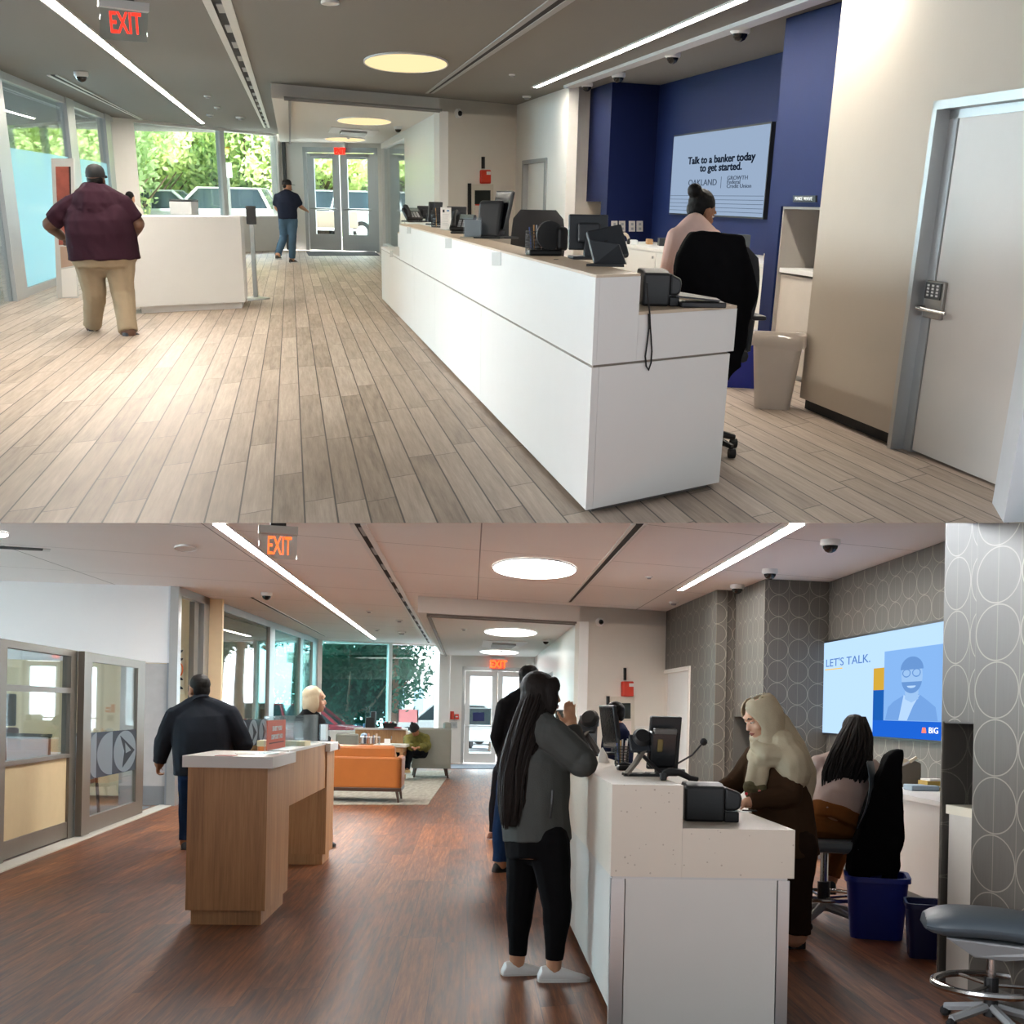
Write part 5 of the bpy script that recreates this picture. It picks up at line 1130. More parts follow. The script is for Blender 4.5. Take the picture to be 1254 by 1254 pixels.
m.prism([p,q,q+nA_*.1,p+nA_*.1],0,.12);m.prism([p,q,q+nA_*.1,p+nA_*.1],HB-.15,HB);m.cut('b',-1);wq=m.build('window_unseen_left',alumd,r='b',kind='structure')  # unseen glazing, added to let daylight onto the counter's left face
m=MB(wq.location);m.prism([p+nA_*.04,q+nA_*.04,q+nA_*.05,p+nA_*.05],.12,HB-.15);m.cut('b',-1);m.build('window_pane',glass,wq)
# sliding door leaf in front of the partition
zd=sA(120,802)[1];o=-.10
m=MB()
abar(m,88,98,.02,zd,o-.02,o+.05);abar(m,158,167,.02,zd,o,o+.05);abar(m,98,158,zd-.1,zd,o,o+.05);abar(m,98,158,.02,sA(130,990)[1],o,o+.05)
d6=m.build('door_6',alumd,r='b',kind='structure')
z0_,z1_=sA(130,948)[1],sA(130,895)[1]
m=MB(d6.location);abar(m,98,158,sA(130,990)[1],zd-.1,o+.02,o+.03);m.build('glass_pane',glass,d6)
band=M('band_slate',(104,112,120),.4);bandl=M('band_pale',(176,190,200),.4)
m=MB(d6.location);abar(m,98,158,z0_,z1_,o+.012,o+.018);bd=m.build('pattern_band',MGLASS('band_film',(120,130,140),.05,.7,(104,112,120)),d6,label='slate film band with pale rings')
def inplane(pts,off,th,name,mat,par,loc):
    """flat film shape: pts are (metres along the partition, height)"""
    m=MB(loc);m.ext([A0+dA*x+V((0,0,z))+nA_*off for x,z in pts],nA_*th);return m.build(name,mat,par)
sa,sb_=sA(98,920)[0],sA(158,920)[0];wd_=(sb_-sa);hh=(z1_-z0_)
def ell(cx,cz,rx,rz,a0=0,a1=360,n=28):return [(cx+rx*math.cos(R(a0+(a1-a0)*i/n)),cz+rz*math.sin(R(a0+(a1-a0)*i/n))) for i in range(n+(0 if a1-a0>=360 else 1))]
film=MGLASS('film_pale',(190,205,214),.05,.75,(180,194,204));filmd=MGLASS('film_dark',(90,98,106),.05,.8,(92,100,108))
cz=(z0_+z1_)/2
inplane(ell(sa+wd_*.74,cz,wd_*.25,hh*.49),o+.007,.004,'ring',film,bd,d6.location)
inplane(ell(sa+wd_*.46,cz,wd_*.3,hh*.49,90,270),o+.007,.004,'half_disc',film,bd,d6.location)
inplane(ell(sa+wd_*.145,cz,wd_*.14,hh*.49,90,270),o+.007,.004,'half_disc',film,bd,d6.location)
inplane([(sa+wd_*.62,z1_-hh*.12),(sa+wd_*.95,cz),(sa+wd_*.68,z0_+hh*.12),(sa+wd_*.72,cz)],o+.003,.004,'arrow',filmd,bd,d6.location)
inplane([(sa+wd_*.72,z1_-hh*.3),(sa+wd_*.86,cz+hh*.0),(sa+wd_*.74,cz-hh*.05)],o-.001,.004,'arrow_core',film,bd,d6.location)
m=MB();a,b=(sA(x,900)[0] for x in (-80,168));p,q=A0+dA*a,A0+dA*(b+1.6);m.prism([p-nA_*.2,q-nA_*.2,q-nA_*.02,p-nA_*.02],0,.012);m.build('trim_7',M('threshold',(186,184,176),.5),r='b',kind='structure')
# cross wall behind: white above, grey below, post
gw=fb(212,986.5);gv=V((1,.16,0)).normalized();gB=gw-gv*1.0
sG=lambda x,y:sz(P('b',x,y,gB,gw),gB,gw)
zsp=sG(205,812)[1]
p,q=gw-gv*.12,gw-gv*9;nG2=V((-gv.y,gv.x,0))
m=MB();m.prism([q,p,p+nG2*.12,q+nG2*.12],zsp,HB);m.build('wall_upper_left',M('bright_white',(244,246,248),.6,var=.01),r='b',kind='structure')
p2=gw-gv*(gw-P('b',160,900,gB,gw)).xy.length*1.25
m=MB();m.prism([p2,p,p+nG2*.1,p2+nG2*.1],.28,zsp-.01);m.build('wall_lower_left',M('grey_wallcover',(176,177,178),.8,var=.1,vs=9),r='b',kind='structure')
m=MB();m.prism([p2,p,p+nG2*.1,p2+nG2*.1],.0,.28);m.build('baseboard_left',M('steel_blue_grey',(122,128,134),.5),r='b',kind='structure')
m=MB();a=gw-gv*.12;m.prism([a-nG2*.05,gw-nG2*.05,gw+nG2*.2,a+nG2*.2],0,zsp);m.build('trim_8',M('steel_blue_grey2',(150,158,166),.45,.3),r='b',kind='structure')
m=MB();m.prism([a-nG2*.04,gw-nG2*.04,gw+nG2*.2,a+nG2*.2],zsp,HB);m.build('trim_9',M('post_white',(232,236,242),.5),r='b',kind='structure')
m=MB()
for y in (4.,7.,10.,13.,16.,19.,22.,25.,28.,31.):m.prism([(-9.4,y),(-9.28,y),(-9.28,y+.1),(-9.4,y+.1)],0,HB)
m.prism([(-9.4,3),(-9.28,3),(-9.28,33),(-9.4,33)],0,.12);m.prism([(-9.4,3),(-9.28,3),(-9.28,33),(-9.4,33)],HB-.12,HB);m.cut('b',-1);wq=m.build('window_10',alum,r='b',kind='structure')
m=MB(wq.location);m.prism([(-9.35,3),(-9.34,3),(-9.34,33),(-9.35,33)],.12,HB-.12);m.cut('b',-1);m.build('window_pane',glass,wq)
# office floor and back wall, art
ofl=M('carpet_slate',(104,108,112),.95,bump=.3)
m=MB();q0_=A0+dA*sA(-80,900)[0];q1_=A1+dA*1.2;m.prism([q0_+nA_*.05,q1_+nA_*.05,q1_+nA_*4,q0_+nA_*6],0,.006);m.build('carpet',ofl,None,'b',label='slate carpet of the glazed office behind the sliding door',cat='carpet')
# glazed wall running to the street
u0_=gw;u1_=V((wl.x,wl.y,0))
sU=lambda x,y:sz(P('b',x,y,u0_,u1_),u0_,u1_);dU=(u1_-u0_).normalized();nU=V((-dU.y,dU.x,0));LU=(u1_-u0_).length
def ub(m,xa,xb,za,zb,o0=-.04,o1=.08):
    a,b=(sU(x,850)[0] for x in (xa,xb));p,q=u0_+dU*a,u0_+dU*b;m.prism([p+nU*o0,q+nU*o0,q+nU*o1,p+nU*o1],za,zb)
m=MB();p,q=u0_,u1_;m.prism([p-nU*.04,q-nU*.04,q+nU*.08,p+nU*.08],HB-.12,HB);m.prism([p-nU*.02,q-nU*.02,q+nU*.04,p+nU*.04],0,.1)
for a,b in ((213,217),(245,257),(327,333),(365,368),(380,388)):ub(m,a,b,0,HB)
w8=m.build('window_8',alum,r='b',kind='structure')
for a,b,g_ in ((257,327,mirrorg),(333,365,glassb),(368,380,glassb)):
    m=MB(w8.location);ub(m,a,b,.1,HB-.12,.0,.012);m.build('window_pane',g_,w8)
m=MB(w8.location);ub(m,238,243,.0,HB,.02,.1);m.build('inner_post',alumd,w8)
zb0,zb1=sU(310,913)[1],sU(310,881)[1]
m=MB(w8.location);ub(m,257,327,zb0,zb1,-.012,-.004);bd=m.build('pattern_band',MGLASS('band_film',(0,0,0)),w8,label='slate film band with pale rings')
sa,sb_=sU(257,900)[0],sU(327,900)[0];hh=zb1-zb0;cz=(zb0+zb1)/2
for k in range(5):
    cx=sa+(sb_-sa)*(.1+.2*k)
    for kind,mt,off in ((0,film,-.018),(1,filmd,-.022)):
        pts=ell(cx,cz,(sb_-sa)*.085,hh*.49) if kind==0 else [(cx-(sb_-sa)*.03,cz+hh*.36),(cx+(sb_-sa)*.06,cz),(cx-(sb_-sa)*.02,cz-hh*.36),(cx,cz)]
        m=MB(w8.location);m.ext([u0_+dU*x+V((0,0,z))+nU*off for x,z in pts],nU*.003);m.build('ring' if kind==0 else 'arrow',mt,bd)
# cream wall with artwork behind the first bay
pw=u0_+nU*.9
aw=V((1,.10,0)).normalized();a=D('b',214,900,gw.y+1.6);b=D('b',250,900,gw.y+1.8)
m=MB();m.prism([a-V((3.5,.3,0)),b+V((.25,0,0)),b+V((.25,.1,0)),a-V((3.5,.2,0))],0,HB-.01);m.build('wall_office',M('cream_paint',(236,216,178),.7),r='b',kind='structure')
fw_=lambda x,y:P('b',x,y,a-V((3.5,.3,0)),b+V((.25,0,0)));
nw_=V((0,-1,0))
m=MB();p=u0_+dU*(sU(330,850)[0]+.1)+nU*.1;q=p+nU*4.2;m.prism([p,q,q+dU*.1,p+dU*.1],0,HB-.01);m.build('wall_cream_reflection',M('cream_paint',(236,216,178)),r='b',kind='structure')  # added wall whose cream stands in for the reflection in the panes
t=on_wall('b','wall_art','abstract wall art of black half discs and an orange ring on cream',fw_,nw_,(214,793,226,850),.012,M('art_cream',(240,226,196),.7),'wall art')
for (y,kind) in ((796,0),(806,0),(833,1),(844,1)):
    c_=fw_(219,y);k=mpp('b',c_);m=MB(t.location);pts=[c_+V((5.5*k*math.cos(R(a_)),-.014,4*k*math.sin(R(a_)) *(1 if kind else -1))) for a_ in range(0,181,15)];m.ext(pts,V((0,-.004,0)));m.build('half_disc',blackpl,t)
c_=fw_(219.5,820);k=mpp('b',c_);m=MB(t.location);m.tube([c_+V((4.5*k*math.cos(i*.3142),-.016,8*k*math.sin(i*.3142))) for i in range(20)],.9*k,6,closed=True);m.build('ring',M('art_orange',(232,110,40),.6),t)
# office furniture behind the partition
def plain_chair(r,loc,rz,label):
    t=thing(r,'office_chair',label,loc,rz,cat='chair');m=MB();m.box(-.28,.28,-.25,.25,.42,.5,.03);m.build('seat',greypl,t)
    m=MB();m.box(-.28,.28,-.29,-.24,.55,1.02,.02);m.build('backrest',M('mesh_grey',(168,174,180),.7),t)
    for sx in (-.28,.28):
        m=MB();m.tube([(sx,-.27,1.04),(sx,-.25,.5),(sx,-.3,0)],.02);m.build('leg',darkpl,t);m=MB();m.tube([(sx,.22,.45),(sx,.28,0)],.02);m.build('leg',darkpl,t)
    m=MB();m.box(-.3,.3,-.3,-.25,1.02,1.06);m.build('top_rail',darkpl,t);return t
c_=D('b',22,900,15.2);plain_chair('b',(c_.x,c_.y,0),R(175),'grey mesh chair with dark rails inside the glazed office at far left')
c_=D('b',82,900,15.8);plain_chair('b',(c_.x,c_.y,0),R(150),'grey chair half hidden by the post of the glazed office')
c_=D('b',4,868,15.9);t=thing('b','monitor','black monitor on a maroon base inside the glazed office',(c_.x,c_.y,.78),R(35));m=MB();m.box(-.16,.16,-.03,.03,.36,.78,.02);m.build('screen',blackpl,t);m=MB();m.box(-.2,.18,-.1,.1,0,.34,.02);m.build('base',M('maroon_box',(84,46,50),.5),t)
t=thing('b','desk','white desk inside the glazed office',(c_.x+.3,c_.y+.3,0));m=MB();m.box(-1.6,.5,-.45,.5,.74,.78);m.build('desktop',laminw,t)
for sx in (-1.5,.4):m=MB();m.box(sx-.03,sx+.03,-.4,.4,0,.74);m.build('leg',alum,t)
# =====================================================  reception desk
walnut=MWOOD('oak_veneer',[(138,98,64),(184,138,94),(208,166,120)],.45,20)
K0,K1=fb(230,1133),fb(322,1134);K2=fb(405,1051)
dk=(K1-K0).normalized();wk=(K1-K0).length;dd2=(K2-K1);dd2=V((dd2.x,dd2.y,0));LK=dd2.length;dd2.normalize()
zK=P('b',280,940,K0,K1).z;zK2=P('b',280,926,K0,K1).z
t=thing('b','reception_desk','walnut reception desk with two pedestals and a white top in the lower office',(K0+K1)/2,cat='desk')
K0,K1=K0-dk*.02,K1+dk*.01
def kq(s0,s1,e0_,e1_):return [K0+dk*e0_+dd2*s0,K0+dk*e1_+dd2*s0,K0+dk*e1_+dd2*s1,K0+dk*e0_+dd2*s1]
wk=(K1-K0).length;pl_=LK*.26
mprism(t,'plinth',walnut,kq(.03,pl_-.02,.03,wk-.03),0,.1);mprism(t,'pedestal',walnut,kq(0,pl_,0,wk),.1,zK)
mprism(t,'worktop',laminw,kq(-.04,pl_+.02,-.03,wk+.04),zK,zK2)
s1_=LK*.86
mprism(t,'plinth',walnut,kq(s1_+.02,LK+.02,.03,wk-.03),0,.1);mprism(t,'pedestal',walnut,kq(s1_,LK+.04,0,wk+.0),.1,zK)
mprism(t,'worktop',laminw,kq(s1_-.02,LK+.08,-.03,wk+.03),zK,zK2)
zr=P('b',341,995,K1,K1+dd2).z
mprism(t,'front_panel',walnut,kq(pl_,s1_,wk-.05,wk-.015),zr,zK2-.012)
mprism(t,'counter_panel',laminw,kq(pl_+.02,s1_-.02,.0,wk-.02),zK-.05,zK-.005)
mprism(t,'ledge',laminw,kq(pl_,s1_,wk-.16,wk-.012),zK2-.012,zK2+.01)
on=lambda x,y,z=None:G('b',x,y,zK2 if z is None else z)
# acrylic screen with an orange notice
a,b=P('b',323,920,K1-dk*.08,K1-dk*.08+dd2),P('b',388,905,K1-dk*.08,K1-dk*.08+dd2)
fk=lambda x,y:P('b',x,y,K1-dk*.08,K1-dk*.08+dd2)
nk=V((dd2.y,-dd2.x,0))
t=thing('b','counter_screen','clear acrylic screen with an orange notice on the reception desk',(a+b).xy.to_3d()/2+V((0,0,zK2+.01)),cat='screen')
zq=fk(330,877).z
m=MB(t.location);p,q=fk(323,900),fk(388,900);p.z=q.z=0;m.prism([p,q,q+nk*.01,p+nk*.01],zK2+.01,zq);m.build('acrylic_panel',acry,t)
m=MB(t.location);p,q=fk(324.5,900),fk(347,900);p.z=q.z=0;zz0=fk(335,918).z;m.prism([p+nk*.012,q+nk*.012,q+nk*.016,p+nk*.016],max(zz0,zK2+.03),zq-.03);nt_=m.build('notice',M('notice_orange',(216,92,58),.5),t,label='orange paper notice')
hh=zq-zK2
for body,v,s_ in (('EASIT YOU',.66,.13),('DEPOSIT NO',.44,.13)):
    cc=(p+q)/2+nk*.019;text(None,body,s_*hh*1.2,V((cc.x,cc.y,zK2+hh*v))-t.location,dd2,(0,0,1),M('letter_white',(230,230,230)),'lettering',nt_,xs=2.,depth=.001,bold=.003)
m=MB(t.location);cc=p+(q-p)*.1+nk*.017;dq_=(q-p);m.prism([cc,cc+dq_*.8,cc+dq_*.8+nk*.001,cc+nk*.001],zK2+hh*.27,zK2+hh*.30);m.build('rule',M('rule_dark',(90,50,44),.6),nt_)
for x in (327,385):
    p=fk(x,905);m=MB(t.location);m.prism([p.xy.to_3d()+nk*-.06,p.xy.to_3d()+nk*.08,p.xy.to_3d()+nk*.08+dd2*.04,p.xy.to_3d()-nk*.06+dd2*.04],zK2+.0,zK2+.012);m.build('foot',acry,t)
p=fk(397,905)+dd2*.1;k=mpp('b',p);p=on(397,908);t=thing('b','brochure_holder','clear brochure holder with white leaflets at the far end of the reception desk',p,R(-20),cat='holder')
m=MB();m.box(-4.5*k,4.5*k,-.04,.04,0,22*k);m.build('shell',acry,t);m=MB();m.box(-3.8*k,3.8*k,-.02,.02,.01,21*k);m.build('leaflets',M('paper_white',(244,246,246)),t)
for i,(x,y,lb,cl) in enumerate(((277,925.5,'reddish card lying on the near end of the reception desk',(206,150,146)),(300,923.5,'white card lying on the near end of the reception desk',(236,230,226)))):
    tag(MB().box(-.06,.06,-.08,.08,0,.004,m=Matrix.Rotation(R(20*i),4,'Z')).build('card',M('card_%d'%i,cl,.6),None,'b'),lb,'card').location=on(x,y)
p=fk(370,904);p=V((p.x,p.y,zK2))-dk*.15;tag(MB().box(-.2,.2,-.15,.15,0,.05,.005).build('paper_stack',M('paper_cream',(236,232,196),.6),None,'b'),'cream paper stack behind the acrylic screen of the reception desk','paper stack').location=p
# =====================================================  lounge
tan=M('tan_leather',(170,98,38),.45,var=.08,bump=.06,bsz=90);greyup=M('grey_upholstery',(136,136,128),.75,bump=.15,bsz=200);legw=M('dark_wood_leg',(62,40,28),.4)
# rug
rugm=M('rug_weave',(152,146,134),.95,var=.5,vs=3.,bump=.4,bsz=30,sc3=(5,.7,1))
flat('b','rug',[(395,986),(524,985.5),(553,944),(430,944)],rugm,'grey streaked rug under the tan sofa and the grey armchair','rug',.01)
S0=fb(486,984);k=mpp('b',S0)
def sofa(t,w,d,hb,ha,mat,ncush,legm,cush_h,leg=.16,armw=.1):
    zs=leg
    m=MB();m.box(-w/2,w/2,-d/2,d/2,zs,zs+.06,.01);m.build('base',mat if 0 else legm,t)
    m=MB();m.box(-w/2,w/2,-d/2,-d/2+.12,zs+.05,hb,.025);m.build('back',mat,t)
    for sx in (-1,1):
        m=MB();x0=sx*w/2;m.box(min(x0,x0-sx*armw),max(x0,x0-sx*armw),-d/2+.0,d/2,zs+.05,ha,.025);m.build('arm',mat,t)
    cw=(w-2*armw-.01)/ncush
    for i in range(ncush):
        x=-w/2+armw+.005+i*cw
        m=MB();m.box(x+.005,x+cw-.005,-d/2+.13,d/2-.02,zs+.06,zs+.26,.04);m.build('seat_cushion',mat,t)
        m=MB();m.box(x+.005,x+cw-.005,-d/2+.06,-d/2+.26,zs+.27,cush_h,.05);m.build('back_cushion',mat,t)
    for sx in (-1,1):
        for sy in (-1,1):
            m=MB();m.cyl((sx*(w/2-.07),sy*(d/2-.07),zs),(sx*(w/2-.045),sy*(d/2-.045),0),.028,.016,12);m.build('leg',legm,t)
zb_=D('b',470,928,S0.y).z;zc_=D('b',470,914,S0.y).z;wS=2.35
t=thing('b','sofa','tan leather sofa seen from behind on the grey rug of the lower lounge',(S0.x-wS/2+.05,S0.y+.42,.01),R(2),cat='sofa')
sofa(t,wS,.95,zb_,zb_,tan,2,legw,zc_,.17)
# armchair with the seated visitor; facing left towards the table
CA=D('b',527,949,25.5);kA=mpp('b',CA);wA=37*kA
t=thing('b','armchair','grey armchair by the lobby holding the visitor in the black beanie',(CA.x-.05,26.2,.01),R(96),cat='armchair')
ARM=t
zc_=D('b',540,893,25.6).z
def armchair(t,w,d,h,mat,bh):
    zs=.2
    m=MB();m.box(-w/2,w/2,-d/2,d/2,zs,zs+.08,.015);m.build('base',mat,t)
    for sx in (-1,1):
        m=MB();x0=sx*w/2;m.box(min(x0,x0-sx*.11),max(x0,x0-sx*.11),-d/2,d/2,zs+.02,h,.03);m.build('arm',mat,t)
    m=MB();m.box(-w/2+.11,w/2-.11,-d/2,-d/2+.14,zs+.05,bh,.04);m.build('back',mat,t)
    m=MB();m.box(-w/2+.12,w/2-.12,-d/2+.14,d/2-.01,zs+.09,zs+.27,.04);m.build('seat_cushion',mat,t)
    for sx in (-1,1):
        for sy in (-1,1):m=MB();m.cyl((sx*(w/2-.09),sy*(d/2-.09),zs),(sx*(w/2-.05),sy*(d/2-.05),0),.03,.017,12);m.build('leg',legw,t)
armchair(t,.95,.82,zc_,greyup,zc_+.13)
c2=D('b',431,945,26.5);t=thing('b','armchair','grey armchair seen from behind left of the coffee table in the lounge',(c2.x-.1,26.6,0.01),R(3),cat='armchair')
zt_=D('b',430,899,26.2).z;armchair(t,31*mpp('b',c2)*1.02+.15,.85,zt_-.28,greyup,zt_)
c3=D('b',478,930,24.6);zt_=D('b',478,912,24.4).z
t=thing('b','coffee_table','low wooden coffee table with pale top between sofa and armchair',(c3.x,24.9,.01),0,cat='table')
wT=40*mpp('b',c3);m=MB();m.box(-wT/2,wT/2,-.5,.5,zt_-.06,zt_-.01,.008);m.build('tabletop',M('table_stone',(206,200,192),.3),t)
m=MB();m.box(-wT/2+.06,wT/2-.06,-.44,.44,zt_-.16,zt_-.065);m.build('apron',walnut,t)
for sx in (-1,1):
    for sy in (-1,1):m=MB();m.box(sx*(wT/2-.1)-.03,sx*(wT/2-.1)+.03,sy*.4-.03,sy*.4+.03,0,zt_-.16);m.build('leg',walnut,t)
zt0=zt_;tb=lambda x:D('b',x,900,24.7)
p=tb(474.5);t=thing('b','table_card','small white folded card on the coffee table',(p.x,24.7,zt0),0,cat='card');m=MB();m.ext([(-.06,-.03,0),(.06,-.03,0),(.06,.0,.11),(-.06,.0,.11)],(0,.004,0));m.build('front',whitepl,t);m=MB();m.ext([(-.06,.03,0),(.06,.03,0),(.06,.0,.11),(-.06,.0,.11)],(0,-.004,0));m.build('rear',whitepl,t)
p=tb(489);t=thing('b','magazine','white magazine near the armchair on the coffee table',(p.x,24.7,zt0),R(12),cat='magazine');m=MB();m.box(-.14,.14,-.1,.1,0,.012);m.build('pages',whitepl,t)
p=tb(454);t=thing('b','magazine_rack','wire rack of striped magazines left on the coffee table',(p.x,24.6,zt0),0,cat='rack')
m=MB();m.tube([(-.18,-.08,0),(-.2,-.08,.14),(.2,-.08,.14),(.18,-.08,0)],.008,6);m.tube([(-.18,.08,0),(-.2,.08,.14),(.2,.08,.14),(.18,.08,0)],.008,6);m.tube([(-.2,-.08,.0),(-.2,.08,.0)],.008,6);m.tube([(.2,-.08,0),(.2,.08,0)],.008,6);m.build('frame',alum,t)
for i,cc in enumerate(((228,228,230),(70,64,70),(196,120,84),(236,232,228),(110,104,112),(220,190,170))):
    m=MB();m.box(-.16+i*.055,-.135+i*.055,-.07,.07,.01,.15+.03*(i%3));m.build('magazine',M('mag_%d'%i,cc,.5),t)
p=tb(447);t=thing('b','table_lamp','small blue glass ornament beside the magazine rack on the coffee table',(p.x-.02,24.75,zt0),0,cat='ornament');m=MB();m.lathe([(.01,0),(.05,0),(.03,.05),(.08,.14),(.06,.2),(.01,.22)]);m.build('bowl',M('ornament_blue',(150,176,204),.2),t,smooth=True)
# walnut sideboard under the window with machine and basket
b0,b1=D('b',435,900,31.3),D('b',497,900,31.6)
zt_=P('b',470,891.5,b0,b1).z
t=thing('b','sideboard','walnut sideboard with a pale top under the lounge window',((b0+b1)/2).xy.to_3d(),0,cat='sideboard')
a=b0.xy.to_3d();b=b1.xy.to_3d();n=V((0,.6,0))
m=MB(t.location);m.prism([a,b,b+n,a+n],.06,zt_-.05);m.build('body',walnut,t)
m=MB(t.location);m.prism([a-V((.03,.03,0)),b+V((.03,-.03,0)),b+n,a+n],zt_-.05,zt_);m.build('worktop',laminw,t)
m=MB(t.location);m.prism([a+V((.03,.05,0)),b+V((-.03,.05,0)),b+n,a+n],0,.06);m.build('plinth',blackpl,t)
for i in range(4):
    p=a+(b-a)*(i/4+.01);q=a+(b-a)*((i+1)/4-.01);m=MB(t.location);m.prism([p-V((0,.02,0)),q-V((0,.02,0)),q,p],.08,zt_-.07);dr_o=m.build('door',walnut,t)
    m=MB(t.location);p=a+(b-a)*(i/4+.21)-V((0,.02,0));m.prism([p-V((0,.02,0)),p+V((.02,-.02,0)),p+V((.02,0,0)),p],zt_-.3,zt_-.2);m.build('pull',alum,dr_o)
ob=lambda x:D('b',x,890,31.5)
p=ob(454);t=thing('b','coffee_machine','black coffee machine with clear tank on the sideboard',(p.x,31.5,zt_),0,cat='coffee machine');k=mpp('b',p)
m=MB();m.box(-6*k,5*k,-.15,.15,0,13*k,.02);m.build('body',blackpl,t);m=MB();m.box(0,6*k,-.12,.14,0,20*k,.02);m.build('tower',darkpl,t);m=MB();m.box(-6.5*k,-1*k,-.1,.1,13*k,26*k,.02);m.build('tank',acry,t)
m=MB();m.box(-9*k,-6.5*k,-.1,.1,0,5*k,.01);m.build('drip_tray',M('tray_blue',(90,140,190),.4),t)
p=ob(478);t=thing('b','snack_basket','black basket of small packs on the sideboard',(p.x,31.5,zt_),0,cat='basket');m=MB();m.loft([[V((x,y,0)) for x,y in ((-8*k,-.15),(8*k,-.15),(8*k,.15),(-8*k,.15))],[V((x,y,6*k)) for x,y in ((-9*k,-.17),(9*k,-.17),(9*k,.17),(-9*k,.17))]]);m.build('basket',blackpl,t)
for i in range(6):
    m=MB();m.ball(((-6+i*2.3)*k,0,6.5*k),(1.6*k,.06,1.8*k),8);m.build('pack',M('pack_%d'%(i%3),((190,60,66),(40,40,44),(214,206,190))[i%3],.4),t)
p=ob(488);tag(MB().box(-.09,.09,-.06,.06,0,.04,.01).build('red_box',M('box_red',(190,40,60),.4),None,'b'),'small red box right of the black basket on the sideboard','box').location=(p.x,31.4,zt_)
# wall controls by the entrance
fE=lambda x,y:P('b',x,y,dl_,dr_);nE=V((0,-1,0))
t=on_wall('b','fire_alarm','red fire alarm horn with a hook left of the lower entrance doors',fE,nE,(551.5,871,556,881),.06,red,'alarm')
t=on_wall('b','fire_alarm','square red fire alarm pull left of the lower entrance doors',fE,nE,(557,874.5,562,881),.08,red,'alarm');on_wall('b','pull_bar','',fE,nE,(558,877,561,878.3),.02,whitepl,'',t,t.location,off=.08)
t=on_wall('b','wall_plate','grey steel wall plate under the red alarm pull',fE,nE,(552.5,884,560,891.5),.03,alum,'wall plate');on_wall('b','button','',fE,nE,(554.5,886,558,889.5),.01,greypl,'',t,t.location,off=.03)
t=on_wall('b','door_sign','dark blue square sticker on the left glass door of the lower office',fE,nE,(579,872.5,593,883),.012,M('sign_navy',(30,40,96),.5),'sign',off=-.05)
# back wall fittings
hw=lambda x,y:P('b',x,y,g1,g2);nH=V((VB.y,-VB.x,0));nH=nH if nH.y<0 else -nH
t=on_wall('b','alarm_box','red alarm box with a black rod above it on the lower back wall',hw,nH,(760,834.5,772.5,853),.1,red,'alarm',bev=.015)
on_wall('b','sticker','',hw,nH,(766.5,837,772,841),.003,whitepl,'',t,t.location,off=.101);on_wall('b','rod','',hw,nH,(763.5,818,766,833),.03,blackpl,'',t,t.location)
aed('b',hw,nH,(743.5,853,775,905),(752,861,770,880),(752,883,771,905),'cream wall cabinet with a dark window behind the young teller',(742.5,852.5,744.5,905))
t=on_wall('b','wall_plate','blank pale wall plate behind the young teller on the lower back wall',hw,nH,(777,889,800,912),.015,white,'wall plate')
# =====================================================  teller counter of the lower office
stone=None
def MSTONE(name,base,spots):
    t=NT(name);co=t.co();n1=t.noise(co,3,4);v=t.n('ShaderNodeTexVoronoi',{'Vector':co,'Scale':26.});sp_=t.math('LESS_THAN',v.outputs[0],t.math('MULTIPLY',t.noise(co,11,2),.22))
    l=lin(base);c=t.mix(n1,[x*.93 for x in l],[x*1.05 for x in l]);c=t.mix(t.math('MULTIPLY',sp_,.55),c,lin(spots));st=t.noise(co,1,3,.5,sc3=(3,3,40));c=t.mix(t.math('MULTIPLY',st,.12),c,[x*.8 for x in l])
    return t.fin(t.bsdf(c,.45,0,n1,.05,.003))
stone=MSTONE('speckled_stone',(192,184,171),(118,110,98));panelb=M('panel_fog',(188,187,182),.7,var=.02)
N0=fb(746,1262);dN=V((UB.x,UB.y,0)).normalized();eN=V((1,.06,0)).normalized()
N1=P('b',958,1254,N0,N0+eN);WN=(N1-N0).xy.length+.02
zT2=P('b',760,960.5,N0,N0+eN).z;zR2=P('b',757,1073,N0,N0+eN).z;zL2=P('b',880,1015,N0,N0+eN).z
wU2=sz(P('b',836,985,N0,N0+eN),N0,N0+eN)[0];LN=11.5;LS=2.5
t=thing('b','teller_counter','speckled stone teller counter with pale panels in the lower office',(N0.x,N0.y,0),cat='counter')
nq=lambda s0,s1,e0_,e1_:[N0+dN*s0+eN*e0_,N0+dN*s0+eN*e1_,N0+dN*s1+eN*e1_,N0+dN*s1+eN*e0_]
mprism(t,'end_panel',panelb,nq(.0,.04,.062,WN-.06),.0,zR2-.012)
for i in range(6):mprism(t,'lower_panel',panelb,nq(.06+i*LN/6+.004,.06+(i+1)*LN/6-.004,.0,.05),.09,zR2-.012)
mprism(t,'carcass',panelb,nq(.045,LN,.052,wU2-.02),.09,zR2-.012);mprism(t,'shelf_carcass',panelb,nq(.045,LS,wU2-.019,WN-.05),.09,zR2-.012);mprism(t,'toe_kick',blackpl,nq(.06,LN,.06,wU2-.04),0,.09)
mprism(t,'corner_post',alum,nq(-.005,.055,-.005,.058),0,zR2-.012);mprism(t,'corner_post',alum,nq(-.005,.05,WN-.055,WN),0,zR2-.012)
mprism(t,'rail',alum,nq(.0,LN,.0,wU2),zR2-.012,zR2);mprism(t,'rail',alum,nq(.0,LS,wU2+.001,WN-.01),zR2-.012,zR2)
mprism(t,'upper_body',stone,nq(-.01,LN,-.01,wU2),zR2,zT2);LS=2.5;mprism(t,'shelf_body',stone,nq(-.01,LS,wU2+.001,WN+.02),zR2,zL2)
topb=lambda x,y:G('b',x,y,zT2)
angb=math.atan2(dN.y,dN.x)-math.pi/2
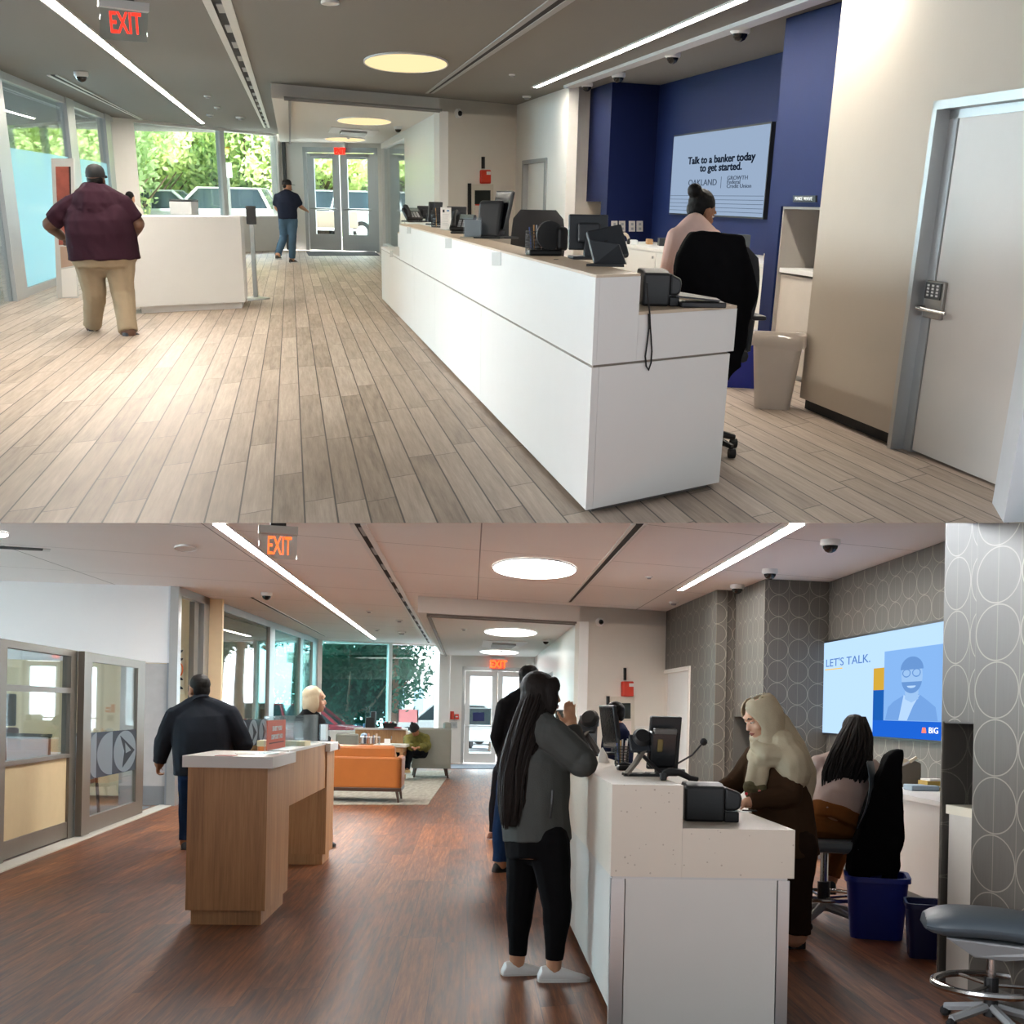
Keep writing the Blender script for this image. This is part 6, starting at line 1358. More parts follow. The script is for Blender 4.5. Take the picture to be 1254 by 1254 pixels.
# counter things
def stand_x(r,loc,rz,k,label):
    t=thing(r,'tablet_stand',label,loc,rz,cat='stand')
    m=MB();m.tube([(-.1*k,-.07*k,.01),(-.04*k,-.03*k,.07*k),(.03*k,.03*k,.16*k)],.016*k,6,flat=(1.6,.6));m.build('arm',alumd,t)
    m=MB();m.tube([(.11*k,-.05*k,.01),(.05*k,-.01*k,.07*k),(-.03*k,.03*k,.15*k)],.016*k,6,flat=(1.6,.6));m.build('arm',blackpl,t)
    m=MB();m.box(-.11*k,.12*k,-.075*k,-.05*k,0,.014*k);m.box(-.09*k,.1*k,.05*k,.075*k,0,.014*k);m.box(-.01*k,.01*k,-.06*k,.06*k,0,.012*k);m.build('base',blackpl,t)
    m=MB();m.box(-.06*k,.06*k,-.012*k,.012*k,-.05*k,.06*k,.008*k,m=Matrix.Translation((0,.03*k,.17*k))@Matrix.Rotation(R(-35),4,'X'));m.build('cradle',darkpl,t)
    m=MB();m.lathe([(.01*k,-.02*k),(.05*k,-.02*k),(.055*k,.0),(.04*k,.02*k),(.01*k,.02*k)],c=(.01*k,.03*k,.21*k),m=Matrix.Rotation(R(60),3,'X'));m.build('scanner_head',blackpl,t,smooth=True)
    return t
stand_x('b',topb(785,950),R(8),.98,'crossed leg card reader stand at the near end of the lower counter')
k=mpp('b',topb(815,948))
t=thing('b','monitor','big black monitor seen from behind at the near end of the lower counter',topb(812,951)+V((0,.1,0)),R(12),cat='monitor')
B=Matrix.Translation((.02,0,.15))@Matrix.Rotation(R(10),4,'X')
m=MB();m.box(-.09,.085,0,.03,-.12,.17,.006,m=B);m.build('screen_shell',blackpl,t)
m=MB();m.box(-.1,.05,-.06,.0,-.1,.1,.012,m=B);m.build('back_housing',M('gloss_black',(20,21,23),.25),t);m=MB();m.box(-.085,.04,-.062,-.03,.085,.115,.004,m=B);m.build('vent',M('vent_grey',(96,94,90),.4),t)
m=MB();m.box(-.065,-.035,-.064,-.058,-.01,.06,.006,m=B);m.build('badge',M('badge_brass',(128,112,70),.4,.5),t)
m=MB();m.box(-.06,.07,-.07,.1,0,.015,.005);m.build('foot',blackpl,t);m=MB();m.box(-.03,.03,-.02,.02,.01,.1);m.build('stand',blackpl,t)
pen_cup('b',topb(761,938.5),'black wire pencil cup on the lower counter next to the young teller',.042,.125,n=7,seed=6)
t=thing('b','tape_dispenser','flat black tape dispenser before the pencil cup on the lower counter',topb(764,943.5),R(10),cat='tape dispenser');m=MB();m.box(-.04,.05,-.03,.03,0,.03,.01);m.build('base',blackpl,t);m=MB();m.tube([(-.03,0,.03),(0,0,.04),(.05,0,.028)],.012,8);m.build('arm',darkpl,t)
t=thing('b','handset','curved black phone handset at the corner of the lower counter',topb(825,956),R(-6),cat='phone');m=MB();m.box(-.07,-.035,-.025,.03,0,.038,.008);m.build('ear_piece',blackpl,t);m=MB();m.tube([(-.05,0,.03),(-.02,0,.045),(.03,.02,.04),(.08,.05,.014),(.12,.08,.006)],[.02,.02,.018,.014,.012],10);m.build('grip',blacksat,t,smooth=True)
t=thing('b','microphone','black gooseneck microphone on the lower counter beside the woman in the cream scarf',topb(826,950)+V((.06,.35,-.0)),0,cat='microphone')
O=t.location;tipp=D('b',863,907,O.y);m=MB();m.lathe([(.01,0),(.05,0),(.045,.02),(.01,.025)]);m.build('base',blackpl,t)
dv=tipp-O;m=MB();m.tube([(0,0,.02),(.0,0,.05),dv*.55+V((.0,0,-.0)),dv*.9],.0055,8);m.build('gooseneck',blackpl,t,smooth=True);m=MB();m.tube([dv*.88,dv*.93,dv*1.0,dv*1.04],[.012,.021,.021,.01],12);m.build('foam_head',blacksat,t,smooth=True)
# farther group near the young teller
monitor('b',topb(741,925)+V((.05,.2,0)),R(-72),.3,.34,'black monitor turned to the young teller on the lower counter',-8,stand=.05)
stand_x('b',topb(716,925),R(-28),1.35,'crossed leg tablet stand beside the long haired woman on the lower counter')
monitor('b',topb(690,910)+V((0,.2,0)),R(-70),.3,.3,'far dark monitor before the long haired woman on the lower counter',-8,stand=.05)
t=thing('b','tissue','white paper tissue standing on the lower counter near the young teller',topb(738,934),0,cat='tissue');m=MB();m.loft([[V((.035*math.cos(a)*(1+.3*math.cos(3*a)),.025*math.sin(a),0)) for a in [i*math.pi/6 for i in range(12)]],[V((.03*math.cos(a),.02*math.sin(a)*(1+.4*math.cos(2*a)),.05)) for a in [i*math.pi/6 for i in range(12)]],[V((.004*math.cos(a)-.004,.003*math.sin(a),.1)) for a in [i*math.pi/6 for i in range(12)]]]);m.build('sheet',M('tissue_white',(244,242,238),.8),t,smooth=True)
t=thing('b','card_terminal','blue grey card terminal behind the far monitor of the lower counter',topb(728,921)+V((0,.9,0)),R(10),cat='terminal');m=MB();m.box(-.08,.08,-.03,.03,.0,.2,.01);m.build('post',M('terminal_grey',(120,130,140),.4),t);m=MB();m.box(-.08,.09,-.05,.02,.2,.3,.01);m.build('head',M('terminal_blue',(140,160,180),.4),t)
# printer on the low shelf
shb=lambda x,y:G('b',x,y,zL2)
p=shb(868,1007);k=mpp('b',p);printer('b',shb(872,1006)+V((.0,.07,0)),R(-2),68*k,.2,47*k,'black receipt printer on the low shelf before the woman in the cream scarf')
p=shb(906,994);t=thing('b','deposit_slip','white slip and black pen beside the lower printer',p+V((.02,.0,0)),0,cat='paper');m=MB();m.box(-.05,.04,-.03,.03,0,.003);m.build('paper',whitepl,t);m=MB();m.tube([(-.01,-.02,.01),(.07,-.03,.008)],.005,6);m.build('pen',blackpl,t)
# =====================================================  alcove of the lower office
q0,q1,q2=[V((a.x,a.y,0)) for a in (cb(901.6,723),cb(937.3,708.6),cb(1015.8,712.2))]
q3=cb(1172,657);q3=V((q3.x,q3.y,0));dT=(q3-q2).normalized();nT=V((dT.y,-dT.x,0));nT=nT if nT.x<0 else -nT
fT=lambda x,y:P('b',x,y,q2,q3)
TVA,TVB,TVC,TVD=fT(1014,785.5),fT(1158,759),fT(1142,909),fT(1006,899)
a=V(((TVA.x+TVD.x)/2,(TVA.y+TVD.y)/2,0));b=fT(1165,830);b.z=0;zb=(TVC.z+TVD.z)/2;zt2=(TVA.z+TVB.z)/2
t=thing('b','wall_screen','wide blue wall screen reading lets talk on the papered wall',(a+b)/2+V((0,0,zb)),cat='screen')
m=MB(t.location);m.prism([a,b,b+nT*.05,a+nT*.05],zb,zt2);m.build('bezel',blackpl,t)
WT=(b-a).length;HTV=zt2-zb
def tq(name,mat,u0,u1,v0,v1,off,par=None):
    m=MB(t.location);p,q=a+dT*WT*u0,a+dT*WT*u1;m.prism([p+nT*off,q+nT*off,q+nT*(off+.002),p+nT*(off+.002)],zb+HTV*v0,zb+HTV*v1);return m.build(name,mat,par or t)
def tpoly(name,mat,pts,off,par):
    m=MB(t.location);m.ext([a+dT*WT*u+V((0,0,zb+HTV*v))+nT*off for u,v in pts],nT*.001);return m.build(name,mat,par)
pic=tq('picture',MEMIT('lt_blue',(176,208,242),.62),.015,.985,.02,.98,.05)
ph=tq('photo_panel',MEMIT('mid_blue',(126,170,224),.6),.585,.985,.17,.80,.053);tq('banner',MEMIT('deep_blue',(28,92,196),.62),.5,.985,.02,.17,.053)
tq('gold_bar',MEMIT('gold',(206,164,60),.55),.50,.585,.45,.655,.053);tq('blue_bar',MEMIT('royal',(26,88,168),.6),.50,.585,.17,.45,.053)
tq('underline',MEMIT('gold'.replace('gold','gold2'),(190,160,80),.9),.045,.22,.685,.697,.053)
kx=WT/HTV/1.75
o=text(None,"LET'S TALK.",.115*HTV,a+dT*WT*.05+V((0,0,zb+HTV*.755))+nT*.054-t.location,dT,(0,0,1),MEMIT('ink_steel',(70,106,160),.8),'lettering',t,xs=kx*1.25,depth=.001,align='LEFT')
# portrait of a bearded man in a suit: flat shapes on the screen
c1=MEMIT('por_face',(146,182,224),.6);c2_=MEMIT('por_dark',(98,140,196),.6);c3_=MEMIT('por_suit',(108,152,210),.6);c4=MEMIT('por_shirt',(170,200,236),.6)
el=lambda cx,cy,rx,ry,a0=0,a1=360:[(cx+rx*math.cos(R(a0+(a1-a0)*i/24)),cy+ry*math.sin(R(a0+(a1-a0)*i/24))) for i in range(24 if a1-a0>=360 else 25)]
tpoly('suit',c3_,[(.6,.175),(.62,.29),(.66,.34),(.74,.40),(.84,.40),(.9,.34),(.945,.29),(.96,.175)],.0555,ph)
tpoly('shirt',c4,[(.70,.175),(.735,.40),(.79,.33),(.845,.40),(.80,.3),(.76,.175)],.057,ph)
tpoly('neck',c1,[(.745,.36),(.745,.45),(.835,.45),(.835,.36),(.79,.33)],.0585,ph)
tpoly('face',c1,el(.79,.555,.072,.15),.06,ph);tpoly('hair',c2_,el(.79,.615,.078,.11,0,180),.0615,ph);tpoly('beard',c2_,el(.79,.53,.07,.12,190,350),.0615,ph)
tpoly('smile',c4,el(.79,.475,.03,.02,180,360),.063,ph)
for s_ in (-1,1):
    m=MB(t.location);m.tube([a+dT*WT*(.79+s_*.034+.026*math.cos(i*.3927))+V((0,0,zb+HTV*(.585+.033*math.sin(i*.3927))))+nT*.064 for i in range(16)],.006,4,closed=True);m.build('glasses',c2_,ph)
tpoly('logo_mark',MEMIT('logo_red',(226,110,90),.9),[(.86,.075),(.89,.075),(.885,.12),(.865,.12)],.056,ph);text(None,'BIG',.07*HTV,a+dT*WT*.935+V((0,0,zb+HTV*.097))+nT*.056-t.location,dT,(0,0,1),MEMIT('logo_white',(220,230,245),.9),'lettering',t,xs=kx,depth=.001)
# credenza
e_=.8;fBd=(q2-q1).normalized();base0=q2-fBd*(e_/abs(fBd.dot(nT)))+dT*.03;end0=q2+dT*6.6+nT*e_;bk=q2+dT*.03+nT*.01
zcr=P('b',1120,975,base0,end0).z
t=thing('b','credenza','white credenza along the papered wall under the blue wall screen',(base0+end0)/2,cat='cabinet')
m=MB(t.location);m.prism([base0,end0,end0-nT*(e_-.01),bk],.08,zcr-.04);m.build('body',laminate,t)
m=MB(t.location);m.prism([base0+nT*.02,end0+nT*.02,end0-nT*(e_-.01),bk],zcr-.04,zcr);m.build('worktop',laminw,t)
m=MB(t.location);m.prism([base0-nT*.06+dT*.1,end0-nT*.06,end0-nT*(e_-.05),bk+dT*.05],0,.08);m.build('plinth',greypl,t)
onc=lambda x,y:G('b',x,y,zcr)
for (x,y,w,h,nm,mt,lb,dy) in ((1128,968,34,7,'document_case',M('case_blue',(150,170,190),.4),'pale blue document case on the credenza right of the black jacket',.12),):
    p=onc(x,y);k=mpp('b',p);tag(MB().box(-w/2*k,w/2*k,-dy,dy,0,h*k,.01).build(nm,mt,None,'b'),lb,'case').location=p
p=onc(1117,966);k=mpp('b',p);t=thing('b','document_printer','beige angular document printer on the credenza under the blue wall screen',p+V((0,.3,0)),0,cat='printer')
m=MB();m.ext([(-14*k,-.1,0),(-14*k,-.1,22*k),(12*k,-.1,34*k),(20*k,-.1,30*k),(20*k,-.1,0)],(0,.3,0));m.build('body',M('printer_taupe',(92,86,78),.5),t,bev=.01)
m=MB();m.ext([(-15*k,-.13,30*k),(-3*k,-.13,36*k),(4*k,-.13,34*k),(-14*k,-.13,24*k)],(0,.03,0));m.build('paper_tray',M('printer_cream',(206,196,176),.5),t)
m=MB();m.ext([(4*k,-.13,34*k),(12*k,-.13,39*k),(14*k,-.13,37*k),(6*k,-.13,31*k)],(0,.03,0));m.build('flap',M('printer_cream',(206,196,176)),t)
p=onc(1136,968);t=thing('b','paper_stack','loose white papers over yellow folders on the credenza',p+V((.05,.05,0)),R(5),cat='paper stack')
for i,(z0,z1,mt) in enumerate(((0,.03,M('folder_ochre',(176,146,70),.6)),(.03,.045,whitepl),(.045,.085,M('folder_ochre',(176,146,70))),(.085,.1,whitepl))):
    m=MB();m.box(-.12+.02*i,.12-.01*i,-.1,.1,z0,z1);m.build('sheet' if i%2 else 'folder',mt,t)
p=onc(892,905);pn=D('b',893,960,q0.y+.3);zn=P('b',888,957,q0-V((0,0,0)),q1).z
t=thing('b','nook_cabinet','white cupboard with pale top in the nook behind the woman in the cream scarf',q0+dQ*.5+nQ*.2,cat='cabinet')
m=MB(t.location);p,q=q0+dQ*.05,q0+dQ*(kk-.02);m.prism([p,q,q+nQ*.35,p+nQ*.35],.0,zn-.06);m.build('body',laminate,t);m=MB(t.location);m.prism([p-nQ*.04,q-nQ*.04,q+nQ*.35,p+nQ*.35],zn-.06,zn);m.build('worktop',laminw,t)
p=q0+dQ*.45+nQ*.15;k=mpp('b',p);tag(MB().cyl((0,0,0),(0,0,.16),.05,.055,16).build('paper_cup',M('cup_kraft',(150,120,96),.6),None,'b'),'kraft paper cup on the nook cupboard behind the woman in the cream scarf','cup').location=(p.x,p.y,zn)
# niche cupboard
d=(pb-pa).normalized();nn=V((-d.y,d.x,0));zn=P('b',1175,988,pa+nn*.02,pb+nn*.02).z
t=thing('b','niche_cabinet','white cupboard with cream top inside the papered niche of the lower office',pa+d*(nA+nB)*.5+nn*.2,cat='cabinet')
p,q=pa+d*(nA+.02),pa+d*(nB-.02)
m=MB(t.location);m.prism([p+nn*.04,q+nn*.04,q+nn*.42,p+nn*.42],.0,zn-.05);m.build('body',M('cupboard_stone',(206,198,188)),t);m=MB(t.location);m.prism([p+nn*.02,q+nn*.02,q+nn*.43,p+nn*.43],zn-.05,zn);m.build('worktop',M('top_cream',(226,216,196),.4),t)
# bins and stools
p=fb(1083,1152);k=mpp('b',p);bb_=bin_('b','recycling_bin',p+V((0,.2,0)),62*k,74*k,.36,.44,76*k,bluep,'blue recycling bin with a white symbol behind the black draped chair',None,R(-14))
m=MB();m.lathe([(.03,0),(.045,0),(.045,.003),(.03,.003)],c=(0,-.2,.33),m=Matrix.Rotation(R(96),3,'X'));m.build('symbol',whitepl,bb_)
p=fb(1143,1180);k=mpp('b',p);bin_('b','waste_bin',p+V((0.02,.25,0)),36*k,44*k,.25,.3,68*k,M('bin_dark_blue',(20,28,78),.4),'dark blue bin half hidden behind the front grey stool',None,R(-14))
slate=M('slate_vinyl',(74,84,92),.45,bump=.05)
pc=fb(1019,1140);DR=task_chair('b',(pc.x,pc.y+.25,0),R(76),'slate drafting chair with a chrome foot ring holding the long haired woman',1.12,.62,0,.46,slate,1,greypl)
# front stool at lower right: tilted wide seat on a chrome stem
ps=fb(1203,1268);ps=V((2.3,6.0,0));t=thing('b','stool','slate stool with a chrome foot ring at the lower right corner',ps,R(-14),cat='stool')
zA=D('b',1200,1136,ps.y).z
m=MB();rows=[]
for i in range(9):
    f_=i/8;x=-.27+.62*f_;zc=zA+.02-.03*f_+.02*math.sin(f_*math.pi);hh_=.07*(1 if 0<i<8 else .45);yy=.24*(1 if 0<i<8 else .8)
    rows.append([V((x+(.03 if 0<i<8 else 0),yy*math.cos(q_),zc+hh_*math.sin(q_)*(1.1 if math.sin(q_)>0 else 1.0))) for q_ in [j*math.pi/10 for j in range(20)]])
m.loft(rows);m.build('seat',slate,t,smooth=True,sub=1)
m=MB();m.ext([(-.16,-.18,zA-.03),(.3,-.18,zA-.06),(.3,-.18,zA-.1),(.12,-.1,zA-.14),(-.02,-.1,zA-.13)],(0,.34,0));m.build('seat_pan',greypl,t,bev=.01)
m=MB();m.cyl((0.07,0,.12),(0.07,0,zA-.1),.022);m.build('column',silver,t);m=MB();m.cyl((.07,0,.05),(.07,0,zA*.5),.035);m.build('sleeve',blackpl,t)
zr_=max(.0,D('b',1180,1238,ps.y).z)
m=MB();m.tube([(.07+math.cos(a_)*.27,math.sin(a_)*.27,.2) for a_ in [i*2*math.pi/36 for i in range(36)]],.018,8,closed=True);rg=m.build('foot_ring',silver,t,smooth=True)
for i in range(3):
    a_=i*2.1;m=MB();m.tube([(.07,0,.2),(.07+math.cos(a_)*.27,math.sin(a_)*.27,.2)],.01,6);m.build('spoke',silver,rg)
for i in range(5):
    a_=i*1.2566;m=MB();m.tube([(.07,0,.1),(.07+math.cos(a_)*.24,math.sin(a_)*.24,.05)],.022,6);lg=m.build('leg',greypl,t);m=MB();m.ball((.07+math.cos(a_)*.24,math.sin(a_)*.24,.028),.028,10);m.build('caster',blacksat,lg)
# =====================================================  PEOPLE
def skin(name,col):
    return M(name,col,.55,var=.05,bump=.02,**{'Subsurface Weight':.08,'Subsurface Radius':(.4,.2,.1)})
def cloth(name,col,var=.12,b=.15,rough=.95,sc3=None):return M(name,col,rough,var=var,vs=9,bump=b,bsz=180,sc3=sc3,**{'Specular IOR Level':.12})
def vmesh(m,vs,name,mat,parent,smooth_it=3,wr=0,wsc=7.,seed=0,dec=0,label=None):
    """weld overlapping closed shapes into one skin"""
    me=bpy.data.meshes.new('tmp');bmesh.ops.recalc_face_normals(m.bm,faces=list(m.bm.faces));m.bm.to_mesh(me);m.bm.free()
    o=bpy.data.objects.new('tmp',me)
    q=o.modifiers.new('r','REMESH');q.mode='VOXEL';q.voxel_size=vs;q.adaptivity=0
    if smooth_it:
        q=o.modifiers.new('s','SMOOTH');q.iterations=smooth_it;q.factor=.5
    nm=baked(o)
    bpy.data.objects.remove(o);bpy.data.meshes.remove(me)
    if wr:
        off=V((seed*3.1,seed*1.7,seed))
        n_=len(nm.vertices);co=[0.]*(3*n_);no=[0.]*(3*n_);nm.vertices.foreach_get('co',co);nm.vertices.foreach_get('normal',no)
        for i in range(0,3*n_,3):
            x,y,z=co[i:i+3]
            f=(noise.noise(V((x*wsc,y*wsc,z*wsc*.55))+off)+.5*noise.noise(V((x*wsc*2.3+z*6,y*wsc*2.3,z*wsc*1.6))+off))*wr
            for j in range(3):co[i+j]+=no[i+j]*f
        nm.vertices.foreach_set('co',co);nm.update()
    nm.name=name;nm.materials.clear();nm.materials.append(mat);nm.polygons.foreach_set('use_smooth',[True]*len(nm.polygons))
    o=bpy.data.objects.new(name,nm);COL.objects.link(o);o.parent=parent
    if label:o['label']=label
    return o
def limb(m,pts,rs,seg=12,end=1):
    """tapered rounded limb"""
    P_=[V(p) for p in pts]
    n=[];rr=[]
    for i in range(len(P_)-1):
        for k in range(4):
            f=k/4;n.append(P_[i].lerp(P_[i+1],f));g=f*f*(3-2*f);rr.append(rs[i]*(1-g)+rs[i+1]*g)
    n.append(P_[-1]);rr.append(rs[-1]);m.tube(n,rr,seg)
    m.ball(P_[0],rs[0],seg)
    if end:m.ball(P_[-1],rs[-1],seg)
    for p,r_ in zip(P_[1:-1],rs[1:-1]):m.ball(p,r_*.99,seg)
def hand(m,wr,dr,up,k,curl,side):
    """palm, four unequal bent fingers and a thumb; dr: towards the fingertips, up: back of the hand"""
    dr=V(dr).normalized();up=V(up);up=(up-dr*up.dot(dr));up=up.normalized() if up.length>1e-3 else dr.orthogonal().normalized();sd=dr.cross(up).normalized()*side
    B=Matrix((sd,dr,up)).transposed()
    m.ball(V(wr)+dr*.05*k,(.042*k,.055*k,.02*k),12,m=B);m.ball(V(wr)+dr*.01*k,(.03*k,.04*k,.022*k),10,m=B)
    for i,(x,l) in enumerate(((-.031,.068),(-.011,.08),(.01,.075),(.03,.058))):
        p=V(wr)+dr*.088*k+sd*x*k;pts=[p];a=R(8)
        for sg in (.46,.32,.22):
            a+=curl;q=dr*math.cos(a)-up*math.sin(a);p=p+q*l*sg*k;pts.append(p)
        m.tube(pts,[.0095*k,.009*k,.0082*k,.0065*k],7)
        for p_,r_ in zip(pts,(.0095,.009,.0082,.0065)):m.ball(p_,r_*k,8)
    p=V(wr)+dr*.03*k-sd*.036*k;pts=[p,p+(dr*.6-sd*.75-up*.2)*.034*k,p+(dr*.9-sd*.75-up*.45)*.058*k]
    m.tube(pts,[.013*k,.011*k,.008*k],7)
    for p_,r_ in zip(pts,(.013,.011,.008)):m.ball(p_,r_*k,8)
class Fig:pass
def person(r,label,base,J,k=1.,yaw=0,hyaw=None,hpit=0,torso=None,arm=(.055,.042,.03),leg=(.095,.062,.045),skinm=None,shirt=None,hem=-.1,sleeve=2.,shirt_grow=.012,pants=None,plen=1.95,pants_grow=.01,shoe=None,sole=None,toes=(0,0),hairm=None,hair='short',curl=(.5,.5),vs=None,wr=.007,seed=1,headk=1.,handdir=(None,None),face=1,wsc=7.,collar=0,torso_shirt=None,shoe_l=.25,spine=0.,hands=(1,1)):
    base=V(base);t=thing(r,'person',label,base,0,cat='person')
    q={n:(D(r,v[0],v[1],base.y+v[2])-base) for n,v in J.items()};f=Fig();f.t=t;f.q=q;f.k=k
    fw=V((math.sin(R(yaw)),math.cos(R(yaw)),0));vs=vs or max(.007,mpp(r,base)*1.3)
    pel=(q['hipa']+q['hipb'])/2;ne=q['neck'];sm_=(q['sha']+q['shb'])/2
    sd=(q['shb']-q['sha']).normalized();sh_=(q['hipb']-q['hipa']).normalized()
    torso=torso or [(-.12,.12,.09),(0,.165,.115),(.3,.145,.11),(.65,.17,.125),(.86,.17,.105),(.97,.08,.07)]
    ctrl=[pel,pel.lerp(sm_,.5)-fw*spine,sm_.lerp(ne,.3)+(ne-sm_)*.0,ne]
    def sp(tt):
        if tt<.85:
            u=tt/.85;a,b,c_=pel,ctrl[1],sm_;return a.lerp(c_,u)+(b-a.lerp(c_,.5))*(1-(2*u-1)**2 if 0<=u<=1 else 0)
        return sm_.lerp(ne,(tt-.85)/.15)
    def body_rings(m,rg,grow,t0=None,ys=1.,seg=20):
        rr=[]
        for (tt,w,d) in rg:
            c0=sp(tt);tan=(sp(tt+.03)-sp(tt-.03)).normalized();s_=sh_.lerp(sd,max(0,min(1,tt))).normalized();s_=(s_-tan*s_.dot(tan)).normalized();d_=tan.cross(s_)
            rr.append([c0+s_*((w*k+grow)*math.copysign(abs(math.cos(a))**.85,math.cos(a)))+d_*((d*k+grow)*math.copysign(abs(math.sin(a))**.85,math.sin(a))) for a in [i*2*math.pi/seg for i in range(seg)]])
        m.loft(rr)
    # head
    hc=q['head'];hy=R(hyaw if hyaw is not None else yaw);hp=R(hpit)
    hf=V((math.sin(hy)*math.cos(hp),math.cos(hy)*math.cos(hp),math.sin(hp)));hr=V((math.cos(hy),-math.sin(hy),0));hu=hr.cross(hf).normalized()
    HB_=Matrix((hr,hf,hu)).transposed();K=k*headk
    f.HB=HB_;f.hc=hc;f.K=K;f.hp=lambda x,y,z:hc+HB_@V((x*K,y*K,z*K))
    m=MB();ball=lambda c_,rad,sg=16:m.ball(f.hp(*c_),[x*K for x in rad],sg,m=HB_)
    ball((0,-.012,.03),(.076,.095,.088),20);ball((0,.02,-.035),(.062,.068,.085),18);ball((0,.052,-.088),(.032,.03,.026));ball((0,.083,-.018),(.016,.022,.026),10);ball((0,.096,-.03),(.017,.015,.012),10)
    ball((0,.076,-.064),(.026,.016,.013),10);ball((0,.074,.034),(.055,.022,.018),12)
    for sx in (-1,1):
        ball((sx*.076,-.012,-.012),(.012,.024,.034),10);ball((sx*.042,.055,-.03),(.024,.024,.024),10)
    limb(m,[ne-V((0,0,.02)),hc+HB_@V((0,-.02*K,-.06*K))],[.062*k,.056*k])
    body_rings(m,torso,-.012)
    af=[(q['sh'+s_],q['el'+s_],q['wr'+s_]) for s_ in 'ab'];lf_=[(q['hip'+s_],q['kn'+s_],q['an'+s_]) for s_ in 'ab']
    for i,ch in enumerate(af):
        limb(m,ch,[arm[0]*k*.92,arm[1]*k*.95,arm[2]*k])
        if not hands[i]:continue
        dr=handdir[i] if handdir[i] is not None else (ch[2]-ch[1]);bu=V((0,0,1)) if abs(V(dr).normalized().z)<.8 else (sd if i else -sd)
        hand(m,ch[2],dr,bu,k*1.02,curl[i],-1 if i==0 else 1)
    for i,ch in enumerate(lf_):
        limb(m,ch,[leg[0]*k*.9,leg[1]*k*.92,leg[2]*k*.9]);a=toes[i];td=V((math.sin(R(a)),math.cos(R(a)),0));limb(m,[ch[2]-V((0,0,.03*k)),ch[2]+td*.08*k-V((0,0,.05*k))],[.032*k,.024*k])
    vmesh(m,vs,'body',skinm,t,2)
    if face:
        wh=M('eye_white',(232,228,222),.2);ir=M('eye_dark',(40,28,22),.2);lip=M('lip_rose',(150,84,76),.5);br=hairm or M('brow_dark',(40,30,26),.8)
        for sx in (-1,1):
            m=MB();m.ball(f.hp(sx*.031,.0725,.006),[.0125*K,.0125*K,.0085*K],10,m=HB_);e=m.build('eye',wh,t,smooth=True);m=MB();m.ball(f.hp(sx*.031,.0815,.0045),[.006*K,.0045*K,.0062*K],8,m=HB_);m.build('iris',ir,e,smooth=True);m=MB();m.ball(f.hp(sx*.031,.0715,.0125),[.0155*K,.0145*K,.0075*K],10,m=HB_);m.build('eyelid',skinm,t,smooth=True)
            m=MB();m.tube([f.hp(sx*.014,.089,.028),f.hp(sx*.032,.09,.034),f.hp(sx*.052,.078,.027)],[.003*K,.0045*K,.002*K],6);m.build('eyebrow',br,t,smooth=True)
        m=MB();m.tube([f.hp(-.024,.08,-.063),f.hp(-.008,.0915,-.060),f.hp(.008,.0915,-.060),f.hp(.024,.08,-.063)],[.002*K,.0055*K,.0055*K,.002*K],8);m.tube([f.hp(-.02,.081,-.067),f.hp(0,.0905,-.071),f.hp(.02,.081,-.067)],[.002*K,.0055*K,.002*K],8);m.build('lips',lip,t,smooth=True)
    # clothes
    if shirt:
        m=MB();rg=torso_shirt or torso;rg=[x for x in rg if x[0]>hem+.02];w0=rg[0];rg=[(hem,w0[1]*1.02,w0[2]*1.02)]+[x for x in rg if x[0]<.95]+[(.965,.075/1,.07)]
        body_rings(m,rg,shirt_grow);limb(m,[sp(.8),sm_.lerp(ne,.55),ne],[torso[4][2]*k*.9+shirt_grow,.085*k+shirt_grow,.07*k+shirt_grow],14,0)
        for ch in af:
            a,b,c_=ch
            limb(m,[ne-(ne-sm_)*.12,a+V((0,0,.0))],[.07*k+shirt_grow,arm[0]*.92*k+shirt_grow])
            if sleeve<=1:limb(m,[a,a.lerp(b,sleeve)],[(arm[0])*k+shirt_grow,(arm[0]*(1-sleeve)+arm[1]*sleeve)*k+shirt_grow*1.5],end=0)
            else:limb(m,[a,b,b.lerp(c_,sleeve-1)],[arm[0]*k+shirt_grow,arm[1]*k+shirt_grow,arm[2]*k+shirt_grow],end=0)
        vmesh(m,vs,shirt[0],shirt[1],t,3,wr,wsc,seed)
        if collar:
            m=MB();u=(hc-ne).normalized();c0=ne-u*.0;x_=u.orthogonal().normalized();y_=u.cross(x_)
            m.loft([[c0+u*h_+x_*math.cos(a)*rr_+y_*math.sin(a)*rr_ for a in [i*math.pi/10 for i in range(20)]] for h_,rr_ in ((-.02,.1*k),(.03*k,.078*k),(.045*k,.076*k),(.045*k,.066*k),(.0,.07*k))]);m.build('collar',shirt[1],t,smooth=True)
    if pants:
        m=MB();body_rings(m,[x for x in torso if x[0]<.12]+[(.14,torso[1][1],torso[1][2])],pants_grow)
        limb(m,[lf_[0][0]-V((0,0,.03)),lf_[1][0]-V((0,0,.03))],[leg[0]*k*.98+pants_grow]*2)
        for a,b,c_ in lf_:
            limb(m,[a,b,b.lerp(c_,plen-1)],[leg[0]*k+pants_grow,leg[1]*k+pants_grow,leg[2]*k+pants_grow],end=0)
        vmesh(m,vs,pants[0],pants[1],t,3,wr*.9,wsc,seed+5)
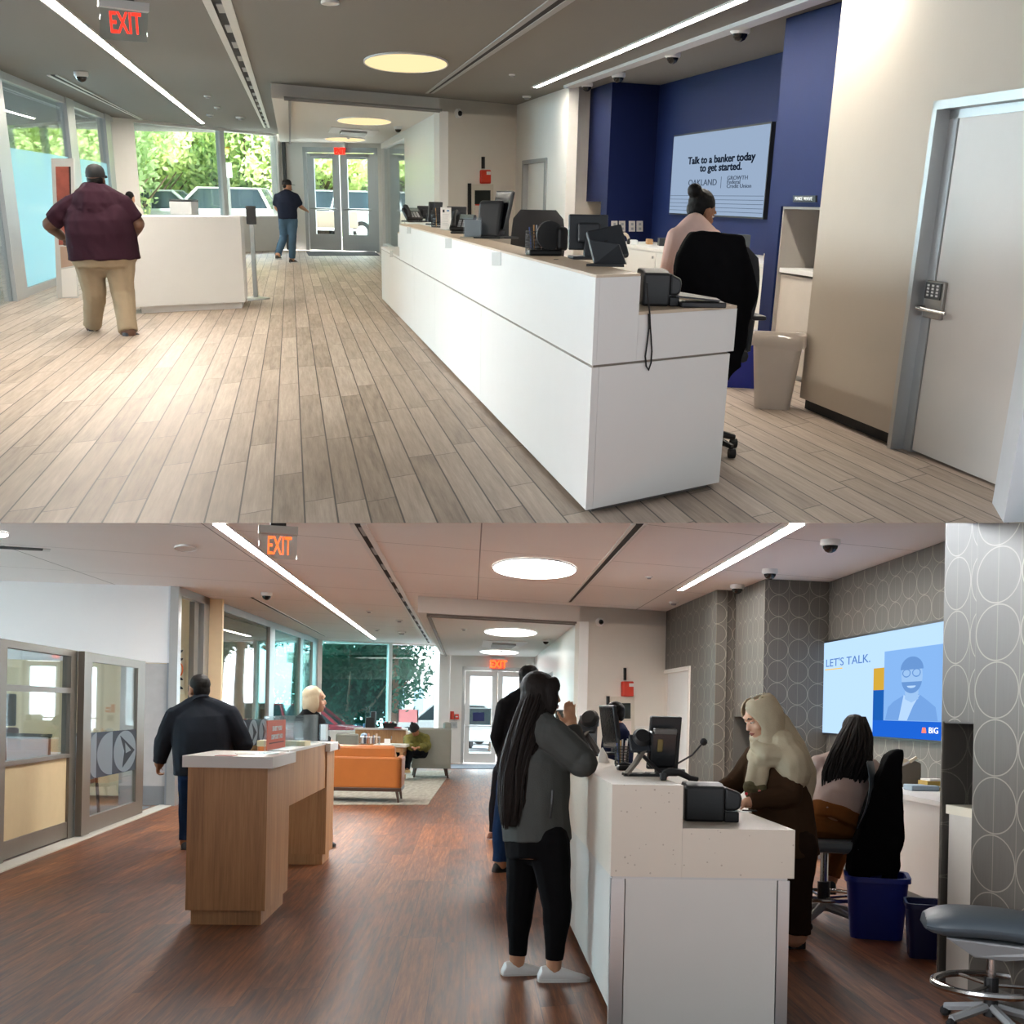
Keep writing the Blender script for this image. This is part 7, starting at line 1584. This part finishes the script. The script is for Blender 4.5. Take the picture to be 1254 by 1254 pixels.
    if shoe:
        for i,ch in enumerate(lf_):
            an=ch[2];a=R(toes[i]);td=V((math.sin(a),math.cos(a),0));sx=V((math.cos(a),-math.sin(a),0));zf=an.z-.085*k;L=shoe_l*k
            rg=[];rs=[]
            for (u,w,h) in ((-.3,.026,.05),(-.24,.036,.085),(-.05,.04,.095),(.2,.043,.075),(.45,.046,.05),(.62,.04,.035),(.7,.022,.022)):
                c0=V((an.x,an.y,0))+td*u*L;rg.append([c0+sx*w*k*math.cos(b)+V((0,0,zf+.012+h*k*(.5+.5*math.sin(b)))) for b in [j*math.pi/7 for j in range(14)]]);rs.append([c0+sx*w*1.08*k*math.cos(b)+V((0,0,zf+(.032*k if math.sin(b)>0 else 0))) for b in [j*math.pi/7 for j in range(14)]])
            m=MB();m.loft(rg);so_=m.build('shoe',shoe,t,smooth=True)
            m=MB();m.loft(rs);m.build('sole',sole or whitepl,so_)
    # hair and headwear
    hp_=f.hp
    def hb(m,c_,rad,sg=18):m.ball(hp_(*c_),[x*K for x in rad],sg,m=HB_)
    if hair=='short':
        m=MB();hb(m,(0,-.026,.05),(.083,.092,.082));hb(m,(0,-.055,.0),(.072,.058,.07));vmesh(m,max(vs*.8,.006),'hair',hairm,t,2,.003,25)
    elif hair in('cap','cap_back'):
        m=MB();hb(m,(0,-.03,-.0),(.078,.075,.06));vmesh(m,max(vs*.8,.006),'hair',hairm,t,2)
        m=MB();cm=M('cap_black',(22,23,26),.8)
        m.loft([[hp_(.086*math.cos(b)*s_,-.012+.104*math.sin(b)*s_,z) for b in [i*math.pi/12 for i in range(24)]] for s_,z in ((.96,.022),(1.,.03),(.99,.06),(.9,.095),(.66,.122),(.3,.135),(.02,.138))]);cp_=m.build('cap',cm,t,smooth=True)
        m=MB();m.ext([hp_(.075*math.cos(b),.06+(.105)*math.sin(b),.036-.02*math.sin(b)) for b in [i*math.pi/10 for i in range(11)]],HB_@V((0,0,.005*K)));m.build('brim',cm,cp_)
    elif hair=='bun':
        m=MB();hb(m,(0,-.026,.048),(.082,.093,.083));hb(m,(0,-.05,.0),(.07,.06,.066));hb(m,(0,-.118,.085),(.05,.044,.044));hb(m,(0,-.09,.08),(.03,.03,.03));vmesh(m,max(vs*.8,.006),'hair',hairm,t,2,.003,25)
    elif hair=='bob':
        m=MB();hb(m,(0,-.028,.048),(.092,.096,.086));
        for sx in (-1,1):hb(m,(sx*.068,-.018,-.03),(.032,.06,.1))
        hb(m,(0,-.075,-.03),(.08,.045,.105));vmesh(m,max(vs*.8,.006),'hair',hairm,t,2,.004,20)
    elif hair=='beanie':
        bm_=M('beanie_black',(20,21,24),.9,bump=.3);m=MB();m.loft([[hp_(.09*math.cos(b)*s_,-.014+.106*math.sin(b)*s_,z) for b in [i*math.pi/12 for i in range(24)]] for s_,z in ((1.,.012),(1.06,.02),(1.06,.055),(1.,.062),(.95,.1),(.75,.14),(.4,.165),(.05,.172))]);b_=m.build('beanie',bm_,t,smooth=True);m=MB();m.ball(hp_(0,-.01,.185),.03*K,10);m.build('pompom',bm_,b_,smooth=True)
    return f
def long_hair(f,path,mat,n=60,vs=.008,seed=1,name='hair',spread=1.,rad=.012,cap=1,front=0):
    """scalp volume plus single falling locks; path: (centre, half width, half depth) in the figure's frame"""
    rd=random.Random(seed);m=MB();K=f.K
    if cap:
        m.ball(f.hp(0,-.026,.045),[.089*K,.1*K,.09*K],18,m=f.HB);m.ball(f.hp(0,-.055,-.01),[.08*K,.07*K,.09*K],16,m=f.HB)
        for sx in (-1,1):
            m.ball(f.hp(sx*.066,-.015,-.04),[.028*K,.05*K,.09*K],12,m=f.HB)
            if front:m.ball(f.hp(sx*.066,.03,-.01),[.03*K,.05*K,.11*K],12,m=f.HB);m.ball(f.hp(sx*.04,.055,.055),[.045*K,.04*K,.05*K],12,m=f.HB)
    sdv=f.side;dp=f.back
    rings=[[c_+sdv*w*.82*math.cos(a)+dp*d*.82*math.sin(a) for a in [i*math.pi/8 for i in range(16)]] for c_,w,d in path];m.loft(rings)
    o=vmesh(m,vs,name,mat,f.t,2,.004,22,seed)
    m=MB()
    for i in range(n):
        a=rd.uniform(0,2*math.pi);q=rd.uniform(.75,1.02);pts=[];ph=rd.uniform(0,6)
        L=rd.uniform(.75,1.03);N=9
        for j in range(N+1):
            u=j/N*L*(len(path)-1);i0=min(int(u),len(path)-2);fr=u-i0;c_=path[i0][0].lerp(path[i0+1][0],fr);w=path[i0][1]*(1-fr)+path[i0+1][1]*fr;d=path[i0][2]*(1-fr)+path[i0+1][2]*fr
            aa=a+.12*math.sin(ph+u*1.6);pts.append(c_+sdv*w*q*math.cos(aa)+dp*d*q*math.sin(aa))
        m.tube(pts,[rad*(.6+.6*math.sin(math.pi*min(.85,(j+1)/(N+1)))) *(1 if j<N else .25) for j in range(N+1)],6)
    m.build('locks',mat,o,smooth=True)
    return o
# ---- skin, cloth
sk_d=skin('skin_deep',(92,62,46));sk_m=skin('skin_brown',(150,104,76));sk_t=skin('skin_tan',(186,138,106));sk_l=skin('skin_light',(214,168,140))
hblack=M('hair_black',(14,12,11),.6,var=.3,bump=.2,bsz=120,sc3=(1,1,.12),**{'Specular IOR Level':.2});hbrown=M('hair_brown',(24,18,15),.6,var=.5,bump=.25,bsz=120,sc3=(1,1,.12),**{'Specular IOR Level':.2});hblond=M('hair_blond',(214,198,166),.4,var=.15,bump=.25,bsz=120,sc3=(1,1,.12))
# 1 big man in maroon, upper office
b=f0(135,408)
person('t','heavy man seen from behind in a maroon polo, khaki trousers and black cap',b,dict(head=(118,220.5,.04),neck=(118,231,0),sha=(87,252,0),shb=(152,252,0),ela=(60,275,.0),elb=(169,274,.02),wra=(75,289,.22),wrb=(163,288,.3),hipa=(109,316,0),hipb=(147,316,0),kna=(116,358,.05),knb=(151,360,-.02),ana=(113,398.5,.22),anb=(157.5,406,-.2)),k=1.0,yaw=0,hyaw=4,headk=1.18,
 torso=[(-.14,.3,.26),(0,.345,.3),(.18,.36,.32),(.4,.365,.33),(.62,.37,.3),(.8,.33,.23),(.92,.2,.14),(.99,.1,.09)],arm=(.1,.078,.05),leg=(.165,.12,.095),skinm=sk_d,shirt=('polo_shirt',cloth('cloth_maroon',(46,25,35))),hem=-.02,sleeve=.82,shirt_grow=.012,pants=('trousers',cloth('cloth_khaki',(150,134,112))),plen=2.0,shoe=M('shoe_navy',(46,50,58),.6),sole=M('sole_white',(214,212,206),.5),toes=(-8,14),hairm=hblack,hair='cap_back',curl=(.7,.7),wr=.02,wsc=5,collar=1,shoe_l=.3,vs=.012)
# 2 man in navy polo, near the upper doors
b=f0(352,322)
person('t','man in a navy polo, jeans and black cap reaching right before the upper entrance doors',b,dict(head=(352,228,.1),neck=(351,236.5,0),sha=(340,241.5,0),shb=(361.5,241.5,0),ela=(338,254,.05),elb=(368,253,.1),wra=(343,260,.35),wrb=(374.5,257,.35),hipa=(347,268,0),hipb=(358,268,0),kna=(347,291,.1),knb=(358.5,292,0),ana=(340,313,-.35),anb=(357.5,317.5,.1)),k=1.08,yaw=18,hyaw=72,
 torso=[(-.12,.15,.12),(0,.185,.14),(.3,.185,.15),(.65,.2,.15),(.86,.18,.11),(.97,.085,.07)],arm=(.065,.05,.036),leg=(.11,.08,.066),skinm=sk_t,shirt=('polo_shirt',cloth('cloth_navy',(36,42,58))),hem=.0,sleeve=.85,shirt_grow=.025,pants=('jeans',cloth('cloth_denim',(78,104,126),var=.2)),shoe=M('shoe_dark',(52,46,42),.6),toes=(8,25),hairm=hblack,hair='cap',curl=(.5,.15),wr=.012,collar=1)
# 3 woman in pink, seated on the jacket chair
b=V((pj.x,pj.y+.1,0))
fg=person('t','woman in a pale pink top with a black hair bun seated behind the black jacket',b,dict(head=(859,260,.26),neck=(850,275,.16),sha=(829,292,.1),shb=(873,294,.26),ela=(818,330,.16),elb=(884,330,.45),wra=(834,344,.5),wrb=(880,338,.7),hipa=(845,372,.04),hipb=(878,372,.08),kna=(842,376,.5),knb=(880,376,.52),ana=(846,445,.5),anb=(884,445,.5)),k=1.,yaw=30,hyaw=52,hpit=-24,torso=[(-.1,.16,.12),(0,.17,.13),(.3,.15,.12),(.65,.165,.12),(.86,.15,.1),(.97,.07,.065)],arm=(.056,.046,.032),skinm=sk_m,shirt=('blouse',cloth('cloth_pink',(234,200,188),var=.05)),hem=-.05,sleeve=1.9,pants=('trousers',cloth('cloth_ink',(34,36,42))),shoe=blackpl,sole=blackpl,toes=(0,0),hairm=hblack,hair='bun',wr=.006)
# 4 half hidden visitor by the island
b=f0(169,338)
person('t','visitor in a white top and dark blue trousers half hidden behind the man in maroon',b,dict(head=(160,243,.05),neck=(161,252,0),sha=(152,258,0),shb=(171,258,0),ela=(150,273,0),elb=(173.5,273,.02),wra=(154,284,.15),wrb=(174,286,.12),hipa=(157,288,0),hipb=(169,288,0),kna=(158,312,.05),knb=(170,312,0),ana=(160,333,.1),anb=(172,335,0)),k=.95,yaw=20,skinm=sk_t,shirt=('shirt',cloth('cloth_white_check',(214,208,200),var=.2)),hem=-.05,pants=('trousers',cloth('cloth_dark_blue',(34,42,66))),shoe=blackpl,sole=blackpl,hairm=hblack,hair='short',face=0,wr=.006)
p=D('t',172,299,b.y-.25);t=thing('t','hand_bag','dark red bag with a pale strap held beside the island counter',(p.x,p.y,p.z-.2),0,cat='bag')
m=MB();m.box(-.1,.12,-.06,.06,-.0,.3,.03);m.build('body',M('bag_red',(124,34,44),.5),t,smooth=True)
m=MB();m.tube([(-.07,-.07,.22),(-.05,-.075,.05),(.02,-.075,.05),(.04,-.07,.24)],.012,6);m.build('strap',whitepl,t)
# 5 man in the dark fleece, lower office
b=fb(240,1040)
person('b','man seen from behind in a dark fleece and jeans beyond the reception desk',b,dict(head=(243,845,.05),neck=(246,857,0),sha=(214,878,0),shb=(281,876,0),ela=(200,909,-.02),elb=(299,911,.02),wra=(195,935,.02),wrb=(284,927,.3),hipa=(232,944,0),hipb=(266,944,0),kna=(231,988,.04),knb=(265,988,0),ana=(227,1032,.0),anb=(262,1030,.1)),k=1.03,yaw=-8,hyaw=-42,headk=1.22,torso=[(-.12,.22,.17),(0,.27,.2),(.3,.275,.22),(.6,.28,.2),(.84,.26,.15),(.95,.13,.1),(1.,.09,.08)],arm=(.088,.072,.05),leg=(.115,.085,.062),skinm=sk_m,shirt=('fleece_jacket',cloth('cloth_charcoal',(32,36,43),b=.3)),hem=-.06,sleeve=1.96,shirt_grow=.018,pants=('jeans',cloth('cloth_dark_denim',(30,52,86),var=.2)),shoe=M('shoe_slate',(50,54,60),.6),sole=blackpl,toes=(-12,8),hairm=hblack,hair='short',curl=(.85,.5),wr=.012,wsc=5.,collar=1,shoe_l=.28,vs=.011)
# 6 woman with blond bob
b=V((D('b',380,900,12.8).x,12.8,0))
person('b','woman with a pale blond bob and black jacket behind the acrylic screen',b,dict(head=(386,857,.02),neck=(379.5,874,0),sha=(369,884,-.12),shb=(389,883,.16),ela=(368,905,-.14),elb=(394,905,.16),wra=(385,912,.0),wrb=(404,908,.2),hipa=(372,932,-.05),hipb=(390,932,.05),kna=(373,985,0),knb=(390,985,.05),ana=(374,1027,0),anb=(391,1027,.05)),k=1.,yaw=75,hyaw=82,headk=1.12,skinm=sk_l,shirt=('jacket',cloth('cloth_black',(20,20,23))),hem=-.1,sleeve=1.95,shirt_grow=.02,pants=('trousers',cloth('cloth_black',(20,20,23))),shoe=blackpl,sole=blackpl,toes=(80,80),hairm=hblond,hair='bob',wr=.008)
# 7 seated visitor in the armchair
b=V((CA.x-.25,25.6,.01))
olive=M('shawl_olive',(104,100,44),.9,var=.75,vs=14,bump=.3,bsz=160)
person('b','visitor in a black beanie and olive patterned shawl seated in the grey armchair',b,dict(head=(508,894.5,-.22),neck=(511,901,-.05),sha=(500,905,-.08),shb=(521,904,.1),ela=(499,914,-.2),elb=(523,914,-.02),wra=(505,915.5,-.45),wrb=(512,915.5,-.4),hipa=(508,921,.05),hipb=(519,921,.15),kna=(489,921,-.3),knb=(501.5,920.5,-.35),ana=(494,942.5,-.35),anb=(498.5,943,-.55)),k=1.,yaw=-135,hyaw=-150,hpit=-38,skinm=sk_m,shirt=('shawl',olive),hem=-.02,sleeve=1.9,shirt_grow=.05,pants=('trousers',cloth('cloth_night',(24,27,33))),plen=1.95,shoe=M('shoe_sand',(206,178,128),.6),toes=(-120,-140),hairm=hblack,hair='beanie',wr=.02,spine=.05)
# 8, 9 two customers behind the long haired woman
b=fb(622,1068)
person('b','tall customer in a black jacket and dark jeans behind the long haired woman',b,dict(head=(651,832,.0),neck=(645,850,0),sha=(621,868,0),shb=(662,868,.1),ela=(612,902,-.02),elb=(668,905,.1),wra=(621,932,.15),wrb=(680,925,.3),hipa=(625,945,0),hipb=(650,945,.06),kna=(616,1003,0),knb=(640,1003,.1),ana=(613,1058,0),anb=(630,1060,.05)),k=1.05,yaw=60,hyaw=70,torso=[(-.12,.15,.12),(0,.18,.14),(.3,.18,.15),(.65,.2,.15),(.86,.19,.12),(.97,.09,.08)],arm=(.078,.06,.042),leg=(.1,.08,.065),skinm=sk_t,shirt=('jacket',cloth('cloth_black',(20,20,23))),hem=-.16,sleeve=1.95,shirt_grow=.03,pants=('jeans',cloth('cloth_dark_denim',(30,52,86))),shoe=blackpl,sole=blackpl,toes=(50,60),hairm=hblack,hair='short',wr=.01)
b=fb(612,1028)
person('b','customer in black trousers and brown shoes mostly hidden behind the other customers',b,dict(head=(640,868,.0),neck=(636,880,0),sha=(625,888,0),shb=(648,888,.1),ela=(621,912,0),elb=(652,912,.1),wra=(625,934,.1),wrb=(658,930,.2),hipa=(614,945,0),hipb=(632,945,.06),kna=(606,985,0),knb=(626,985,.1),ana=(604,1021,0),anb=(624,1021,.1)),k=.95,yaw=60,skinm=sk_t,shirt=('jacket',cloth('cloth_grey_dark',(44,46,50))),hem=-.1,pants=('trousers',cloth('cloth_night',(24,27,33))),shoe=M('shoe_brown',(112,66,40),.6),toes=(50,60),hairm=hblack,hair='short',face=0,wr=.006)
# 10 long haired woman at the counter
b=fb(672,1199)
f=person('b','woman with very long dark hair, grey jacket and black leggings leaning on the lower counter',b,dict(head=(664,851,.02),neck=(657,882,0),sha=(650,897,.22),shb=(674,898,-.1),ela=(706,925,.3),elb=(713,934,-.1),wra=(700,890,.38),wrb=(694,903,.2),hipa=(645,1030,.09),hipb=(671,1030,-.09),kna=(637,1107,.1),knb=(682,1110,-.06),ana=(633,1180,.1),anb=(678,1186,-.05)),k=1.0,yaw=62,hyaw=78,headk=1.,torso=[(-.14,.16,.16),(0,.175,.17),(.25,.165,.16),(.6,.17,.165),(.86,.15,.12),(.97,.075,.07)],arm=(.075,.068,.04),leg=(.115,.076,.048),skinm=sk_t,shirt=('jacket',cloth('cloth_ash',(74,76,74),b=.2)),hem=-.0,sleeve=1.95,shirt_grow=.02,pants=('leggings',cloth('cloth_jet',(12,12,14),b=.02)),plen=1.86,pants_grow=.004,shoe=M('shoe_white',(222,222,220),.6),sole=M('sole_white2',(206,206,202),.5),toes=(72,80),hairm=hbrown,hair=None,curl=(.4,.6),wr=.007,shoe_l=.29,vs=.008,spine=.02)
f.side=V((.6,-.8,0)).normalized();f.side=V((1,.15,0)).normalized();f.back=V((0,1,0))
qb=lambda x,y,dy:D('b',x,y,b.y+dy)-b
long_hair(f,[(qb(662,836,.03),.055,.07),(qb(655,862,-.0),.085,.09),(qb(645,895,-.06),.1,.09),(qb(633,940,-.1),.098,.08),(qb(630,980,-.12),.088,.07),(qb(627,1012,-.12),.06,.05)],hbrown,120,.008,4,rad=.009,front=1)
m=MB();z_=[qb(677,968,-.22),qb(676,985,-.23),qb(674,1002,-.22)];m.tube(z_,.009,6);m.build('pocket_zip',blackpl,f.t)
# 11 young teller
b=V((D('b',753,900,11.).x+.02,11.,0))
person('b','young teller with short dark hair and navy sweater behind the lower counter',b,dict(head=(751,876,0),neck=(757,893,0),sha=(749,900,.16),shb=(763,900,-.14),ela=(745,922,.18),elb=(764,926,-.14),wra=(732,930,.2),wrb=(738,932,-.05),hipa=(750,955,.08),hipb=(764,955,-.08),kna=(750,1010,.05),knb=(762,1010,-.05),ana=(750,1062,.05),anb=(762,1062,-.05)),k=.95,yaw=-80,hyaw=-82,hpit=-8,skinm=sk_l,shirt=('sweater',cloth('cloth_deep_navy',(22,28,54),b=.25)),hem=-.1,sleeve=1.95,shirt_grow=.015,pants=('trousers',cloth('cloth_night',(24,27,33))),shoe=blackpl,sole=blackpl,toes=(-80,-80),hairm=hblack,hair='short',wr=.006)
# 12 woman in the cream scarf
b=V((D('b',955,900,7.9).x,7.9,0))
f=person('b','woman in a cream headscarf and brown dress typing at the lower counter',b,dict(head=(931,880,-.06),neck=(942,912,0),sha=(927,926,.2),shb=(969,929,-.12),ela=(899,962,.22),elb=(969,974,-.16),wra=(874,972,.16),wrb=(915,983,-.22),hipa=(946,1035,.08),hipb=(976,1035,-.08),kna=(948,1100,.05),knb=(974,1100,-.05),ana=(950,1141,.05),anb=(972,1144,-.05)),k=1.,yaw=-75,hyaw=-108,hpit=-22,torso=[(-.14,.17,.15),(0,.19,.17),(.3,.18,.17),(.65,.19,.17),(.86,.16,.12),(.97,.08,.075)],arm=(.066,.056,.036),leg=(.12,.1,.1),skinm=sk_l,shirt=('dress',cloth('cloth_umber',(66,48,34))),hem=-.12,sleeve=1.93,shirt_grow=.02,pants=('skirt',cloth('cloth_umber_dark',(46,34,28))),plen=1.95,shoe=blackpl,sole=blackpl,toes=(-80,-80),hairm=hblack,hair=None,curl=(.4,.5),wr=.009,headk=1.08,vs=.008)
scarf=M('scarf_cream',(188,176,150),.85,var=.12,vs=14,bump=.2,bsz=140)
qb=lambda x,y,dy:D('b',x,y,b.y+dy)-b
m=MB();hp_=f.hp
# hood: rings round the head left open over the face, closed to a band of thickness
hood=[]
def arc(cx,cy,cz,rx,ry,a0,a1,n=22):return [hp_(cx+rx*math.sin(R(a0+(a1-a0)*i/n)),cy+ry*math.cos(R(a0+(a1-a0)*i/n)),cz) for i in range(n+1)]
for z,rx,ry,op,cy in ((.142,.02,.025,4,-.02),(.136,.05,.06,5,-.02),(.12,.076,.088,7,-.018),(.095,.094,.108,12,-.016),(.068,.102,.118,22,-.017),(.04,.106,.122,34,-.02),(.005,.108,.124,44,-.026),(-.04,.104,.118,46,-.028),(-.085,.1,.11,36,-.02),(-.115,.105,.112,14,-.01),(-.15,.12,.125,3,-.012)):
    outer=arc(0,cy,z,rx,ry,op,360-op);inner=arc(0,cy,z,rx*.9,ry*.9,360-op,op);hood.append(outer+inner)
m.loft(hood)
limb(m,[hp_(0,-.05,-.02),hp_(0,-.08,-.16)],[.1,.13]) if 0 else None
vmesh(m,.007,'head_scarf',scarf,f.t,3,.005,11,3)
m=MB()
limb(m,[qb(962,905,.02),qb(972,940,-.02),qb(981,985,-.06),qb(983,1010,-.08)],[.07,.075,.05,.03])
limb(m,[qb(926,914,-.1),qb(940,922,-.16),qb(962,925,-.14),qb(980,945,-.06)],[.04,.055,.075,.08])
limb(m,[qb(950,888,.02),qb(966,918,.0),qb(981,950,-.02),qb(984,985,-.04)],[.1,.115,.1,.06]);limb(m,[qb(958,912,-.1),qb(968,930,-.12),qb(972,948,-.13)],[.1,.118,.105]);limb(m,[qb(938,905,-.02),qb(945,925,-.05)],[.11,.11])
limb(m,[qb(930,914,.06),qb(924,926,-.02),qb(930,932,-.12),qb(955,932,-.16)],[.05,.05,.045,.04])
limb(m,[qb(927,925,-.06),qb(925,948,-.1),qb(922,962,-.12)],[.05,.055,.05]);limb(m,[qb(936,930,-.1),qb(934,950,-.14),qb(932,962,-.14)],[.04,.04,.035])
sc_=vmesh(m,.008,'scarf_drape',scarf,f.t,4,.009,9,8)
flor=M('scarf_flower',(92,86,58),.85,var=.8,vs=34)
m=MB();limb(m,[qb(920,963,-.12),qb(921,974,-.13)],[.052,.04]);limb(m,[qb(932,963,-.14),qb(933,972,-.145)],[.036,.03]);limb(m,[qb(983,1002,-.085),qb(982,1022,-.09)],[.03,.014]);fl_=vmesh(m,.008,'scarf_border',flor,f.t,2,.006,16,4)
rd=random.Random(5)
for i in range(9):
    x,y,dy=((914,972,-.17),(918,978,-.18),(925,974,-.185),(930,969,-.185),(986,990,-.12),(984,1003,-.12),(981,1012,-.12),(987,1000,-.115),(980,1018,-.11))[i]
    m=MB();m.ball(qb(x,y,dy),(.011,.009,.011),8);m.build('flower',M('petal_%d'%(i%2),((196,44,60),(210,120,110))[i%2],.7),fl_,smooth=True)
# 13 long haired colleague on the drafting chair
b=V((DR.location.x-.02,DR.location.y+.02,0))
zs_=.9
f=person('b','colleague with long black hair over a lilac top seated on the slate drafting chair',b,dict(head=(1046,898,.36),neck=(1041,926,.22),sha=(1003,938,.2),shb=(1066,942,.26),ela=(994,975,.36),elb=(1082,975,.42),wra=(1004,975,.62),wrb=(1072,975,.64),hipa=(1005,1001,.0),hipb=(1040,1006,.02),kna=(992,1012,.42),knb=(1034,1016,.45),ana=(986,1078,.4),anb=(1016,1080,.42)),k=1.0,yaw=-8,hyaw=0,hpit=-40,torso=[(-.14,.19,.15),(0,.21,.17),(.3,.19,.15),(.65,.18,.14),(.86,.16,.11),(.97,.08,.07)],arm=(.06,.05,.034),leg=(.12,.085,.06),skinm=sk_t,shirt=('top',cloth('cloth_lilac',(186,168,162),var=.1)),hem=.06,sleeve=1.9,shirt_grow=.02,pants=('trousers',cloth('cloth_cognac',(124,78,40))),plen=1.9,shoe=blackpl,sole=blackpl,toes=(0,0),hairm=hblack,hair=None,wr=.009,spine=.05)
f.side=V((1,0,0));f.back=V((0,1,0));qb=lambda x,y,dy:D('b',x,y,b.y+dy)-b
long_hair(f,[(qb(1050,878,.33),.055,.06),(qb(1048,900,.2),.12,.08),(qb(1042,925,.06),.16,.07),(qb(1036,945,.0),.17,.05),(qb(1030,965,-.02),.14,.03)],hblack,110,.009,9,rad=.009)
# ---- garments hung over chairs
def drape(r,name,label,mat,poly,y0,dy,vs=.012,seed=1,cat='jacket',th=.13):
    pts=[D(r,x,y,y0+d_) for x,y,d_ in poly];c_=sum(pts,V())/len(pts);zmin=min(p.z for p in pts)
    t=thing(r,name,label,(c_.x,c_.y,zmin),0,cat=cat);m=MB(t.location);m.ext([p-V((0,th/2,0)) for p in pts],(0,th,0))
    vmesh(m,vs,'cloth_folds',mat,t,5,.016,6.,seed);return t
jet=cloth('cloth_jet_wool',(9,9,11),b=.1)
y_=pj.y-.46
drape('t','jacket','black jacket hung over the office chair by the upper printer',jet,[(846,285,.1),(875,283,.1),(908,289,.1),(917,320,.05),(927,361,-.02),(918,380,0),(912,420,0),(907,448,0),(894,462,0),(889,468,0),(884,440,.02),(862,418,.05),(830,412,.08),(822,348,.1),(829,311,.1)],y_,0,.012,2)
drape('b','jacket','black jacket hung over the back of the slate drafting chair',jet,[(1084,924,0),(1095,919,0),(1103,918,0),(1103,955,0),(1105,1000,0),(1105,1026,0),(1099,1042,0),(1100,1060,0),(1096,1080,0),(1092,1102,0),(1084,1100,0),(1081,1080,0),(1084,1070,0),(1062,1072,0),(1048,1091,0),(1037,1081,0),(1038,1047,0),(1050,1010,0),(1064,972,0)],DR.location.y-.26,0,.012,4)
# ---------- stand the upper office on its slope
bpy.data.scenes.remove(SC2)
bpy.context.view_layer.update()
for o in ROOTS['t']:
    o.matrix_world=TILT@o.matrix_world
